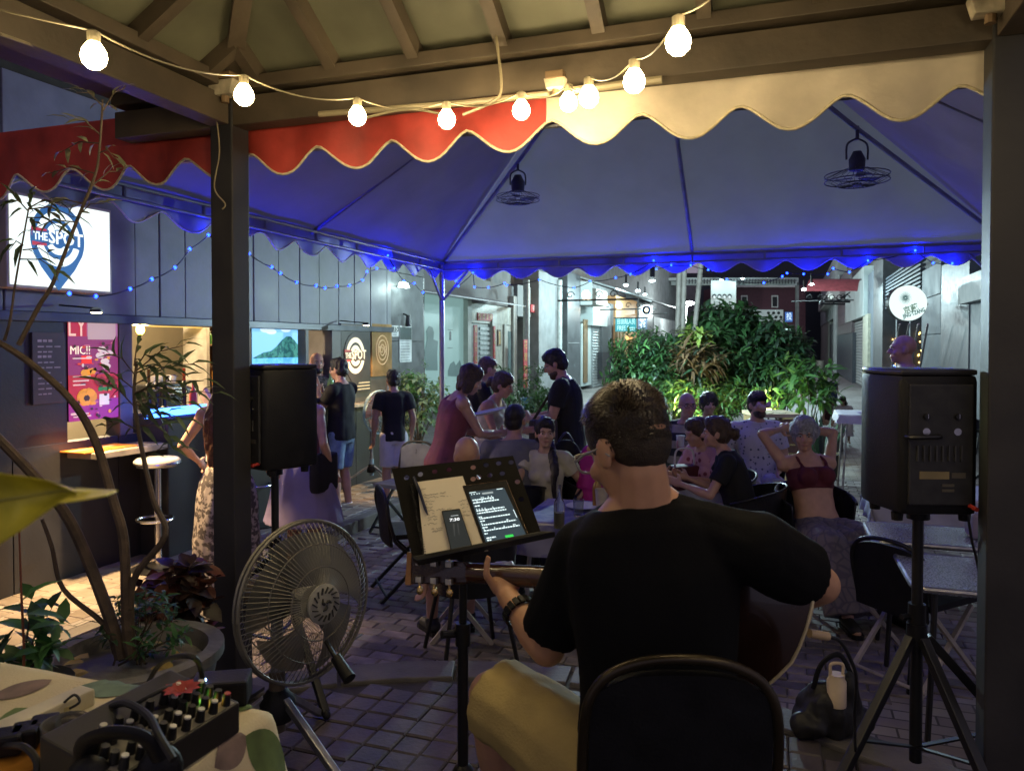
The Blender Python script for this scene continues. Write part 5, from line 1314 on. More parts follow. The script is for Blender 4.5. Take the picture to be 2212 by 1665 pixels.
            for i in (0, 1):
                mb = MB(); fd = b.footdir(i); a = b.ank[i]; sd = fd.cross(UP)
                zg = a.z-.085*k
                sole = [(-.075, .032), (-.03, .036), (.05, .038), (.12, .046), (.165, .040), (.19, .02)]
                out = [V3((a.x, a.y, zg))+fd*x*k+sd*w_*k for x, w_ in sole]+[V3((a.x, a.y, zg))+fd*x*k-sd*w_*k for x, w_ in reversed(sole)]
                so = MB().prism(out, UP*.026)
                mb.cap(V3((a.x, a.y, zg+.06*k))-fd*.035*k, V3((a.x, a.y, zg+.042*k))+fd*.14*k, .046*k, .036*k); mb.v += []
                if kind != 'sandals': mb.tube([V3((a.x, a.y, zg+.05*k)), V3((a.x, a.y, zg+.115*k))], [.046*k, .048*k], 12)
                sh_ = voxel(mb, 'shoe', m, root, .008, 2); so.build('sole', M_WHITE if kind == 'trainers' else M_BLACK, sh_)
        elif kind == 'cap':
            b.he(mb, (0, -.01, .055), (.086, .104, .082)); cm = MB(); 
            o = voxel(mb, 'cap', m, root, .008, 2)
            cut = [v for v in o.data.vertices]
            mb = MB(); mb.prism([b.hp(x, y, .062) for x, y in ((-.075, .06), (-.06, .12), (-.03, .155), (.03, .155), (.06, .12), (.075, .06))], b.hr @ V3((0, 0, .008))); mb.build('cap_brim', m, o)
        elif kind == 'bag':
            i = opt.get('side', 1); x = (-1, 1)[i]; c = b.T(opt.get('t', .02))+V3((x*.24, opt.get('y', -.02), 0))*k
            mb.box(c, (.09, .26, .30)); o = mb.build('shoulder_bag', m, root, bevel=.03, smooth=60)
            mb = MB(); mb.tube(smoothpath([c+V3((-x*.03, .1, .14)), b.T(.40)+V3((x*.10, .13, 0))*k, b.T(.54)+V3((-x*.07, .02, .02))*k, b.T(.40)+V3((x*.05, -.14, 0))*k, c+V3((-x*.03, -.1, .14))], 5), .014, 8, flat=.4); mb.build('strap', m, o, smooth=True)
        elif kind == 'watch':
            i = opt.get('side', 0); d = (b.wr[i]-b.elbow[i]).normalized(); p = b.wr[i]-d*opt.get('d', .03)
            mb.tube([p-d*.011, p+d*.011], .034*k*opt.get('r', 1), 16); o = mb.build('wristband', m, root, bevel=.003, smooth=True)
    return root, b
def hd(px, py, Y):    # where a head centre is seen
    return P(px, py, Y)
def place(px, Y): return ((px-1106)/F*Y, Y)
TS_BLACK = mat('black cotton', (.006, .006, .0075), .85, var=.2, scale=10, bump=.15, bscale=120)
DEN = mat('light denim', (.17, .26, .38), .85, var=.3, scale=14, bump=.2, bscale=200)
WHT = mat('white cotton', (.55, .54, .56), .85, var=.12, scale=8, bump=.15, bscale=100)
MAUVE = mat('burgundy knit', (.20, .055, .085), .85, var=.2, scale=10, bump=.15, bscale=100)
GREYT = mat('grey blue cotton', (.13, .135, .17), .85, var=.15, scale=8, bump=.15, bscale=100)
SHOEW = mat('white shoe', (.6, .6, .6), .5, var=.15); SHOEB = mat('dark shoe', (.02, .02, .022), .6, var=.2)
KHAKI = mat('khaki cotton', (.30, .27, .20), .85, var=.2, bump=.15)
def stand(label, px, Y, face, b, **kw): return person(label, place(px, Y), face, b, **kw)

# -- by the bar
stand('long haired woman in a white crop top and long floral skirt beside the left post', 486, 5.5, 12, Body(1.66, True, hands=((-.30, .12, .98), (.26, .12, .96)), spread=.02), skinc=SK_L, hair=('long', 'auburn'), features=False,
      wear=[('tank', WHT, {'hem': .12}), ('skirt', pattern('floral skirt', 'noise', (.34, .30, .30), (.06, .05, .055), 26), {'hem': .10, 'r': (.18, .30)}), ('shoes', SHOEB)])
stand('woman with dark hair, lilac skirt and black shoulder bag behind the left speaker', 652, 6.0, 25, Body(1.64, True, head=(20, 0), hands=((-.18, .25, 1.1), (.24, .05, .9))), skinc=SK_L, hair=('long', 'dark'), features=False,
      wear=[('tank', MAUVE, {'hem': 0}), ('skirt', mat('lilac cotton', (.22, .19, .36), .8, var=.1, bump=.1), {'hem': .46, 'r': (.19, .36)}), ('bag', TS_BLACK, {'side': 1, 't': -.02}), ('shoes', SHOEB)])
stand('bald bearded man in a dark patterned shirt talking at the serving window', 683, 9.0, 150, Body(1.74, hands=((-.12, .34, 1.18), (.16, .32, 1.12)), fat=1.06), skinc=SK_P, hair=('bald', 'dark'), beard='dark',
      wear=[('shirt', pattern('dark print', 'noise', (.10, .08, .09), (.02, .018, .02), 30), {'sleeve': .7}), ('shorts', TS_BLACK), ('shoes', SHOEB)])
stand('man in black t-shirt, light denim shorts and white trainers drinking at the bar', 737, 8.35, -70, Body(1.68, head=(-5, 6), hands=((-.06, .26, 1.36), (.06, .28, 1.34)), elb=((-.3, -.2, -1), (.3, -.2, -1)), fat=.98), skinc=SK_L, hair=('short', 'dark'), glasses=True,
      wear=[('tshirt', TS_BLACK), ('shorts', DEN, {'len': .92}), ('trainers', SHOEW)])
stand('boy with dark hair in a black t-shirt and white shorts seen from behind', 850, 8.75, -24, Body(1.54, head=(-10, 0), spread=-.01, fat=.80), skinc=SK_T, hair=('short', 'dark'), features=False,
      wear=[('tshirt', TS_BLACK, {'loose': .002}), ('shorts', WHT, {'len': .95}), ('shoes', SHOEB)])
# -- standing round the tables
bw = Body(1.70, True, lean=8, lean2=20, head=(6, 28), hands=((-.10, .42, 1.06), (.10, .44, 1.12)), elb=((-.6, -.2, -1), (.6, -.2, -1)), fat=1.10)
stand('woman with a brown bob in a burgundy tank top holding a paper plate', 962, 6.3, 68, bw, skinc=SK_L, hair=('bob', 'brown'),
      wear=[('tank', MAUVE), ('trousers', mat('plum skirt', (.15, .045, .07), .8), {'len': 1.6}), ('shoes', SHOEB)])
b_ = Body(1.76, lean=10, lean2=26, head=(0, 25), hands=((-.16, .40, 1.0), (.22, .34, .88)))
stand('short haired man in a black t-shirt bending behind the woman in burgundy', 1000, 7.5, 62, b_, skinc=SK_L, hair=('buzz', 'lbrown'), wear=[('tshirt', TS_BLACK), ('shorts', KHAKI), ('watch', M_BLACK, {'side': 1})])
b_ = Body(1.60, True, lean=6, lean2=18, head=(0, 20), hands=((-.10, .36, 1.05), (.10, .38, 1.08)), fat=1.05)
stand('woman in a pale lace tank top reaching over the table behind the plate', 1048, 7.05, 110, b_, skinc=SK_P, hair=('bun', 'brown'), wear=[('tank', mat('pale lace', (.42, .42, .40), .85, bump=.5, bscale=150)), ('skirt', mat('pale teal skirt', (.32, .42, .42), .8), {'hem': .5})])
b_ = Body(1.80, lean=2, lean2=8, head=(-4, 26), hands=((-.07, .34, 1.16), (.05, .36, 1.17)), elb=((-.4, -.3, -1), (.4, -.3, -1)), fat=1.10, belly=.03)
pr, pb_ = stand('tall man in glasses and black t-shirt standing over his phone', 1228, 7.1, -76, b_, skinc=SK_L, hair=('short', 'dark'), glasses=True, beard='brown',
      wear=[('tshirt', TS_BLACK, {'loose': .012}), ('shorts', WHT), ('bag', mat('brown bag', (.05, .035, .03), .6), {'side': 0, 't': .05, 'y': .18}), ('shoes', SHOEB)])
def held(root, b, i, size, m, name, label, cat, off=(0, .06, .03), rx=0):
    """something in a hand: a thing of its own, set where the palm is"""
    p = b.wr[i]+V3(off); w = Rz(root.rotation_euler.z) @ p+V3(root.location)
    mb = MB(); mb.box(w, size, Rz(root.rotation_euler.z) @ Matrix.Rotation(R(rx), 3, 'X')); return mb.build(name, m, bevel=.004, label=label, cat=cat)
held(pr, pb_, 0, (.07, .14, .009), M_BLACK, 'phone', 'dark phone held low by the tall standing man', 'phone', (.06, .07, .03), 25)
stand('large bald man standing behind the right speaker looking left', 1958, 7.0, -82, Body(1.92, head=(6, 0), fat=1.25, belly=.06), skinc=SK_P, hair=('bald', 'brown'),
      wear=[('tshirt', mat('slate cotton', (.05, .06, .08), .8)), ('shorts', KHAKI), ('trainers', mat('grey shoe', (.2, .2, .2), .6))])
# -- children far right
stand('toddler with dark hair in a navy pinafore standing on the lane paving', 1800, 21.0, 172, Body(1.02, True, head=(0, 8)), skinc=SK_D, hair=('short', 'dark'), vox=.012, features=True,
      wear=[('tshirt', WHT, {'hem': .2}), ('tank', mat('navy cloth', (.03, .055, .12), .8), {'hem': 0, 'loose': .012}), ('skirt', mat('navy cloth', (.03, .055, .12), .8), {'hem': .30, 'r': (.17, .24)})])
person('small dark haired child crouching left of the toddler among the spiky leaves', place(1785, 15.5), 160, Body(1.10, True, sit=.25, lean=20, lean2=30), skinc=SK_D, hair=('long', 'dark'), vox=.012, wear=[('tshirt', mat('plum cloth', (.08, .03, .04), .8))])
person('long haired girl in a white dress sitting low beside the white table', place(1822, 14.6), 200, Body(1.15, True, sit=.28, lean=14, head=(30, 20)), skinc=SK_D, hair=('long', 'dark'), vox=.012, features=False, wear=[('tshirt', WHT), ('skirt', WHT, {'sit': True, 'frac': .7})])

# -- seated
CHAIRS = []
def seated(label, px, Y, face, b, seat=.45, chair='arm', **kw):
    x, y = place(px, Y); r_, bb = person(label, (x, y), face, b, **kw)
    CHAIRS.append((x, y, face, chair)); return r_, bb
seated('bald man sitting low in front of the group, head just above the music stand', 1015, 4.5, -20, Body(1.66, sit=.43, lean=4, head=(0, 5)), skinc=SK_L, hair=('bald', 'brown'), features=False, wear=[('tshirt', mat('pale pink cotton', (.40, .33, .32), .8)), ('shorts', KHAKI), ('shoes', SHOEB)])
seated('man with cropped dark hair in a grey blue t-shirt seated with his back to us', 1106, 6.0, 10, Body(1.76, sit=.45, lean=6, lean2=14, head=(15, 0), hands=((-.15, .38, .75), (.20, .36, .74))), skinc=SK_L, hair=('buzz', 'dark'), features=False, wear=[('tshirt', GREYT), ('shorts', KHAKI), ('shoes', SHOEB)])
_aw = Body(1.62, True, sit=.42, lean=4, head=(-20, -2), hands=((-.24, .12, .62), (.20, .40, .62)), fat=.90); _aw.bust = .74
seated('dark haired woman in a cream buttoned blouse with a ponytail over her shoulder', 1180, 6.0, 195, _aw, skinc=SK_D, hair=('pony', 'dark'), vox=.0085,
       wear=[('blouse', mat('cream blouse', (.50, .47, .34), .8, bump=.15), {'sleeve': .42, 'hem': .0}), ('trousers', TS_BLACK, {'len': 1.9}), ('watch', M_BLACK, {'side': 1}), ('shoes', SHOEB)])
seated('curly haired person in a magenta jacket half hidden behind the guitarist', 1285, 6.2, 120, Body(1.66, True, sit=.44, lean=8, head=(10, 0)), skinc=SK_P, hair=('curly', 'lbrown'), features=False, wear=[('shirt', mat('magenta cloth', (.36, .01, .20), .75, var=.15, bump=.2), {'sleeve': 1.7, 'loose': .02}), ('trousers', TS_BLACK, {'len': 1.8})])
b_ = Body(1.78, sit=.46, lean=4, lean2=10, head=(-30, 0), hands=((-.05, .36, .88), (.18, .34, .84)), fat=1.15, belly=.04)
r_, bb = seated('bald man with glasses and a striped polo shirt holding a white cup', 1488, 7.4, -155, b_, skinc=SK_P, hair=('bald', 'brown'), glasses=True, wear=[('tshirt', pattern('polo stripes', 'stripes', (.30, .26, .22), (.012, .012, .02), 2.1), {'sleeve': .75}), ('shorts', KHAKI)])
seated('person with dark curly hair seated by the bushes behind the striped man', 1530, 8.3, 180, Body(1.66, sit=.44), skinc=SK_T, hair=('curly', 'dark'), features=False, wear=[('tshirt', TS_BLACK)])
b_ = Body(1.76, sit=.46, lean=-4, lean2=2, head=(-14, -4), hands=((-.16, .2, .66), (.24, .16, .62)), fat=1.05)
r_, bb = seated('bearded man in a black cap and white floral shirt with blossoms over his eyes', 1636, 7.4, 185, b_, skinc=SK_L, hair=('short', 'brown'), beard='brown', wear=[('cap', TS_BLACK), ('shirt', pattern('floral shirt', 'dots', (.05, .06, .11), (.45, .43, .50), 26, thr=.25), {'sleeve': .7, 'loose': .0}), ('shorts', mat('cream shorts', (.42, .39, .36), .8))])
wq = Rz(r_.rotation_euler.z)
mb = MB()
for x, y, z in ((-.05, .125, .012), (-.028, .135, -.006), (.034, .135, -.012), (.052, .125, .004), (.012, .14, -.022)):
    mb.ell(wq @ bb.hp(x, y, z)+r_.location, .024, n=8, m=6)
mb.build('blossom', mat('pale blossom', (.60, .42, .40), .7, var=.2, scale=40), smooth=True, label='pale pink blossoms worn like glasses by the bearded man', cat='flowers')
seated('woman in a pink strawberry print top leaning to the table behind the bun haired woman', 1556, 6.3, -115, Body(1.62, True, sit=.44, lean=14, lean2=26, hands=((-.12, .42, .80), (.12, .44, .80)), fat=1.1, head=(0, 15)), skinc=SK_L, hair=('bun', 'brown'), features=False,
       wear=[('tshirt', pattern('strawberry print', 'dots', (.18, .03, .06), (.50, .27, .32), 16, thr=.28), {'sleeve': .6}), ('trousers', TS_BLACK, {'len': 1.7})])
seated('woman with a dark bun in a black t-shirt turned to the left at the table', 1612, 5.75, -72, Body(1.66, True, sit=.45, lean=14, lean2=22, head=(-4, 2), hands=((-.16, .46, .80), (.14, .48, .80)), fat=1.12), skinc=SK_L, hair=('bun', 'brown'),
       wear=[('tshirt', TS_BLACK, {'sleeve': .6}), ('skirt', pattern('strawberry print', 'dots', (.18, .03, .06), (.50, .27, .32), 16, thr=.28), {'sit': True, 'frac': .8})])
b_ = Body(1.70, True, sit=.42, lean=-16, lean2=-22, head=(28, 4), hands=((-.075, -.40, 1.19), (.08, -.40, 1.19)), elb=((-1, .25, .25), (1, .25, .25)), knees=((-.22, .42, .50), (.16, .46, .50)), feet=((-.24, .62, .085), (.16, .66, .085)), fat=1.08)
seated('smiling woman in a dark red crop top leaning back with hands behind her head', 1768, 5.6, 172, b_, skinc=SK_L, hair=('curly', 'grey'), vox=.0085,
       wear=[('bra', mat('dark red jersey', (.10, .012, .022), .8, var=.15, bump=.1), {'bust': 1.12, 'fold': .003}), ('skirt', pattern('boho skirt', 'cells', (.10, .09, .13), (.16, .14, .17), 14, thr=.08), {'sit': True, 'frac': .98}), ('sandals', SHOEB)])
# ================================================================ chairs and tables
M_CHAIR = mat('black chair plastic', (.012, .012, .015), .3, var=.25, scale=10)
def armchair(label, x, y, face, group='black bucket chairs around the tables', z=0):
    t = thing('armchair', label, 'chair', (x, y, z), group, local=True, rz=-R(face))
    def sh(s, tt):
        a = R(-115)+R(230)*s; r = .25
        zz = .44+(.80-.44)*tt*(.55+.45*math.cos(a*.62)); k = 1+.12*tt
        return V3((r*k*math.sin(a), -.02-r*k*math.cos(a), zz))
    MB().grid(sh, 26, 6).build('backrest', M_CHAIR, t, smooth=80, solid=.014)
    MB().tube([sh(i/26, 1.0) for i in range(27)], .011, 8).build('rim', M_CHAIR, t, smooth=True)
    MB().lathe([(.235, 0), (.24, .018), (.22, .03), (0, .024)], (0, 0, .42), 24).build('seat', M_CHAIR, t, smooth=50)
    for a, b in ((-1, -1), (1, -1), (-1, 1), (1, 1)): MB().tube([V3((a*.15, b*.15, .425)), V3((a*.22, b*.23, 0))], .013, 8).build('leg', M_BLACKM, t, smooth=True)
    return t
AC = armchair('black bucket chair under the woman leaning back in the dark red top', 0, 0, 0)
first = True
LBL = {}
def chair_at(x, y, face, label):
    global first
    o = AC if first else copy_tree(AC); first = False
    o.location = (x, y, 0); o.rotation_euler = (0, 0, -R(face)); o['label'] = label
    return o
names = ['under the low sitting bald man by the music stand', 'under the man in the grey blue t-shirt', 'under the woman in the cream blouse', 'under the person in magenta', 'under the man in the striped polo', 'under the dark curly haired person by the bushes', 'under the man with the black cap', 'under the woman in strawberry print', 'under the bun haired woman in black', 'under the woman leaning back with raised arms']
for (x, y, f, _), nm in zip(CHAIRS, names): chair_at(x, y, f, 'black bucket chair '+nm)
# ================================================================ musician, guitar, chair
class Gtr(Body): pass
gx, gy = place(1435, 1.56)
gb = Gtr(1.76, sit=.46, lean=5, lean2=11, side=-4, head=(-34, 24), fat=.92, belly=.02, spread=.12, knees=((-.36, .30, .58), (.25, .45, .58)), feet=((-.30, .42, .085), (.27, .44, .085)))
O = V3((gx, gy, PZ)); loc_ = lambda p: p-O
gb.headc = loc_(P(1357, 968, 1.63)); gb.neck = gb.neck.lerp(loc_(P(1388, 1090, 1.61)), .6)
gb.sho = [loc_(P(1268, 1192, 1.66)), loc_(P(1640, 1188, 1.56))]
gb.elbow = [loc_(P(1182, 1398, 1.74)), loc_(P(1772, 1262, 1.66))]
gb.wr = [loc_(P(1098, 1290, 1.885)), loc_(P(1560, 1330, 1.86))]
gb.grip = {0: ((-.15, .62, .60), (.0, -.55, .83), .75), 1: ((-.7, .5, -.3), (-.2, .6, -.8), .5)}
gb.thumb = {0: ((-.030, -.012, .050), (.006, .010, .046))}
SK_G = (.50, .27, .16)
gr, _ = person('guitarist in a black t-shirt seen from behind on a folding chair', (gx, gy), 0, gb, skinc=SK_G, hair=('bald', 'brown'), features=False, z=PZ, vox=.0052, fine=True, it=5)
shorts = mat('tan shorts cloth', (.48, .36, .13), .85, var=.15, scale=10, bump=.2, bscale=160)
def garment(prims, nm, m, vox=.008, disp=.010, dsc=7, it=3):
    mb = MB(); prims(mb); return voxel(mb, nm, m, gr, vox, it, disp=disp, dsc=dsc, seed=4)
def shirt(mb):
    k = gb.k; gb.torso(mb, -.08, .535, .016, flare=.10)
    for i in (0, 1):
        mb.cap(gb.sho[i], gb.T(.515), .074*k, .066*k); mb.ell(gb.sho[i], .076*k)
        gb.limb(mb, gb.sho[i], gb.elbow[i], .064, .060, .012, frac=(.84, .70)[i])
garment(shirt, 'shirt', mat('musician shirt', (.0035, .0035, .004), .9, var=.2, bump=.1, bscale=140, spec=.2), disp=.009)
def sh_(mb):
    k = gb.k; gb.torso(mb, -.13, .02, .012)
    for i in (0, 1): mb.ell(gb.hip[i], .115*k); gb.limb(mb, gb.hip[i], gb.knee[i], .108, .088, .012, frac=.96)
garment(sh_, 'shorts', shorts)
# hair: close sides and longer tousled top, single strands
k = gb.k; mb = MB()
gb.he(mb, (0, -.012, .044), (.079, .098, .086), .004); gb.he(mb, (0, -.040, .012), (.071, .062, .076), .003)
hc_ = voxel(mb, 'hair', mat('musician hair base', (.030, .019, .010), .6, var=.5, scale=60, bump=.6, bscale=300), gr, .005, 3)
mb = MB(); rh = random.Random(9)
for i in range(5200):
    a = rh.uniform(0, 2*math.pi); e = rh.uniform(-.85, 1.5)
    q = V3((math.cos(a)*math.cos(e), math.sin(a)*math.cos(e), math.sin(e)))
    if q.y > .30 and q.z < .45: continue
    top = max(0, min(1, (q.z-.05)/.45)); 
    if q.z < -.42: continue
    p = gb.hp(q.x*.081, q.y*.099-.014, q.z*.091+.036 if q.z > 0 else q.z*.10+.036)
    nn = gb.hr @ V3((q.x/.081, q.y/.099, q.z/.091)).normalized()
    L_ = .006+.024*top*rh.uniform(.6, 1.2); sw = noise.noise_vector(p*16)
    tdir = gb.hr @ V3((.45+sw.x*1.1, .65+sw.y*.8, -.05)); tdir = (tdir-nn*tdir.dot(nn)).normalized()
    if top < .25: tdir = (gb.hr @ V3((sw.x*.4, -.1, -1))); tdir = (tdir-nn*tdir.dot(nn)).normalized()
    m1 = p+nn*L_*.42+tdir*L_*.4; m2 = p+nn*L_*(.40 if top > .3 else .3)+tdir*L_*1.15
    w = .0011+.0009*top; x_ = nn.cross(tdir).normalized()*w
    n0 = len(mb.v); mb.v += [p+x_, p-x_, m1+x_*.9, m1-x_*.9, m2]; mb.f += [(n0, n0+1, n0+3, n0+2), (n0+2, n0+3, n0+4)]
MH = mat('musician hair', (.026, .015, .007), .38, var=.4, scale=30, island=.5, spec=.6)
MH2 = mb.build('hair_strands', MH, hc_); MH2['kind'] = 'stuff'
# clear framed glasses
mb = MB(); M_CLEAR = mat('clear acetate', (.75, .72, .66), .08, var=0, spec=.8, trans=.55)
for x in (-1, 1):
    c = gb.hp(x*.034, .108, .002); shp = [(.028, .006), (.024, .018), (-.02, .02), (-.027, .008), (-.022, -.016), (0, -.022), (.02, -.016)]
    mb.tube(smoothpath([c+gb.hr @ V3((px_*x, 0, pz_)) for px_, pz_ in shp+shp[:1]], 4), .0032, 6)
    mb.tube([gb.hp(x*.062, .106, .008), gb.hp(x*.080, .05, .008), gb.hp(x*.084, -.004, .004), gb.hp(x*.083, -.03, -.02)], [.004, .003, .0025, .002], 6)
mb.build('glasses', M_CLEAR, gr, smooth=True)
d_ = (gb.wr[0]-gb.elbow[0]).normalized(); q_ = gb.wr[0]-d_*.055
mb = MB(); 
for i in range(16):
    a = i*math.pi/8; ax = d_.orthogonal().normalized(); ay = d_.cross(ax); rr_ = .0385
    mb.box(q_+ax*rr_*math.cos(a)+ay*rr_*math.sin(a), (.013, .007, .022), basis(-ax*math.sin(a)+ay*math.cos(a), ax*math.cos(a)+ay*math.sin(a)))
mb.build('bracelet', M_BLACK, gr, bevel=.0015)
# ---- chair
def folding_chair(label, loc, face, z, group='black folding chairs', seatc=M_BLACK, legm=M_ALU, bw=.225, back=.88, rim=None):
    t = thing('folding_chair', label, 'chair', (loc[0], loc[1], z), group, local=True, rz=-R(face))
    fr_ = [(-bw, -.20, .44), (-bw, -.255, back-.15), (-bw*.86, -.262, back-.055), (-bw*.5, -.268, back-.012), (0, -.27, back), (bw*.5, -.268, back-.012), (bw*.86, -.262, back-.055), (bw, -.255, back-.15), (bw, -.20, .44)]
    MB().tube(smoothpath(fr_, 5), .0125 if rim is None else .010, 10).build('back_frame', rim or M_BLACKM, t, smooth=True)
    MB().grid(lambda s, u: V3(((-1+2*s)*bw*.94, -.262-.02*math.cos((s-.5)*3)+.03*(1-u), back-.40+.375*u-.055*abs(2*s-1)**3*u)), 14, 8).build('back_pad', seatc, t, smooth=80, solid=.022)
    MB().grid(lambda s, u: V3(((-1+2*s)*.205, -.19+.40*u, .45+.012*math.sin(math.pi*s)*math.sin(math.pi*u))), 12, 10).build('seat', seatc, t, smooth=80, solid=-.035)
    for x in (-1, 1):
        MB().bar(V3((x*bw, -.20, .44)), V3((x*bw, .24, 0)), .022, .022).build('leg', legm, t)
        MB().bar(V3((x*.205, .16, .44)), V3((x*.205, -.30, 0)), .022, .022).build('leg', legm, t)
    for y, z_2 in ((.20, .05), (-.26, .05)): MB().tube([V3((-bw, y, z_2)), V3((bw, y, z_2))], .010, 8).build('crossbar', legm, t)
    return t
cx_, cy_ = .318, 1.64
folding_chair('black folding chair with rounded back under the guitarist', (cx_, cy_), 2, PZ, bw=.178, back=.872, rim=mat('bronzed rim', (.045, .034, .02), .32, .6, var=.3))
# ---- guitar
H_, J_ = P(893, 1229, 2.03), P(1190, 1250, 1.865)
ga = (J_-H_).normalized(); gn = V3((ga.y, -ga.x, 0)).normalized()
if gn.y < 0: gn = -gn
gn = (gn-UP*.12).normalized(); gn = (gn-ga*gn.dot(ga)).normalized(); gv = gn.cross(ga)
if gv.z < 0: gv = -gv
gt = thing('guitar', 'dark acoustic guitar held by the guitarist, its neck crossing below the music stand', 'guitar', H_+ga*.8)
M_GB = mat('dark guitar wood', (.035, .016, .010), .2, var=.35, scale=8, coat=.5); M_GT = mat('spruce top', (.5, .33, .14), .3, var=.15)
X_ = lambda a, v, n=0: H_+ga*a+gv*v+gn*n
out = []
for i in range(33):
    t = i/32; a = .50+.50*t
    w = .145*math.exp(-((t-.18)/.20)**2)+.20*math.exp(-((t-.70)/.30)**2)
    w *= min(1, (max(0, t)/.05)**.5)*min(1, (max(0, 1-t)/.08)**.5); out.append((a, w))
pts = [X_(a, w*.76) for a, w in out]+[X_(a, -w) for a, w in reversed(out[1:-1])]
MB().prism([p-gn*.05 for p in pts], gn*.10).build('body', M_GB, gt, bevel=.004, smooth=30)
MB().prism([p+gn*.0505 for p in pts], gn*.003).build('soundboard', M_GT, gt)
for o_ in (-.0505, .0505): MB().tube([p+gn*o_ for p in pts+pts[:1]], .0035, 6).build('binding', mat('cream binding', (.62, .52, .30), .4), gt, smooth=True)
MB().prism([X_(.17, .024, .005), X_(.56, .028, .03), X_(.56, -.028, .03), X_(.17, -.024, .005)], gn*.008).build('fretboard', mat('fretboard', (.03, .018, .012), .4), gt)
mb = MB(); mb.tube([X_(.165, 0, 0), X_(.3, 0, 0), X_(.50, 0, 0), X_(.545, 0, 0)], [.024, .025, .027, .04], 12, flat=.62, side=gv); mb.build('neck', mat('neck wood', (.06, .022, .012), .25, var=.3, coat=.4), gt, smooth=True)
MB().prism([X_(.0, .032, -.012), X_(.0, -.036, -.012), X_(.15, -.030, .0), X_(.185, -.022, .0), X_(.185, .022, .0), X_(.15, .028, .0)], gn*.014).build('headstock', M_GB, gt, bevel=.002)
MB().prism([X_(-.012, .046, -.014), X_(-.018, -.040, -.014), X_(.0, -.040, -.014), X_(.002, .046, -.014)], gn*.02).build('headstock_end', mat('pale end wood', (.38, .18, .06), .45, var=.25), gt, bevel=.002)
M_GOLD = mat('gold metal', (.75, .52, .22), .25, 1.0, var=.1)
for j in range(3):
    for sg_ in (1, -1):
        a = .03+.045*j; p = X_(a, sg_*.022, -.012)
        tn = MB().box(p-gn*.006, (.018, .014, .016), basis(ga, gn)).build('tuner', mat('nickel', (.5, .47, .42), .3, 1.0), gt, bevel=.002)
        q = X_(a, sg_*.050, -.016); MB().tube([p-gn*.006, q], .003, 6).build('shaft', M_GOLD, tn); MB().ell(q, (.010, .006, .012), basis(ga, gn)).build('peg', M_GOLD, tn, smooth=True)
for j in range(6): MB().tube([X_(.16, -.018+.0072*j, .016), X_(.85, -.022+.009*j, .062)], .0007, 4).build('string', M_CHROME, gt)
jc = X_(1.0, -.01, 0)
jk = thing('guitar_cable', 'black guitar lead with a pale plug drooping from the guitar to the floor', 'cable', P(1790, 1375, 1.72))
MB().tube([P(1748, 1367, 1.70), P(1788, 1374, 1.72)], .010, 10).build('plug', mat('pale plug', (.5, .36, .2), .4), jk, smooth=50)
MB().tube(smoothpath([P(1788, 1374, 1.72), P(1815, 1385, 1.76), P(1838, 1425, 1.80), P(1850, 1470, 1.85), P(1846, 1560, 1.95), G(1850, 1660, PZ+.01)], 6), .0045, 8).build('lead', M_CABLE, jk, smooth=True)

# ================================================================ music stand with sheet, tablet, phone
BLc, BRc, TLc = P(893, 1213, 1.95), P(1176, 1160, 1.97), P(843, 1010, 2.12)
ex_ = (BRc-BLc).normalized(); ey_ = TLc-BLc; ey_ = (ey_-ex_*ey_.dot(ex_)).normalized(); nn_ = ex_.cross(ey_)   # towards the camera
if nn_.dot(CAMP-BLc) < 0: nn_ = -nn_
D_ = lambda px, py, o=0: hit(px, py, BLc+nn_*o, nn_)
ms = thing('music_stand', 'black music stand with a perforated desk holding notebook and screens', 'music stand', G(1000, 1665, PZ))
desk = [D_(846, 1012), D_(1108, 984), D_(1172, 1158), D_(893, 1213)]
# desk with round holes
bm = bmesh.new(); 
def holes_mesh():
    from mathutils.geometry import delaunay_2d_cdt
    o = desk[3]; to2 = lambda p: V3(((p-o).dot(ex_), (p-o).dot(ey_), 0)).to_2d()
    vs = []; fcs = []
    vs += [to2(p) for p in desk]; fcs.append([3, 2, 1, 0])
    hp_ = [(878, 1031), (908, 1024), (939, 1018), (970, 1014), (1022, 1009), (1050, 1004), (1077, 1000), (1104-0, 998), (1034, 1030), (1058, 1026), (1085, 1022), (1092-0, 1044), (1022, 1034), (1118, 1040), (1126, 1078)]
    for x, y in hp_:
        c = to2(D_(x, y)); n0 = len(vs); vs += [c+V3((.0075*math.cos(i*.5236), .0075*math.sin(i*.5236), 0)).to_2d() for i in range(12)]; fcs.append(list(range(n0, n0+12)))
    v, e, f, ov, oe, of = delaunay_2d_cdt(vs, [], fcs, 1, 1e-6)
    mb = MB(); keep = [ff for ff, src in zip(f, of) if src == [0]]
    mb.add([o+ex_*q.x+ey_*q.y for q in v], keep); return mb
holes_mesh().build('desk', mat('stand enamel', (.008, .007, .006), .85, spec=.15, var=.3, scale=10, bump=.08, bscale=200), ms, solid=.002)
MB().prism([D_(893, 1213), D_(1172, 1158), D_(1200, 1160), D_(905, 1222)], nn_*.035).build('lip', M_BLACKM, ms, bevel=.002)
bk = D_(1010, 1110)-nn_*.02
pole_t = bk; base_p = V3((P(1000, 1600, 2.05).x, 2.05, PZ))
MB().bar(bk, P(1001, 1210, 2.05), .03, .02).build('tilt_bracket', M_BLACKM, ms)
MB().tube([P(1001, 1200, 2.05), V3((base_p.x, 2.05, PZ+.62))], .011, 10).build('upper_tube', M_BLACKM, ms, smooth=True)
MB().tube([V3((base_p.x, 2.05, PZ+.66)), V3((base_p.x, 2.05, PZ+.12))], .015, 10).build('lower_tube', M_BLACKM, ms, smooth=True)
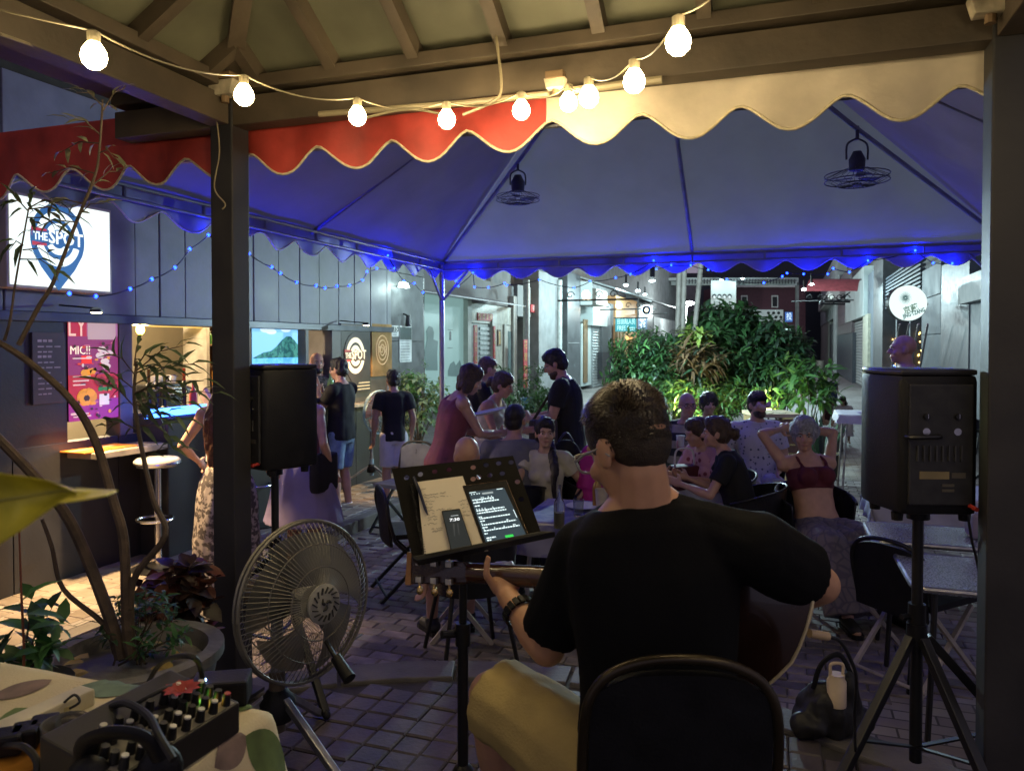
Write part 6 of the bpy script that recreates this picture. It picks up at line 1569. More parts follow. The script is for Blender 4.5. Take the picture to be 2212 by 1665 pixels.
cl = MB().tube([V3((base_p.x, 2.05, PZ+.63)), V3((base_p.x, 2.05, PZ+.69))], .021, 10).build('clamp', M_BLACKM, ms, smooth=40); MB().tube([V3((base_p.x-.02, 2.05, PZ+.66)), V3((base_p.x-.055, 2.03, PZ+.665))], .011, 8).build('knob', M_BLACKM, cl)
MB().ell(V3((base_p.x, 2.05, PZ+.27)), (.032, .032, .04)).build('hub', M_BLACKM, ms, smooth=True)
for a in (20, 140, 260):
    q = V3((math.cos(R(a)), math.sin(R(a)), 0)); b0 = V3((base_p.x, 2.05, PZ)); l_ = MB().bar(b0+UP*.28+q*.02, b0+q*.32+UP*.012, .022, .008).build('leg', M_BLACKM, ms); MB().bar(b0+UP*.14, b0+q*.16+UP*.145, .014, .006).build('brace', M_BLACKM, l_)
nbk = thing('notebook', 'open spiral notebook page of handwriting on the music stand', 'notebook', D_(960, 1200))
page = [D_(902, 1043, .004), D_(1000, 1030, .004), D_(1055, 1190, .004), D_(918, 1204, .004)]
MB().prism(page, nn_*.006).build('page', mat('cream paper', (.74, .66, .50), .75, var=.06, scale=6), nbk)
mb = MB()
for i in range(30):
    f = i/29; p = D_(889+(918-889)*f, 1048+(1203-1048)*f, .008); mb.tube([p+ex_*.006*math.cos(a*1.05)+nn_*.005*math.sin(a*1.05) for a in range(7)], .0009, 4)
sp_ = mb.build('spiral', M_BLACKM, nbk); sp_['kind'] = 'stuff'
ink = mat('ink', (.05, .045, .05), .6, var=0)
rk = random.Random(2); mb = MB()
def scrawl(x0, x1, y, amp=2.2):
    n = int((x1-x0)/1.6); pts = []; x = x0
    for i in range(n):
        if rk.random() < .10 and len(pts) > 2: mb.tube(pts, .00045, 3, caps=False); pts = []; x += 3
        sl_ = -(x-x0)*.12; pts.append(D_(x, y+sl_+rk.uniform(-amp, amp), .0108)); x += rk.uniform(1.0, 2.2)
        if x > x1: break
    if len(pts) > 1: mb.tube(pts, .00045, 3, caps=False)
for x0, x1, y in ((910, 922, 1056), (914, 968, 1069), (916, 975, 1076), (917, 940, 1084), (918, 935, 1090), (919, 938, 1096), (920, 962, 1104), (966, 978, 1099), (922, 940, 1111), (924, 945, 1117), (925, 946, 1123), (916, 948, 1133), (956, 972, 1128), (932, 958, 1142), (934, 958, 1148), (990, 1010, 1082), (994, 1013, 1090), (998, 1012, 1096), (993, 1016, 1106), (996, 1018, 1113)): scrawl(x0, x1, y)
hw_ = mb.build('handwriting', ink, nbk); hw_['kind'] = 'stuff'
pen = thing('pen', 'dark blue pen clipped over the notebook spiral', 'pen', D_(893, 1070, .016))
MB().tube([D_(893, 1030, .016), D_(906, 1060, .016), D_(919, 1100, .016), D_(924, 1112, .014)], [.0042, .0046, .0040, .001], 8).build('barrel', mat('navy pen', (.02, .025, .06), .3), pen, smooth=True)
MB().tube([D_(893, 1030, .021), D_(903, 1056, .021)], .0012, 5).build('clip', M_CHROME, pen)
tb = thing('tablet', 'tablet on the music stand with rows of white song words on a dark screen', 'tablet', D_(1070, 1180))
tc_ = [D_(1000, 1052, .003), D_(1094, 1040, .003), D_(1145, 1165, .003), D_(1046, 1182, .003)]
MB().prism(tc_, nn_*.008).build('case', M_BLACK, tb, bevel=.0015)
sc_ = [D_(1012, 1063, .0113), D_(1089, 1053, .0113), D_(1138, 1158, .0113), D_(1050, 1173, .0113)]
MB().prism(sc_, nn_*.0006).build('screen', emat('tablet screen', (.022, .040, .055), 1.0), tb)
def SU(u, v, o=.0126):
    a = sc_[0].lerp(sc_[1], u); b = sc_[3].lerp(sc_[2], u); return a.lerp(b, v)+nn_*(o-.0113)
mb = MB(); mg = MB()
def word(u0, u1, v, h=.022): mb.add([SU(u0, v), SU(u1, v), SU(u1, v+h), SU(u0, v+h)], [(0, 1, 2, 3)])
def line(v, u0, u1, chords=True):
    u = u0
    while u < u1:
        w = rk.uniform(.025, .075); word(u, min(u+w, u1), v); u += w+.014
    if chords:
        for c_ in range(rk.randint(3, 5)):
            x = rk.uniform(u0, u1); word(x, x+.02, v-.030, .022)
for v, u0, u1, ch in ((.16, .03, .62, True), (.215, .03, .72, True), (.28, .04, .17, False), (.375, .04, .78, True), (.425, .04, .80, True), (.50, .04, .12, False), (.53, .05, .85, False), (.58, .04, .16, False), (.655, .05, .92, True), (.705, .04, .18, False), (.765, .05, .95, True), (.82, .04, .12, False), (.905, .05, .28, False), (.945, .05, .15, False)): line(v, u0, u1, ch)
word(.02, .2, .012, .012); word(.78, .95, .012, .012)
for x in (.05, .12, .2, .26): word(x, x+.025, .045, .02)
tl_ = mb.build('song_lines', emat('screen text', (.75, .95, 1.0), 1.1), tb); tl_['kind'] = 'stuff'
MB().add([SU(.35, .05, .0128), SU(.65, .05, .0128), SU(.65, .085, .0128), SU(.35, .085, .0128)], [(0, 1, 2, 3)]).build('screen_tab', emat('screen grey', (.30, .36, .38), .9), tb)
MB().add([SU(.50, .92, .0128), SU(.70, .92, .0128), SU(.70, .965, .0128), SU(.50, .965, .0128)], [(0, 1, 2, 3)]).build('green_button', emat('screen green', (.03, .55, .08), 1.0), tb)
MB().add([SU(.965, .46, .0128), SU(.98, .46, .0128), SU(.98, .62, .0128), SU(.965, .62, .0128)], [(0, 1, 2, 3)]).build('scroll_bar', emat('screen text', (.75, .95, 1.0), 1.1), tb)
MB().tube([p+nn_*.008 for p in tc_+tc_[:1]], .0007, 5).build('edge', mat('bronze edge', (.30, .2, .13), .3, .8), tb)
ph = thing('phone', 'black phone leaning on the notebook with its lock screen clock at 7:30', 'phone', D_(985, 1185, .01))
pc = [D_(954, 1105, .012), D_(994, 1100, .012), D_(1023, 1187, .012), D_(975, 1194, .012)]
MB().prism(pc, nn_*.008).build('case', M_BLACK, ph, bevel=.003)
pcx = [pc[i].lerp((pc[0]+pc[2])/2, .09)+nn_*.0084 for i in range(4)]
MB().prism(pcx, nn_*.0004).build('screen', emat('phone screen', (.012, .016, .018), 1.0), ph)
pu = (pc[1]-pc[0]).normalized(); pv = ((pc[0]-pc[3]).normalized()-pu*(pc[0]-pc[3]).normalized().dot(pu)).normalized()
text('7:30', 'clock_text', emat('phone text', (.9, .95, 1), 1.1), D_(982, 1122, .0212), pu, pv, .011, ph, ext=.0001, fit=.026, bold=.0002)
MB().add([D_(974, 1113.5, .0212), D_(990, 1111.5, .0212), D_(990, 1112.8, .0212), D_(974, 1114.8, .0212)], [(0, 1, 2, 3)]).build('date_text', emat('phone dim', (.5, .55, .6), .8), ph)
for pts in ([(978, 1130), (981, 1158), (983, 1158), (982, 1130)], [(987, 1130), (991, 1155), (993, 1155), (990, 1130)]): MB().add([D_(x, y, .0211) for x, y in pts], [(0, 1, 2, 3)]).build('wallpaper_shape', emat('phone wall', (.035, .038, .04), 1), ph)
MB().add([D_(994, 1184.5, .0212), D_(1004, 1183, .0212), D_(1004, 1185, .0212), D_(994, 1186.5, .0212)], [(0, 1, 2, 3)]).build('home_bar', emat('phone dim', (.5, .55, .6), .8), ph)
ii = MB().ell(D_(974, 1104, .021), .001)

# ================================================================ loudspeakers on tripods
def speaker(label, p, rz):
    t = thing('loudspeaker', label, 'loudspeaker', p, 'black loudspeakers on tripod stands', local=True, rz=rz)
    h = .445
    out = [(-.132, .13), (.132, .13), (.140, .02), (.112, -.13), (-.112, -.13), (-.140, .02)]
    mb = MB().prism([V3((x, y, .012)) for x, y in out], (0, 0, h-.024)); mb.build('cabinet', M_BLACK, t, bevel=.022, smooth=50)
    MB().prism([V3((x*.98, y*.98, h-.014)) for x, y in out], (0, 0, .018)).build('top_cap', mat('top plastic', (.018, .018, .022), .3, var=.3), t, bevel=.008, smooth=50)
    MB().box((0, -.134, .225), (.185, .012, .36)).build('amp_plate', mat('amp plate', (.020, .020, .021), .5, var=.4, scale=30), t, bevel=.004)
    for x in (-.045, .045): 
        kn = MB().tube([V3((x, -.138, .31)), V3((x, -.152, .31))], .009, 12).build('knob', M_BLACKM, t); MB().bar(V3((x, -.153, .305)), V3((x, -.153, .318)), .002).build('pointer', M_CHROME, kn)
        MB().tube([V3((x, -.139, .265)), V3((x, -.144, .265))], .011, 14).build('socket', M_CHROME, t)
    for i in range(8): MB().box((-.07+i*.018, -.142, .20), (.004, .010, .045)).build('slider', mat('slider', (.05, .05, .05), .4), t)
    MB().box((-.02, -.1405, .135), (.085, .003, .022)).build('label_plate', mat('label plate', (.24, .19, .09), .5), t); MB().box((.05, -.1405, .135), (.04, .003, .016)).build('label_plate', mat('dim plate', (.08, .07, .05), .5), t)
    for z in (.105, .09): MB().box((.02, -.1405, z), (.035, .003, .008)).build('label_plate', mat('dim plate', (.08, .07, .05), .5), t)
    MB().tube(smoothpath([V3((-.10, -.135, .25)), V3((-.09, -.165, .25)), V3((-.02, -.165, .252)), V3((-.01, -.138, .252))]), .007, 8).build('handle', M_BLACKM, t, smooth=True)
    for x, y in ((-.1, -.08), (.1, -.08), (-.1, .08), (.1, .08)): MB().lathe([(.016, -.012), (.018, .012)], (x, y, 0), 10).build('foot', M_BLACK, t)
    MB().tube([V3((.085, -.134, .045)), V3((.088, -.17, .04))], .007, 8).build('red_plug', mat('red plug', (.35, .03, .02), .4), t)
    return t
def tripod(label, x, y, ztop, rots, hub=.52, spread=.47):
    t = thing('speaker_stand', label, 'speaker stand', (x, y, PZ), 'tripod speaker stands'); c = V3((x, y, PZ))
    MB().tube([c+UP*.12, c+UP*(ztop-PZ-.30)], .0185, 12).build('lower_tube', M_BLACKM, t, smooth=True)
    MB().tube([c+UP*(ztop-PZ-.36), c+UP*(ztop-PZ+.02)], .0165, 12).build('upper_tube', M_BLACKM, t, smooth=True)
    k_ = MB().tube([c+UP*(ztop-PZ-.37), c+UP*(ztop-PZ-.29)], .026, 12).build('collar', M_BLACK, t, smooth=40); MB().tube([c+UP*(ztop-PZ-.33)+V3((-.02, 0, 0)), c+UP*(ztop-PZ-.33)+V3((-.055, -.01, 0))], .010, 8).build('knob', M_BLACK, k_)
    MB().tube([c+UP*(ztop-PZ-.02), c+UP*(ztop-PZ+.01)], .034, 12).build('top_collar', M_BLACK, t, smooth=40)
    MB().tube([c+UP*(hub-.03), c+UP*(hub+.04)], .030, 12).build('hub', M_BLACK, t, smooth=40)
    for a in rots:
        q = V3((math.sin(R(a)), -math.cos(R(a)), 0)); l_ = MB().bar(c+UP*hub+q*.03, c+q*spread+UP*.02, .028, .028).build('leg', M_BLACKM, t, bevel=.004)
        MB().bar(c+UP*.17+q*.015, c+q*spread*.52+UP*(hub*.47), .018, .006).build('brace', M_BLACKM, l_); MB().cap(c+q*(spread-.02)+UP*.03, c+q*(spread+.01)+UP*.015, .018, .016).build('rubber_foot', M_BLACK, l_, smooth=True)
sx_, sy_ = place(1987, 2.40); zs_ = 1.323
tripod('black tripod speaker stand on the right in front of the right post', sx_, sy_, zs_, (-62, 8, 78))
speaker('black loudspeaker showing its control panel on the right stand', (sx_, sy_, zs_+.005), R(-3))
sx2, sy2 = place(592, 3.28)
tripod('black tripod speaker stand behind the left post and floor fan', sx2, sy2, zs_-.01, (-75, 40, 165))
speaker('black loudspeaker half hidden by the left post', (sx2, sy2, zs_-.005), R(-38))
mb = MB(); mb.tube(smoothpath([P(2082, 1075, 2.32), P(2090, 1110, 2.3), P(2100, 1170, 2.3), P(2112, 1220, 2.3), P(2128, 1330, 2.32)]), .004, 6)
mb.build('speaker_cable', M_CABLE, smooth=True, label='thin black cable hanging from the red plug of the right loudspeaker', cat='cable')

# ================================================================ fans on the floor
def floor_fan(label, c, axis, r, basez, wire, hubm, legm, lean=0, nw=84, group='pedestal fans', bladem=None, legs=(35, 155, 275), leglen=.42):
    c = V3(c); a = V3(axis).normalized(); x = a.cross(UP).normalized(); y = x.cross(a)
    t = thing('floor_fan', label, 'fan', V3((c.x-a.x*.16, c.y-a.y*.16, basez)), group)
    Q_ = lambda rr, th, d: c+x*(rr*math.cos(th))+y*(rr*math.sin(th))+a*d
    for nm, d0, sg in (('front_guard', .0, 1), ('rear_guard', -.02, -1)):
        mb = MB(); mb.tube([Q_(r, i*math.pi/24, d0) for i in range(49)], .006*r/.25, 6)
        dep = .075 if sg > 0 else .10
        for rr in (.45, .72): mb.tube([Q_(r*rr, i*math.pi/24, d0+sg*dep*(1-rr**3)) for i in range(49)], .0022, 5)
        for k in range(nw):
            th = k*2*math.pi/nw; off = .12
            mb.tube([Q_(r*(.18+.82*s_), th+off*(1-s_), d0+sg*dep*(1-(.18+.82*s_)**3)) for s_ in (0, .35, .65, .85, 1)], .0011, 3, caps=False)
        mb.build(nm, wire, t, smooth=True)
    bd = MB().lathe([(.062, 0), (.062, .006), (.052, .010), (.0, .012)], (0, 0, 0), 28, Matrix((x, y, a)).transposed()); bd.v = [v+c+a*.078 for v in bd.v]; hb = bd.build('badge', hubm, t, smooth=40)
    mb = MB()
    for k in range(16):
        th = k*math.pi/8; mb.bar(c+a*.090+x*.034*math.cos(th)+y*.034*math.sin(th), c+a*.090+x*.052*math.cos(th+.25)+y*.052*math.sin(th+.25), .007, .003)
    for k in range(3):
        th = k*2.094; mb.tube([c+a*.0915+x*(.004+.018*q)*math.cos(th+q*1.1)+y*(.004+.018*q)*math.sin(th+q*1.1) for q in (0, .3, .6, 1)], [.004, .005, .005, .002], 6)
    mb.build('emblem', mat('badge dark', (.03, .03, .028), .5), hb)
    for k in range(5):
        th0 = k*2*math.pi/5
        def bl(s, u): 
            rr = .05+(r*.86-.05)*s; th = th0+(u-.5)*1.0*(.75+.5*s)+.35*s
            return Q_(rr, th, -.005+.035*(u-.5)*2*(1-.3*s))
        MB().grid(bl, 8, 6).build('blade', bladem, t, smooth=80, solid=.002)
    MB().tube([c+a*.03, c-a*.03], .05, 16).build('blade_hub', hubm, t, smooth=40)
    MB().tube([c-a*.10, c-a*.13, c-a*.24, c-a*.26], [.05, .075, .07, .04], 16).build('motor', legm, t, smooth=50)
    pz = V3((c.x-a.x*.16, c.y-a.y*.16, 0)); MB().tube([pz+UP*(c.z-.02), pz+UP*(basez+.28)], .020, 12).build('upper_pole', M_ALU, t, smooth=True)
    MB().tube([pz+UP*(basez+.36), pz+UP*(basez+.16)], .027, 12).build('lower_pole', legm, t, smooth=True)
    MB().lathe([(.03, .0), (.06, -.04), (.055, -.10), (.02, -.11)], pz+UP*(basez+.30), 14).build('collar', M_BLACK, t, smooth=50)
    for k in legs:
        q = V3((math.sin(R(k)), -math.cos(R(k)), 0)); MB().bar(pz+UP*(basez+.27)+q*.04, pz+q*leglen+UP*(basez+.012), .024, .024).build('leg', M_ALU, t, bevel=.003)
    return t
M_WIRE = mat('fan wire', (.20, .19, .165), .45, .5, var=.2)
M_BADGE = mat('fan badge', (.30, .295, .27), .4, var=.15)
M_BLADE = mat('fan blade', (.16, .16, .14), .35, var=.15, trans=.35, alpha=.80)
floor_fan('large caged pedestal fan on a tripod beside the left post', P(664, 1297, 2.42), (.80, -.60, .08), .250, PZ, M_WIRE, M_BADGE, mat('fan brown metal', (.10, .075, .05), .5), bladem=M_BLADE, legs=(55, 175, 290))
ctl = thing('fan_grip', 'black rubber grip of a handle hanging below the fan cage', 'handle', P(742, 1440, 2.3))
MB().tube([P(705, 1385, 2.38), P(728, 1425, 2.32)], .008, 8).build('rod', M_BLACKM, ctl); MB().tube([P(726, 1420, 2.33), P(755, 1466, 2.28)], [.017, .021], 10).build('grip', M_BLACK, ctl, smooth=50)
bfc = P(822, 890, 9.2)
M_BW = mat('pale blue fan', (.25, .38, .48), .4, var=.15)
floor_fan('pale blue caged fan standing by the bar next to the boy', bfc, (.80, -.6, 0), .26, .1, M_BW, mat('salmon hub', (.5, .25, .2), .4), M_BW, nw=40, bladem=mat('salmon blade', (.50, .24, .18), .4, alpha=.85), legs=(-60, 60, 170), leglen=.5)

# ================================================================ mixing table
TZ = PZ+.72
tbl = thing('table', 'small table in the near left corner under a leaf print cloth', 'table', (-.80, 1.2, PZ))
tc0 = V3((-.47, 1.49, 0)); 
TB = lambda s, t: tc0-v19*s-u19*t
mb = MB(); mb.prism([TB(s, t)+UP*(TZ-.03) for s, t in ((.02, .02), (.9, .02), (.9, .72), (.02, .72))], (0, 0, .026)); mb.build('tabletop', M_WOOD, tbl)
for s, t in ((.07, .07), (.85, .07), (.07, .66), (.85, .66)): MB().tube([TB(s, t)+UP*PZ, TB(s, t)+UP*(TZ-.03)], .014, 8).build('leg', M_ALU, tbl, smooth=True)
def cl_(s, t, o=0.0):
    S_, T_ = s, t; z = TZ+.002; 
    if S_ < 0: z += -(-S_)*.93-.004; S_ = S_*.30-.012*math.sin(T_*22)*min(1, -s*8)
    if T_ < 0: z += -(-T_)*.93-.004; T_ = T_*.30-.012*math.sin(s*20)*min(1, -t*8)
    z += .0025*noise.noise(V3((s*9, t*9, 0)))
    return TB(S_, T_)+UP*(z+o)
mb = MB(); mb.grid(lambda a, b: cl_(-.17+1.05*a, -.12+.82*b), 60, 44)
M_CLOTH = mat('cream tablecloth', (.58, .50, .33), .75, var=.10, scale=5, bump=.15, bscale=200)
tcl = mb.build('tablecloth', M_CLOTH, smooth=80, solid=.0015, label='cream tablecloth printed with green and mauve leaves, its corner hanging down', cat='tablecloth')
def lprint(s, t, L_, W_, ang, m):
    ca, sa = math.cos(R(ang)), math.sin(R(ang)); mb = MB(); n = 10; base = []
    def pt(u, w): a = (u-.5)*L_; b = w*W_*.5*(math.sin(math.pi*min(1, u*1.02))**.7); return cl_(s+a*ca-b*sa, t+a*sa+b*ca, .0022)
    mb.grid(lambda u, w: pt(u, -1+2*w), n, 6); return mb.build('leaf_print', m, tcl, smooth=80)
PG, PM, PT = mat('green print', (.10, .15, .05), .8, var=.3, scale=20), mat('mauve print', (.20, .14, .12), .8, var=.3, scale=20), mat('teal print', (.14, .20, .15), .8, var=.3, scale=20)
for a in ((-.06, .05, .13, .085, 35, PG), (-.015, .13, .09, .06, 100, PM), (-.08, .17, .10, .05, 60, PM), (.10, .02, .12, .07, 10, PG), (.38, .03, .16, .09, 20, PT), (.15, .20, .1, .06, 80, PG), (.42, .20, .15, .08, 150, PG), (-.10, .30, .1, .07, 80, PG), (.02, .28, .1, .06, 30, PG), (.55, .10, .12, .07, 70, PM)): lprint(*a)
# mixer
mx = V3((math.sin(R(21)), math.cos(R(21)), 0)); my = V3((-mx.y, mx.x, 0)); mc = V3((-.628, 1.30, TZ+.006))
mixr = thing('mixing_desk', 'black mixing desk with rows of white capped knobs on the cloth', 'mixer', mc)
ML, MW = .27, .165
MX = lambda a, b, z: mc+mx*a+my*b+UP*z
prof = lambda b: .055+.035*(b+MW/2)/MW
mb = MB(); mb.add([MX(a, b, z) for a in (-ML/2, ML/2) for b, z in ((-MW/2, 0), (MW/2, 0), (MW/2, .092), (-MW/2, .056))], [(0, 1, 2, 3), (4, 7, 6, 5), (0, 4, 5, 1), (1, 5, 6, 2), (2, 6, 7, 3), (3, 7, 4, 0)])
mb.build('case', mat('mixer case', (.016, .014, .013), .5, var=.2, bump=.05), mixr, bevel=.004)
pzn = (MX(0, .1, prof(.1))-MX(0, -.1, prof(-.1))).normalized(); pn_ = mx.cross(pzn); pn_ = pn_ if pn_.z > 0 else -pn_
PPt = lambda a, b, o=0: MX(a, b, prof(b))+pn_*o
mb = MB(); mb.add([PPt(a, b, .0015) for a, b in ((-.127, -.078), (.127, -.078), (.127, -.012), (-.127, -.012))], [(0, 1, 2, 3)]); mb.build('panel', mat('mixer panel', (.24, .22, .18), .5, var=.2, scale=25), mixr)
KW = mat('knob cap white', (.62, .6, .52), .4)
for i in range(8):
    for j, b in enumerate((-.070, -.050, -.030, -.010, .012)):
        if (i*3+j*5) % 7 == 6 and j > 1: continue
        p = PPt(-.112+i*.032, b, .002); kn = MB().tube([p, p+pn_*.014, p+pn_*.020], [.0085, .0072, .0065], 10).build('knob', mat('black knob', (.012, .012, .012), .4), mixr, smooth=40)
        if j in (0, 3) or (i+j) % 5 == 0: MB().tube([p+pn_*.0203, p+pn_*.0225], .0058, 10).build('knob_cap', KW if not (i == 7 and j == 0) else mat('red cap', (.4, .05, .03), .4), kn)
for a, b, m in ((.09, -.04, emat('green led', (.2, 1, .1), 4)), (.097, -.055, emat('amber led', (1, .5, .05), 4))): MB().ell(PPt(a, b, .006), .0035).build('led', m, mixr)
# things lying on the table
def on(px, py, z=0): return G(px, py, TZ+z)
ps_ = thing('power_strip', 'long white power strip with black plugs on the table edge', 'power strip', on(95, 1545))
MB().bar(on(-10, 1590, .018), on(190, 1500, .018), .045, .034).build('strip', mat('ivory plastic', (.55, .50, .36), .5), ps_, bevel=.005)
for x, y in ((20, 1600), (55, 1588), (95, 1572)): MB().box(on(x, y, .035), (.045, .05, .035), Rz(R(20))).build('plug', M_BLACK, ps_, bevel=.006)
MB().lathe([(.022, 0), (.022, .024), (.012, .024), (.012, 0)], on(130, 1548), 20).build('tape_roll', mat('yellowed tape', (.50, .42, .20), .4), smooth=40, label='roll of yellowed clear tape beside the power strip', cat='tape')
bx_ = thing('power_adapter', 'black power adapter with a tiny blue light behind the mixing desk', 'adapter', on(475, 1485)); MB().box(on(478, 1487, .03), (.11, .07, .05), Rz(R(10))).build('case', M_BLACK, bx_, bevel=.006); MB().ell(on(442, 1468, .06), .0035).build('led', emat('adapter led', (.3, .5, 1), 6), bx_)
fl2 = thing('red_flower', 'small red silk flower standing behind the mixing desk knobs', 'flower', on(392, 1500, .09))
for i in range(9):
    a = i*.7; MB().leaf(on(392, 1497, .095), V3((math.cos(a), math.sin(a), .8)), UP, .035, .026, .4).build('petal', mat('red petal', (.40, .05, .04), .7, var=.3, scale=40), fl2, smooth=80)
cu = MB().lathe([(.030, 0), (.038, .075), (.036, .075), (.028, .004)], on(142, 1650, .0), 20).build('plastic_cup', mat('clear cup', (.7, .68, .62), .1, var=0, trans=.85), smooth=50, label='clear plastic cup on the cloth in front of the mixing desk', cat='cup')
op = MB().lathe([(.0, .012), (.05, .016), (.075, .03), (.078, .032), (.05, .01), (0, .006)], on(30, 1668, 0), 24).build('bowl', mat('orange bowl', (.45, .20, .03), .4, var=.3), smooth=50, label='shallow orange bowl in the very corner of the table', cat='bowl')
hs_ = thing('headphones', 'black headphones lying across the near end of the mixing desk', 'headphones', on(230, 1650, .02))
MB().tube(smoothpath([on(185, 1668, .05), on(180, 1610, .10), on(240, 1582, .13), on(310, 1592, .12), on(345, 1640, .08)], 6), .014, 10, flat=.5).build('band', M_BLACK, hs_, smooth=True)
for x, y in ((190, 1690), (345, 1665)): MB().ell(on(x, y, .05), (.035, .02, .042), Rz(R(30))).build('ear_cup', M_BLACK, hs_, smooth=True)
def cable(label, pts, r=.0042): return MB().tube(smoothpath(pts, 7), r, 8).build('cable', M_CABLE, smooth=True, label=label, cat='cable', group='cables over the mixing table')
cable('thick black lead arching from the mixing desk over the knobs', [on(225, 1570, .05), on(228, 1535, .08), on(270, 1518, .11), on(320, 1545, .12), on(345, 1590, .12), on(375, 1640, .10)], .0062)
jp = MB().tube([on(224, 1575, .02), on(228, 1527, .07)], [.013, .009], 10).build('jack_plug', M_BLACK, smooth=50, label='black jack plug standing at the left end of the mixing desk', cat='plug')
cable('black lead running from the adapter to the mixing desk back', [on(440, 1480, .04), on(420, 1420, .16), on(350, 1430, .10), on(305, 1500, .03), on(270, 1535, .02)], .005)
cable('black lead running left to the power strip', [on(225, 1560, .015), on(150, 1540, .01), on(90, 1570, .02), on(20, 1590, .03)], .0048)
cable('second black lead lying under the first to the power strip', [on(240, 1556, .012), on(180, 1556, .008), on(110, 1562, .012), on(60, 1585, .02)], .0048)
cable('thin ivory wire looping at the back of the power strip', [on(135, 1520, .03), on(160, 1500, .05), on(172, 1515, .04), on(150, 1530, .03)], .0025)
cable('black lead curling over the orange bowl', [on(0, 1610, .03), on(50, 1612, .06), on(78, 1640, .05), on(80, 1680, .03)], .006)
cable('thin black lead hanging from the mixing desk to the near edge', [on(210, 1590, .03), on(170, 1600, .02), on(155, 1640, .01), on(140, 1690, .01)], .003)
cable('pair lead from the knobs back to the adapter', [on(250, 1548, .06), on(310, 1510, .10), on(380, 1478, .10), on(445, 1478, .05)], .004)

# ================================================================ bag by the right stand
bg = thing('tote_bag', 'black slouched bag on the floor with a white bottle inside by the right stand', 'bag', G(1795, 1600, PZ))
bc = G(1792, 1585, PZ); mb = MB(); mb.ell(bc+UP*.09, (.115, .085, .10)); mb.ell(bc+V3((-.07, -.01, .05)), (.085, .08, .055)); mb.ell(bc+V3((.055, 0, .13)), (.06, .06, .11)); mb.ell(bc+V3((.09, .0, .05)), (.06, .07, .05)); mb.ell(bc+V3((-.03, 0, .15)), (.07, .04, .06))
voxel(mb, 'bag_body', mat('black nylon', (.012, .012, .012), .6, var=.3, bump=.3, bscale=30), bg, .007, 2, disp=.022, dsc=13)
MB().tube(smoothpath([bc+V3((-.07, -.02, .18)), bc+V3((-.04, -.02, .27)), bc+V3((.03, -.01, .30)), bc+V3((.08, 0, .22))], 6), .010, 8, flat=.5).build('strap', M_BLACK, bg, smooth=True)
bt = thing('water_bottle', 'white capped bottle sticking out of the black bag', 'bottle', bc+V3((.0, -.03, .19)))
bq = bc+V3((.005, -.045, .13)); MB().lathe([(.034, 0), (.034, .09), (.028, .10), (.028, .115)], bq, 16).build('flask', mat('white flask', (.62, .50, .36), .4), bt, smooth=40)
MB().tube(smoothpath([bq+V3((-.022, 0, .115)), bq+V3((-.02, 0, .15)), bq+V3((.02, 0, .15)), bq+V3((.022, 0, .115))]), .006, 8).build('carry_loop', mat('white flask', (.62, .50, .36), .4), bt, smooth=True)
# ================================================================ plants
def leafmat(name, c, rough=.45):
    if name in _M: return _M[name]
    m = mat(name, tuple(min(.5, x*1.9) for x in c), rough, var=.3, scale=6, island=.55, spec=.5); nt = m.node_tree
    tl = nt.nodes.new('ShaderNodeBsdfTranslucent'); tl.inputs['Color'].default_value = (c[0]*3+.01, c[1]*3, c[2]*2, 1); ms = nt.nodes.new('ShaderNodeMixShader'); ms.inputs[0].default_value = .3
    nt.links.new(nt.nodes['Principled BSDF'].outputs[0], ms.inputs[1]); nt.links.new(tl.outputs[0], ms.inputs[2]); nt.links.new(ms.outputs[0], nt.nodes['Material Output'].inputs[0]); return m
LG = [leafmat('leaf deep', (.022, .060, .020)), leafmat('leaf mid', (.040, .10, .030)), leafmat('leaf dark', (.014, .034, .018)), leafmat('leaf yellow', (.07, .10, .02)), leafmat('leaf bronze', (.07, .045, .025)), leafmat('leaf pale', (.10, .15, .10))]
M_STEM = mat('plant stem', (.075, .055, .035), .7, var=.3, scale=20, bump=.2)
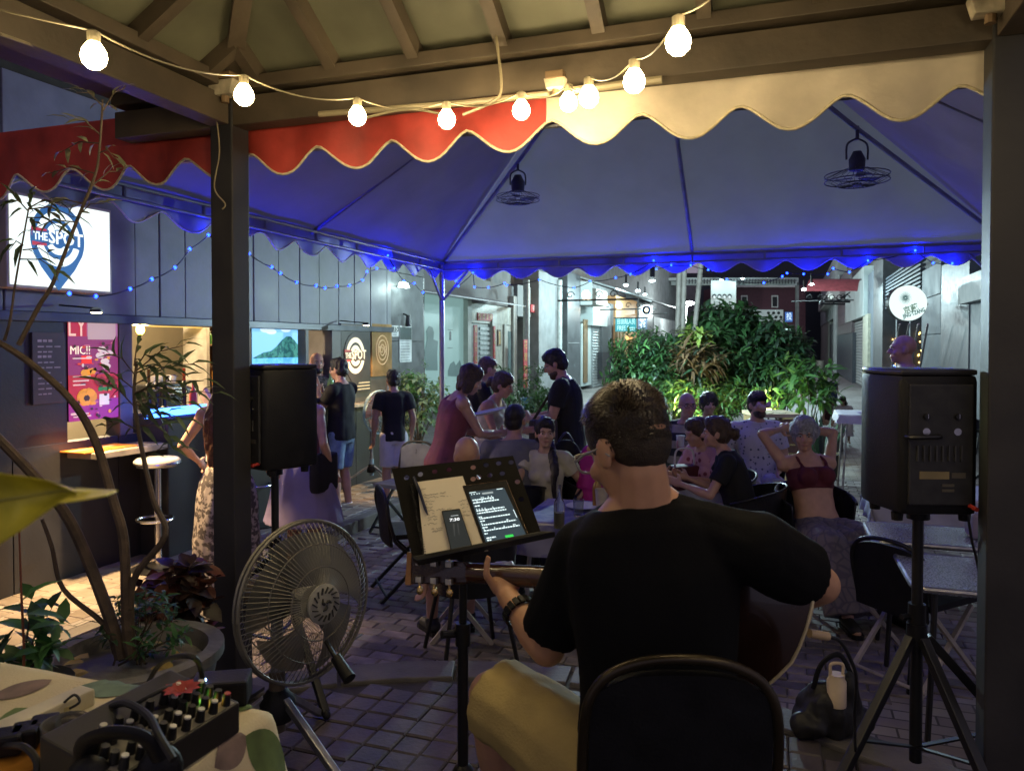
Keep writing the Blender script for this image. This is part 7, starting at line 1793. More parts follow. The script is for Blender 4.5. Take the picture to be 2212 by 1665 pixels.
def shrub(label, base, c, rad, n, L_, W_, m, seed, name='shrub', nb=26, droop=.35, up=.25, group=None, hollow=.35, twig=.006, sprays=7):
    """branches reach to points spread through the crown; each carries a spray of leaves"""
    rg = random.Random(seed); base, c = V3(base), V3(c); t = thing(name, label, 'plant' if name != 'tree' else 'tree', base, group)
    lm = [MB() for _ in m]; sm = MB(); cnt = n//sprays
    for i in range(cnt):
        while True:
            q = V3((rg.uniform(-1, 1), rg.uniform(-1, 1), rg.uniform(-1, 1)))
            if q.length < 1 and (q.length > hollow or rg.random() < .3): break
        w = 1+.30*noise.noise(q*2.1+V3((seed, 0, 0)))
        p = c+V3((q.x*rad[0], q.y*rad[1], q.z*rad[2]))*w
        if p.z < base.z+.02: continue
        d = (p-base).normalized()
        d = (V3((q.x, q.y, q.z*.6+up))).normalized()
        if i < nb: sm.tube([base+V3((rg.uniform(-.05, .05), rg.uniform(-.05, .05), 0)), base.lerp(p, .5)+UP*.08*rad[2], p], [twig*1.8, twig*1.2, twig*.5], 5)
        else: sm.tube([p-d*L_*1.4-UP*L_*.3, p, p+d*L_*.8], [twig*.5, twig*.4, twig*.2], 4, caps=False)
        k = rg.randrange(len(m))
        for j in range(sprays):
            a = j*2.4+rg.uniform(-.4, .4); side = d.orthogonal().normalized(); s2 = d.cross(side)
            dd = (d*rg.uniform(.2, .9)+side*math.cos(a)+s2*math.sin(a)+UP*rg.uniform(-.2, .25)).normalized()
            sc = rg.uniform(.65, 1.2); o = p+d*L_*(j/sprays-.4)*1.2
            lm[k].leaf(o, dd, UP+V3((rg.uniform(-.5, .5), rg.uniform(-.5, .5), 0)), L_*sc, W_*sc, droop*rg.uniform(.5, 1.4))
    sm.build('stems', M_STEM, t, smooth=True)
    for l_, mm in zip(lm, m):
        if l_.v: o = l_.build('foliage', mm, t, smooth=80)
    return t
# ---- the central planter bed
PY_ = 13.2
bed = thing('planter', 'low raised planter bed in the middle of the lane', 'planter', P(1545, 920, PY_+.3)*1)
bc_ = P(1545, 800, PY_+.6); bc_.z = 0
for i in range(14):
    a0, a1 = i*math.pi/7+.02, (i+1)*math.pi/7-.02
    vs = []
    for a in (a0, a1):
        for r_ in (1.0, 1.13):
            for z in (0, .36): vs.append(bc_+V3((2.0*r_*math.cos(a), 1.3*r_*math.sin(a), z)))
    MB().add(vs, [(0, 1, 3, 2), (4, 6, 7, 5), (0, 4, 5, 1), (2, 3, 7, 6), (1, 5, 7, 3), (0, 2, 6, 4)]).build('kerb_block', M_STONE, bed, bevel=.01)
MB().lathe([(1.0, .30), (0, .33)], (0, 0, 0), 28); s_ = MB().lathe([(1.0, .28), (.5, .32), (0, .33)], (0, 0, 0), 28); s_.v = [bc_+V3((v.x*2.0, v.y*1.3, v.z)) for v in s_.v]; s_.build('soil', mat('soil', (.03, .022, .015), .9, bump=.5), bed)
def pc(px, py, Y): return P(px, py, Y)
def cb(px, Y): q = P(px, 800, Y); return V3((q.x, q.y, .3))
W_ = lambda px, Y=13.2: px*Y/F
shrub('broad dark bush filling the middle of the planter', cb(1540, 13.2), pc(1530, 800, 13.2), (W_(138), .9, W_(88)), 5200, .17, .055, [LG[0], LG[2], LG[0], LG[1]], 1, group='bushes in the planter')
shrub('tall dark leafy bush rising behind the bamboo poles', cb(1570, 13.7), pc(1565, 728, 13.7), (W_(78), .8, W_(66)), 3400, .19, .075, [LG[2], LG[0], LG[0]], 2, group='bushes in the planter')
shrub('loose feathery bush spreading at the left of the planter', cb(1400, 12.9), pc(1395, 790, 12.9), (W_(80), .7, W_(72)), 2800, .15, .040, [LG[0], LG[1], LG[2]], 3, group='bushes in the planter')
shrub('bush with long dark leaves leaning out on the right of the planter', cb(1690, 12.9), pc(1672, 780, 12.9), (W_(60), .8, W_(74)), 2600, .22, .065, [LG[2], LG[0], LG[2]], 4, group='bushes in the planter')
shrub('low bright green plants lit at the front of the planter', cb(1500, 12.1), pc(1500, 865, 12.1), (W_(170), .35, W_(38)), 2400, .16, .034, [LG[1], LG[3], LG[1], LG[0]], 5, group='bushes in the planter', up=.5)
shrub('sparse big leaved sapling at the right end of the planter', cb(1745, 11.6), pc(1748, 835, 11.6), (W_(42), .35, W_(50)), 260, .26, .075, [LG[0], LG[1]], 6, group='bushes in the planter', nb=12)
shrub('pale bronze bromeliad clump in the middle of the planter', cb(1495, 12.3), pc(1500, 780, 12.2), (W_(42), .3, W_(32)), 260, .30, .05, [LG[4], LG[4], LG[2]], 7, group='bushes in the planter', nb=10, up=.6)
shrub('yellow leaved tuft at the foot of the leaning bamboo pole', cb(1495, 12.3), pc(1500, 738, 12.2), (W_(22), .2, W_(12)), 90, .22, .09, [LG[3]], 8, group='bushes in the planter', nb=6, up=.8)
# uplights hidden among the leaves
for px, py, Y, W, lab in ((1345, 872, 12.0, 9, 'small garden lamp glowing under the left end of the bushes'), (1478, 885, 11.7, 13, 'small garden lamp glowing behind the bald man'), (1660, 880, 11.8, 7, 'small garden lamp glowing under the right bushes')):
    c = P(px, py, Y); c.z = max(c.z, .45); t = thing('garden_lamp', lab, 'lamp', V3((c.x, c.y, .3)), 'garden lamps in the planter')
    MB().lathe([(.05, 0), (.06, .08), (.05, .09), (0, .085)], V3((c.x, c.y, c.z-.12)), 12).build('housing', M_BLACKM, t); MB().tube([V3((c.x, c.y, .28)), V3((c.x, c.y, c.z-.1))], .012, 6).build('spike', M_BLACKM, t)
    MB().lathe([(0, 0), (.045, 0), (.045, .004)], V3((c.x, c.y, c.z-.03)), 12).build('lens', emat('garden lens', (.9, 1, .4), 8), t); point_light('garden_glow', c+UP*.06, W, (.95, 1.0, .50), .05, t)
# snake plant
rg = random.Random(8)
sn = thing('snake_plant', 'upright snake plant with pointed dark leaves at the end of the bench', 'plant', V3((P(1775, 900, 10.6).x, 10.6, 0)))
o = V3((P(1775, 900, 10.6).x, 10.6, .35))
MB().lathe([(.20, -.35), (.26, 0), (.23, .0), (.2, -.04), (0, -.04)], o, 18).build('pot', mat('dark pot', (.05, .04, .035), .6), sn, smooth=40)
mb = MB()
for i in range(22):
    a = rg.uniform(0, 6.28); h = rg.uniform(.35, .62); b = o+V3((.12*math.cos(a), .12*math.sin(a), -.04)); tip = b+V3((.22*math.cos(a), .22*math.sin(a), h)); s_ = V3((-math.sin(a), math.cos(a), 0))*.028
    m_ = b.lerp(tip, .55); mb.add([b-s_*.6, b+s_*.6, m_+s_, m_-s_, tip], [(0, 1, 2, 3), (3, 2, 4)])
mb.build('leaves', LG[2], sn, solid=.006)
# bench board by the bushes
be = thing('wooden_crate', 'pale topped slatted wooden crate with faint scribbles below the bushes', 'crate', P(1682, 960, 9.6))
c = P(1682, 905, 9.6); c.z = 0; hgt = P(1682, 893, 9.6).z
MB().box(c+UP*(hgt-.03)+V3((0, .3, 0)), (.56, .62, .05)).build('top', mat('pale crate top', (.42, .35, .24), .6, var=.3, scale=7), be, bevel=.006)
for i in range(5): MB().box(c+UP*(hgt-.12-i*.11), (.54, .03, .095)).build('slat', mat('crate slat', (.15, .09, .06), .6, var=.35, scale=5), be, bevel=.004)
for x in (-.26, .26): MB().box(c+V3((x, .28, (hgt-.06)/2)), (.03, .54, hgt-.06)).build('side', M_WOOD, be)
mb = MB(); mb.tube(smoothpath([c+UP*(hgt-.004)+V3((-.2+.05*i, .12+.08*math.sin(i*1.9), 0)) for i in range(9)]), .004, 4); mb.build('scribble', M_DARKWALL, be)
# ---- plants by the bar end and the glass shop
shrub('pale flecked shrub in a clay pot at the end of the bar', V3((P(905, 900, 10.6).x, 10.6, .40)), P(903, 868, 10.6), (.42, .35, .44), 1300, .085, .045, [LG[5], LG[1], LG[5]], 11, name='potted_shrub', nb=16)
def pot(px, Y, r, h, lab, m): 
    q = P(px, 800, Y); MB().lathe([(r*.7, 0), (r, h), (r*1.08, h), (r*1.08, h*1.08), (r*.9, h*1.08), (r*.85, h*.95), (0, h*.93)], (q.x, q.y, 0), 20).build('flower_pot', m, smooth=40, label=lab, cat='pot')
CLAY = mat('clay pot', (.20, .09, .05), .7, var=.3)
pot(905, 10.6, .24, .40, 'large clay pot under the flecked shrub', CLAY)
for px, py, Y, rx_, rz_, n, lab, sd in ((1058, 850, 15.0, .35, .55, 700, 'thin leafy shrub before the cream door', 12), (1090, 845, 16.5, .28, .5, 420, 'tall sparse plant right of the cream door', 13), (1150, 850, 18.5, .35, .75, 700, 'climbing green plant beside the dark doorway', 14), (1168, 872, 17.5, .35, .35, 500, 'low dark shrub behind the blue bucket', 15)):
    q = P(px, 800, Y); shrub(lab, V3((q.x, q.y, .28)), P(px, py, Y), (rx_, .3, rz_), n, .13, .05, [LG[1], LG[0], LG[5]], sd, name='potted_shrub', nb=10, group='pot plants along the left shops')
    pot(px, Y, .18, .28, 'clay pot holding the '+lab, CLAY)
bq = P(1141, 888, 18.5); br = .18; bk_ = V3((P(1141, 800, 18.5).x, 18.5, P(1141, 888, 18.5).z if False else 0))
tt = thing('bucket', 'pale blue plastic bucket standing on the paving before the shop', 'bucket', V3((P(1141, 800, 20.5).x, 20.5, 0)))
o = V3((P(1141, 800, 20.5).x, 20.5, 0)); MB().lathe([(.15, .0), (.20, .40), (.215, .40), (.215, .43), (.19, .42), (.14, .02)], o, 22).build('body', mat('bucket blue', (.16, .42, .68), .4, var=.08), tt, smooth=40)
MB().tube([o+V3((.21*math.cos(a*.26), -.10*math.sin(a*.26)-.12, .38-.10*math.sin(a*.26))) for a in range(13)], .008, 6).build('handle', M_WHITE, tt, smooth=True)
cr_ = P(1108, 800, 17); MB().box((cr_.x, 17, .16), (.55, .4, .32)).build('wooden_box', mat('pale box', (.30, .25, .17), .6, var=.3), bevel=.01, label='low pale wooden box between the pots and the bucket', cat='box')
# ---- foreground left: big potted shrub
pcx = P(290, 1410, 2.35); pcx.z = PZ; rim = P(290, 1410, 2.35).z
big = thing('potted_tree', 'large stone pot with a bare branching small tree beside the left post', 'potted plant', pcx)
MB().lathe([(.15, 0), (.20, (rim-PZ)*.5), (.245, rim-PZ-.03), (.262, rim-PZ-.02), (.262, rim-PZ+.01), (.215, rim-PZ+.01), (.20, rim-PZ-.04), (0, rim-PZ-.03)], pcx, 36).build('pot', mat('stone pot', (.16, .15, .145), .7, var=.35, scale=9, bump=.3), big, smooth=40)
M_BARK = mat('grey brown bark', (.085, .058, .038), .75, var=.35, scale=24, bump=.35, bscale=70)
sdep = {}
def stem(pts, r0, r1):
    r0 *= .72; r1 *= .72; n = len(pts); return MB().tube(smoothpath(pts, 5), [r0+(r1-r0)*i/((n-1)*5) for i in range((n-1)*5+1)], 8).build('stem', M_BARK, big, smooth=True)
Yp = 2.3; p_ = lambda l: [P(x, y, Yp+dy) for x, y, dy in l]
ST = [([(262, 1420, 0), (245, 1355, 0), (187, 1202, 0), (137, 1102, -.05), (62, 1015, -.1), (-20, 930, -.15)], .028, .018),
      ([(285, 1420, 0), (274, 1347, 0), (268, 1172, 0), (245, 1081, 0), (205, 950, .02), (150, 860, .05), (60, 780, .05), (-10, 735, .05)], .024, .013),
      ([(285, 1400, 0), (287, 1256, 0), (357, 1156, 0), (332, 1081, .03), (307, 973, .05), (290, 860, .08), (296, 780, .1)], .017, .006),
      ([(250, 1410, 0), (224, 1347, 0), (137, 1272, 0), (112, 1181, -.03), (91, 1122, -.05)], .013, .007),
      ([(40, 745, .05), (85, 660, .06), (115, 610, .06), (165, 480, .08), (205, 380, .08), (215, 320, .08), (222, 215, .08)], .011, .004),
      ([(10, 735, .05), (22, 690, .04), (35, 600, .03), (62, 450, .02)], .007, .003)]
for l, a, b in ST: stem(p_(l), a, b)
rg = random.Random(21)
NL = leafmat('narrow leaf', (.030, .045, .022)); NLp = leafmat('pale narrow leaf', (.10, .095, .055))
def twig(x0, y0, x1, y1, n, L_, W_, m, dy=.0, drp=.5):
    a, b = P(x0, y0, Yp+dy), P(x1, y1, Yp+dy+rg.uniform(-.12, .12)); mid = a.lerp(b, .5)+UP*.02
    MB().tube([a, mid, b], [.0025, .0018, .001], 5).build('twig', M_BARK, big, smooth=True); mb = MB(); d0 = (b-a).normalized()
    for i in range(n):
        q = a.lerp(mid, min(1, (i+.6)/n*2)) if i < n/2 else mid.lerp(b, (i+.6)/n*2-1)
        sd = 1 if i % 2 else -1; dd = (d0*.75+V3((0, rg.uniform(-.7, .7), rg.uniform(-.1, .35)*1))+UP*.35*sd).normalized()
        if i == n-1: dd = d0
        mb.leaf(q, dd, UP+V3((rg.uniform(-.6, .6), -.5, 0)), L_*rg.uniform(.7, 1.15), W_*rg.uniform(.8, 1.2), drp)
    mb.build('leaf_spray', m, big, smooth=80)
for t_ in ((295, 800, 400, 745, 7), (296, 790, 330, 770, 5), (292, 830, 420, 785, 8), (292, 850, 440, 822, 8), (290, 850, 360, 845, 6), (290, 870, 410, 870, 7), (292, 880, 220, 830, 6), (290, 840, 205, 800, 6), (300, 900, 400, 905, 6), (300, 920, 370, 945, 6), (292, 810, 235, 765, 5), (290, 790, 300, 740, 5), (300, 930, 225, 920, 5), (310, 990, 390, 970, 4), (292, 860, 470, 850, 7), (295, 805, 380, 800, 7), (295, 875, 350, 905, 7)): twig(*t_, .075, .014, NL, .08)
for t_ in ((222, 230, 165, 200, 5), (222, 240, 270, 190, 4), (215, 310, 130, 330, 6), (215, 330, 250, 345, 4), (205, 375, 105, 375, 6), (200, 400, 270, 370, 5), (180, 440, 95, 450, 6), (165, 480, 60, 500, 5), (165, 470, 225, 440, 4), (215, 290, 150, 260, 5)): twig(*t_, .06, .016, NLp, .08, .35)
for t_ in ((60, 455, 20, 440, 6), (62, 450, 130, 440, 6), (58, 470, 140, 500, 6), (50, 530, 20, 540, 4), (50, 540, 120, 560, 5), (62, 445, 70, 420, 4), (45, 560, 130, 590, 4), (62, 452, 160, 470, 6)): twig(*t_, .062, .013, NL, .02)
shrub('low ferny weeds growing in the big stone pot', V3((pcx.x, pcx.y, rim-.02)), P(310, 1350, 2.35), (.16, .15, .09), 250, .045, .013, [LG[2], LG[0]], 31, name='weeds', nb=20, up=.8, twig=.002)
mb = MB()
for i in range(14):
    a = rg.uniform(0, 6.28); q = V3((pcx.x+.12*math.cos(a), pcx.y-.05+.1*math.sin(a), rim)); mb.leaf(q, V3((math.cos(a), math.sin(a), .2)), UP, .06, .045, .3)
mb.build('dead_leaves', mat('dead leaf', (.30, .22, .06), .7, var=.3), big, smooth=80)
# coleus like dark plant, left corner plant, yellow leaf close to the lens
q = P(378, 1350, 2.75); shrub('dark crinkled coleus plant between the stone pot and the left post', V3((q.x, q.y, PZ+.2)), P(375, 1320, 2.75), (.13, .10, .14), 330, .075, .055, [leafmat('coleus dark', (.022, .012, .010)), leafmat('coleus red', (.06, .02, .015))], 33, name='coleus', nb=14, twig=.004)
MB().lathe([(.09, 0), (.12, .22), (.13, .22), (.13, .24), (.11, .23), (0, .21)], (q.x, q.y, PZ), 20).build('flower_pot', M_BLACK, smooth=40, label='black plastic pot under the dark coleus', cat='pot')
q = P(45, 1450, 1.95)
shrub('leafy green plant in a black pot at the left edge', V3((q.x, q.y, P(45, 1490, 1.95).z)), P(50, 1400, 1.95), (.10, .09, .10), 100, .065, .032, [LG[2], LG[0]], 34, name='pot_plant', nb=12, up=.6, twig=.003)
mb = MB(); zt_ = P(45, 1490, 1.95).z; MB().lathe([(.085, PZ), (.115, zt_), (.122, zt_), (.122, zt_+.015), (.10, zt_), (0, zt_-.01)], (q.x, q.y, 0), 20).build('flower_pot', mat('black pot', (.02, .022, .02), .5), smooth=40, label='black pot at the left edge of the bandstand', cat='pot')
st_ = thing('seedling', 'thin red stemmed seedling with broad leaves at the left edge', 'plant', P(50, 1500, 1.85)); MB().tube([P(50, 1500, 1.85), P(52, 1400, 1.85), P(46, 1280, 1.85), P(40, 1100, 1.85)], [.004, .0035, .003, .002], 6).build('stem', mat('red stem', (.14, .04, .02), .6), st_, smooth=True)
mb = MB()
for x, y, dx, dz in ((48, 1330, 1, .2), (47, 1320, -1, .25), (50, 1370, .8, .5), (48, 1360, -.8, .4), (45, 1300, .5, .6)): mb.leaf(P(x, y, 1.85), V3((dx, .3, dz)), UP, .09, .045, .4)
mb.build('leaves', LG[1], st_, smooth=80)
yl = thing('yellow_leaf', 'large yellow leaf hanging into view close up at the left edge', 'leaf', P(60, 1090, .62))
top = [(-140, 1000), (-60, 1006), (0, 1018), (50, 1027), (100, 1040), (150, 1054), (190, 1063), (222, 1072)]; bot = [(-140, 1290), (-60, 1225), (0, 1178), (40, 1150), (80, 1118), (130, 1086), (185, 1079), (222, 1074)]
mb = MB(); 
def yf(s, t):
    i = min(6, int(s*7)); f = s*7-i; a = P(*[top[i][k]+(top[i+1][k]-top[i][k])*f for k in (0, 1)], .62); b = P(*[bot[i][k]+(bot[i+1][k]-bot[i][k])*f for k in (0, 1)], .60)
    return a.lerp(b, t)+V3((0, .02*math.sin(math.pi*t)+.004*math.sin(s*14), 0))
mb.grid(yf, 28, 8).build('blade', mat('yellow leaf skin', (.60, .52, .03), .5, var=.25, scale=20, bump=.2), yl, smooth=80, solid=.0008)
MB().tube([yf(i/20, .42)-V3((0, .002, 0)) for i in range(21)], [.0016-.0012*i/20 for i in range(21)], 5).build('midrib', mat('yellow rib', (.42, .38, .08), .5), yl, smooth=True)
# ================================================================ tables, drinks, small things on the plaza
M_SPECK = pattern('speckled top', 'noise', (.10, .11, .14), (.34, .36, .42), 120, .25)
def cloth_table(label, c, sx, sy, rz, h, m, drop=.22, cname='tablecloth', clabel=''):
    t = thing('table', label, 'table', (c[0], c[1], 0), 'folding tables under the canopy'); Rm = Rz(R(rz)); c = V3((c[0], c[1], 0))
    MB().box(c+UP*(h-.015), (sx, sy, .025), Rm).build('tabletop', M_WHITE, t)
    for x, y in ((-1, -1), (1, -1), (-1, 1), (1, 1)): MB().tube([c+Rm @ V3((x*sx*.42, y*sy*.40, h-.03)), c+Rm @ V3((x*sx*.46, y*sy*.46, 0))], .014, 8).build('leg', M_ALU, t, smooth=True)
    if m:
        def fn(a, b):
            x, y = (a-.5)*(sx+2*drop), (b-.5)*(sy+2*drop); ox, oy = max(0, abs(x)-sx/2), max(0, abs(y)-sy/2); z = h+.004
            x2 = math.copysign(min(abs(x), sx/2)+ox*.12, x); y2 = math.copysign(min(abs(y), sy/2)+oy*.12, y)
            o = max(ox, oy); z -= o*.95 if o > 0 else 0; w = .012*math.sin((x+y)*22)*min(1, o*9)
            return c+Rm @ V3((x2+w, y2+w, z+.003*noise.noise(V3((x*7, y*7, 1)))))
        MB().grid(fn, 44, 36).build(cname, m, smooth=80, label=clabel, cat='tablecloth')
    return t
M_PCLOTH = pattern('blue print cloth', 'noise', (.22, .22, .36), (.13, .13, .30), 7, .7)
q = P(1290, 1085, 4.9); cloth_table('middle table under the purple print cloth beside the guitarist', (q.x+.05, 5.0), .95, .75, -18, .74, M_PCLOTH, clabel='purple blue printed tablecloth left of the guitarist head')
q = P(1215, 1015, 6.6); cloth_table('white topped table between the two groups of guests', (q.x, 6.75), 1.1, .7, -18, .72, None)
q = P(1500, 1000, 6.4); cloth_table('table with a pale cloth before the striped man', (q.x-.1, 6.5), .9, .7, -18, .73, mat('pale cloth', (.42, .44, .50), .8, var=.1), clabel='pale tablecloth under the cups before the striped man')
q = P(1860, 900, 9.5); cloth_table('white table standing behind the right loudspeaker', (q.x+.35, 9.4), 1.3, .75, -19, P(1860, 893, 9.4).z, mat('white cloth', (.50, .50, .58), .8, var=.1), .12, clabel='white tablecloth on the far right table')
q = P(1885, 1060, 6.0); cloth_table('table with lilac cloth behind the woman leaning back', (q.x+.42, 5.9), .9, .7, -19, .72, mat('lilac cloth', (.40, .40, .52), .8, var=.1), .25, clabel='lilac tablecloth at the elbow of the woman leaning back')
def steel_table(label, c, sx, sy, rz, h):
    t = thing('table', label, 'table', (c[0], c[1], 0), 'speckled tables on the right'); Rm = Rz(R(rz)); c = V3((c[0], c[1], 0)); n = 6; out = []
    for cx2, cy2, a0 in ((1, 1, 0), (-1, 1, 90), (-1, -1, 180), (1, -1, 270)):
        for i in range(n): a = R(a0+90*i/(n-1)); out.append(c+Rm @ V3((cx2*(sx/2-.07)+.07*math.cos(a), cy2*(sy/2-.07)+.07*math.sin(a), h)))
    MB().prism([p-UP*.03 for p in out], UP*.03).build('tabletop', M_SPECK, t); MB().tube([p-UP*.012 for p in out+out[:1]], .014, 8).build('edge', M_ALU, t, smooth=True)
    for x, y in ((-1, -1), (1, -1), (-1, 1), (1, 1)): MB().tube(smoothpath([c+Rm @ V3((x*sx*.36, y*sy*.3, h-.03)), c+Rm @ V3((x*sx*.36, y*sy*.36, h-.12)), c+Rm @ V3((x*sx*.40, y*sy*.42, 0))]), .014, 8).build('leg', M_BLACKM, t, smooth=True)
    return t
q = G(2085, 1240, .74); steel_table('speckled grey table nearest the right post', (q.x+.10, q.y), .72, .62, -19, .74)
q = G(2040, 1160, .735); steel_table('second speckled grey table behind the first on the right', (q.x+.02, q.y+.05), .80, .5, -19, .735)
q = G(2110, 1160, .74); bxt = MB().box(q+UP*.075+V3((.06, .0, 0)), (.20, .16, .15), Rz(R(-15))).build('storage_tub', mat('lilac tub', (.34, .28, .40), .35, var=.08, trans=.3), bevel=.02, label='translucent lilac storage tub on the second speckled table', cat='tub')
MB().box(q+UP*.158+V3((.06, 0, 0)), (.215, .175, .016), Rz(R(-15))).build('lid', mat('pale lid', (.45, .46, .55), .4), bxt, bevel=.005) if False else None
# folding chair at right, chair and stool by the music stand
def at(px, py, z=0): q = G(px, py, z); return (q.x, q.y)
q = at(2010, 1470); fc2 = folding_chair('black folding chair with pale legs turned sideways by the right speaker stand', (q[0]-.05, q[1]+.05), 62, 0, legm=mat('cream leg', (.42, .38, .33), .5), back=.80)
q = at(900, 1310); folding_chair('black folding chair left of the music stand', (q[0]-.05, q[1]+.35), 70, 0, legm=M_BLACKM, back=.80)
q = at(1000, 1375); st = thing('folding_stool', 'folding stool with crossed pale legs under the guitar head', 'stool', (q[0], q[1]+.05, 0), local=True)
MB().box((0, 0, .45), (.36, .32, .03)).build('seat', mat('dark stool seat', (.03, .03, .035), .6), st, bevel=.01)
for x in (-1, 1):
    MB().bar(V3((-.17, x*.15, .44)), V3((.19, x*.17, 0)), .024).build('leg', mat('cream leg', (.42, .38, .33), .5), st); MB().bar(V3((.17, x*.15, .44)), V3((-.19, x*.17, 0)), .024).build('leg', mat('cream leg', (.42, .38, .33), .5), st)
q = at(832, 1105); folding_chair('folding chair with a shiny silver back by the boy', (P(870, 1000, 7.6).x, 7.6), -150, 0, seatc=mat('silver vinyl', (.30, .33, .36), .3, .4, var=.2), legm=M_BLACKM, back=.86)
# bar stools
def stool(label, px, Y):
    q = P(px, 1000, Y); t = thing('bar_stool', label, 'stool', (q.x, Y, .10), 'stools at the bar', local=True)
    MB().lathe([(.0, .80), (.15, .805), (.17, .83), (.17, .85), (.15, .868), (0, .875)], (0, 0, 0), 28).build('seat', mat('pale vinyl', (.32, .32, .33), .3, var=.15), t, smooth=50)
    MB().lathe([(.168, .815), (.175, .83), (.168, .845)], (0, 0, 0), 28, closed=True).build('trim', M_CHROME, t, smooth=True)
    MB().tube([(0, 0, .02), (0, 0, .80)], .026, 12).build('column', M_CHROME, t, smooth=True)
    MB().tube([(.13*math.cos(a*.2618), -.05+.13*math.sin(a*.2618), .40) for a in range(25)], .011, 8).build('footrest', M_CHROME, t, smooth=True)
    MB().lathe([(.20, 0), (.20, .012), (.05, .035), (0, .035)], (0, 0, 0), 28).build('base', M_BLACKM, t, smooth=40)
stool('round padded bar stool standing before the dark counter front', 340, 5.95); stool('second bar stool further along behind the left post', 560, 7.4)
# drinks
GLS = mat('clear glass', (.75, .8, .78), .04, var=0, trans=.95); BEER = mat('beer', (.75, .55, .10), .1, var=0, trans=.5)
q = G(1208, 1150, .0); q = P(1208, 1148, 4.72); zt = .744; q = G(1208, 1140, zt)
be_ = thing('beer_bottle', 'clear glass bottle a third full of pale beer by the guitarist shoulder', 'bottle', q); MB().lathe(bottle_prof(.26, .033), q, 18).build('glass', GLS, be_, smooth=40); MB().lathe([(.029, .004), (.029, .095), (0, .096)], q, 16).build('beer', BEER, be_, smooth=40)
def cup(px, Y, z, lab, m, r=.04, h=.10): 
    q = P(px, 900, Y); return MB().lathe([(r*.75, 0), (r, h), (r*1.04, h), (r*.94, h*.98), (r*.7, .006)], (q.x, q.y, z), 18).build('cup', m, smooth=40, label=lab, cat='cup')
PAP = mat('white paper', (.60, .60, .58), .6, var=.06)
cup(1470, 7.0, .92, 'white paper cup in the hand of the striped man', PAP)
cup(1300, 5.1, .745, 'tall cream cup on the purple cloth', mat('cream cup', (.48, .42, .32), .5), .045, .14)
cup(1335, 5.3, .745, 'white paper cup near the guitarist glasses', PAP); cup(1510, 6.5, .735, 'small white cup on the pale cloth', PAP, .035, .08); cup(1885, 5.75, .725, 'small dark glass on the lilac cloth', mat('dark glass', (.08, .05, .05), .1, trans=.6), .03, .09)
for px, Y, lab, m in ((1262, 5.15, 'white plate of food on the purple cloth', PAP), (1540, 6.45, 'blue rimmed plate on the pale cloth', mat('blue plate', (.3, .42, .5), .4)), (1875, 9.2, 'violet plate on the far white table', mat('violet plate', (.18, .14, .40), .4))):
    q = P(px, 900, Y); z = .748 if Y < 6 else (.737 if Y < 7 else P(1860, 893, 9.4).z+.008)
    MB().lathe([(.06, 0), (.12, .016), (.125, .018), (.06, .006), (0, .006)], (q.x, q.y, z), 24).build('plate', m, smooth=50, label=lab, cat='plate')
q = P(1020, 895, 6.45); pp_ = MB().lathe([(.09, 0), (.15, .02), (.155, .022), (.09, .007), (0, .007)], (0, 0, 0), 24, Matrix.Rotation(R(-12), 3, 'Y')); pp_.v = [v+P(1055, 893, 6.35) for v in pp_.v]; pp_.build('paper_plate', PAP, smooth=50, label='white paper plate held out by the woman in burgundy', cat='plate')
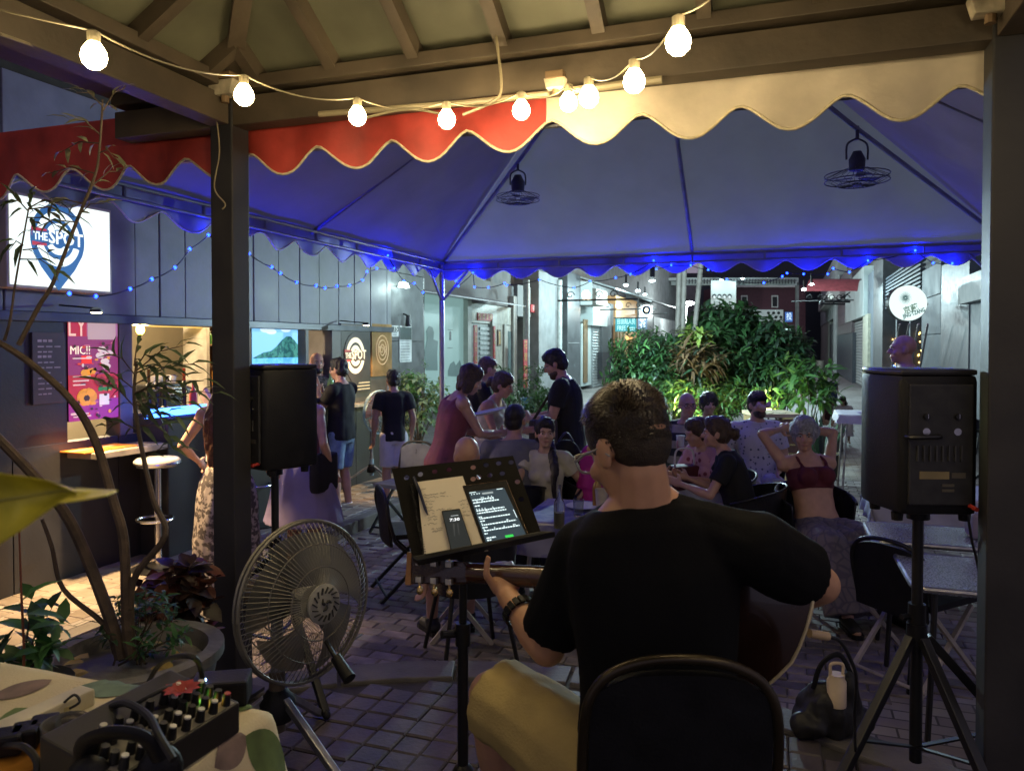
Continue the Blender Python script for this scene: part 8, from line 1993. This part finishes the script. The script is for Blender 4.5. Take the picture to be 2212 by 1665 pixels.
for px, Y, z, kind, lab in ((1290, 5.2, .748, 'b', 'brown beer bottle at the back of the purple cloth'), (1325, 4.95, .748, 'g', 'short clear glass of water on the purple cloth'), (1250, 4.9, .748, 'g', 'small clear glass beside the plate on the purple cloth'), (1195, 6.6, .725, 'g', 'clear glass on the white table by the cream blouse'), (1225, 6.75, .725, 'b', 'green beer bottle on the white table behind the cream blouse'), (1480, 6.55, .737, 'b', 'brown beer bottle before the striped man'), (1525, 6.3, .737, 'g', 'clear glass by the strawberry print sleeve')):
    q = P(px, 900, Y); q.z = z
    if kind == 'b': MB().lathe(bottle_prof(.24, .031), q, 14).build('bottle', BOTC[1] if 'green' in lab else BOTC[0], smooth=40, label=lab, cat='bottle')
    else: MB().lathe([(.03, 0), (.036, .11), (.033, .11), (.028, .01)], q, 14).build('glass', GLS, smooth=40, label=lab, cat='glass')
hb = thing('handbag', 'dark tote with white net handles on the pale cloth by the guitarist ear', 'bag', P(1478, 1040, 6.2)); c = P(1478, 1030, 6.2); MB().box(c, (.22, .14, .2), Rz(.3)).build('pouch', mat('maroon pouch', (.09, .02, .03), .7), hb, bevel=.03, smooth=50)
MB().tube(smoothpath([c+V3((-.08, 0, .09)), c+V3((-.06, 0, .22)), c+V3((.06, 0, .22)), c+V3((.08, 0, .09))]), .008, 6).build('handle', PAP, hb, smooth=True)
bpk = thing('backpack', 'black backpack hung on a chair by the magenta jacket', 'bag', P(1225, 1050, 5.9)); c = P(1222, 1000, 6.2); mb = MB(); mb.ell(c, (.14, .1, .2)); mb.ell(c-UP*.06+V3((.01, -.05, 0)), (.11, .07, .12)); voxel(mb, 'pack', TS_BLACK, bpk, .012, 2, disp=.012, dsc=10); MB().tube(smoothpath([c+V3((-.06, -.02, .18)), c+V3((0, -.03, .25)), c+V3((.06, -.02, .18))]), .01, 6).build('loop', mat('navy strap', (.03, .03, .10), .6), bpk)
# bicycle wheel edge by the right white door
bw_ = thing('bicycle', 'dark bicycle leaning by the white door beside the right post', 'bicycle', G(2110, 930, 0)); c = P(2108, 912, 10.6); c.z = .33
mb = MB(); mb.tube([c+V3((.33*math.cos(a*.2618)*.8, .33*math.cos(a*.2618)*.6, .33*math.sin(a*.2618))) for a in range(25)], .018, 8); mb.build('tyre', M_BLACK, bw_, smooth=True)
mb = MB()
for k in range(14): a = k*.4488; mb.tube([c, c+V3((.31*math.cos(a)*.8, .31*math.cos(a)*.6, .31*math.sin(a)))], .0015, 3, caps=False)
mb.build('spokes', M_CHROME, bw_); f1, f2 = c+V3((.35, .26, .25)), c+V3((.2, .15, .55)); mb = MB(); mb.tube([c, f2, f1+V3((.3, .22, .25))], .016, 8); mb.tube([f2, f1+V3((.1, .1, -.2)), f1+V3((.3, .22, .25))], .016, 8); mb.build('frame', M_BLACKM, bw_, smooth=True)
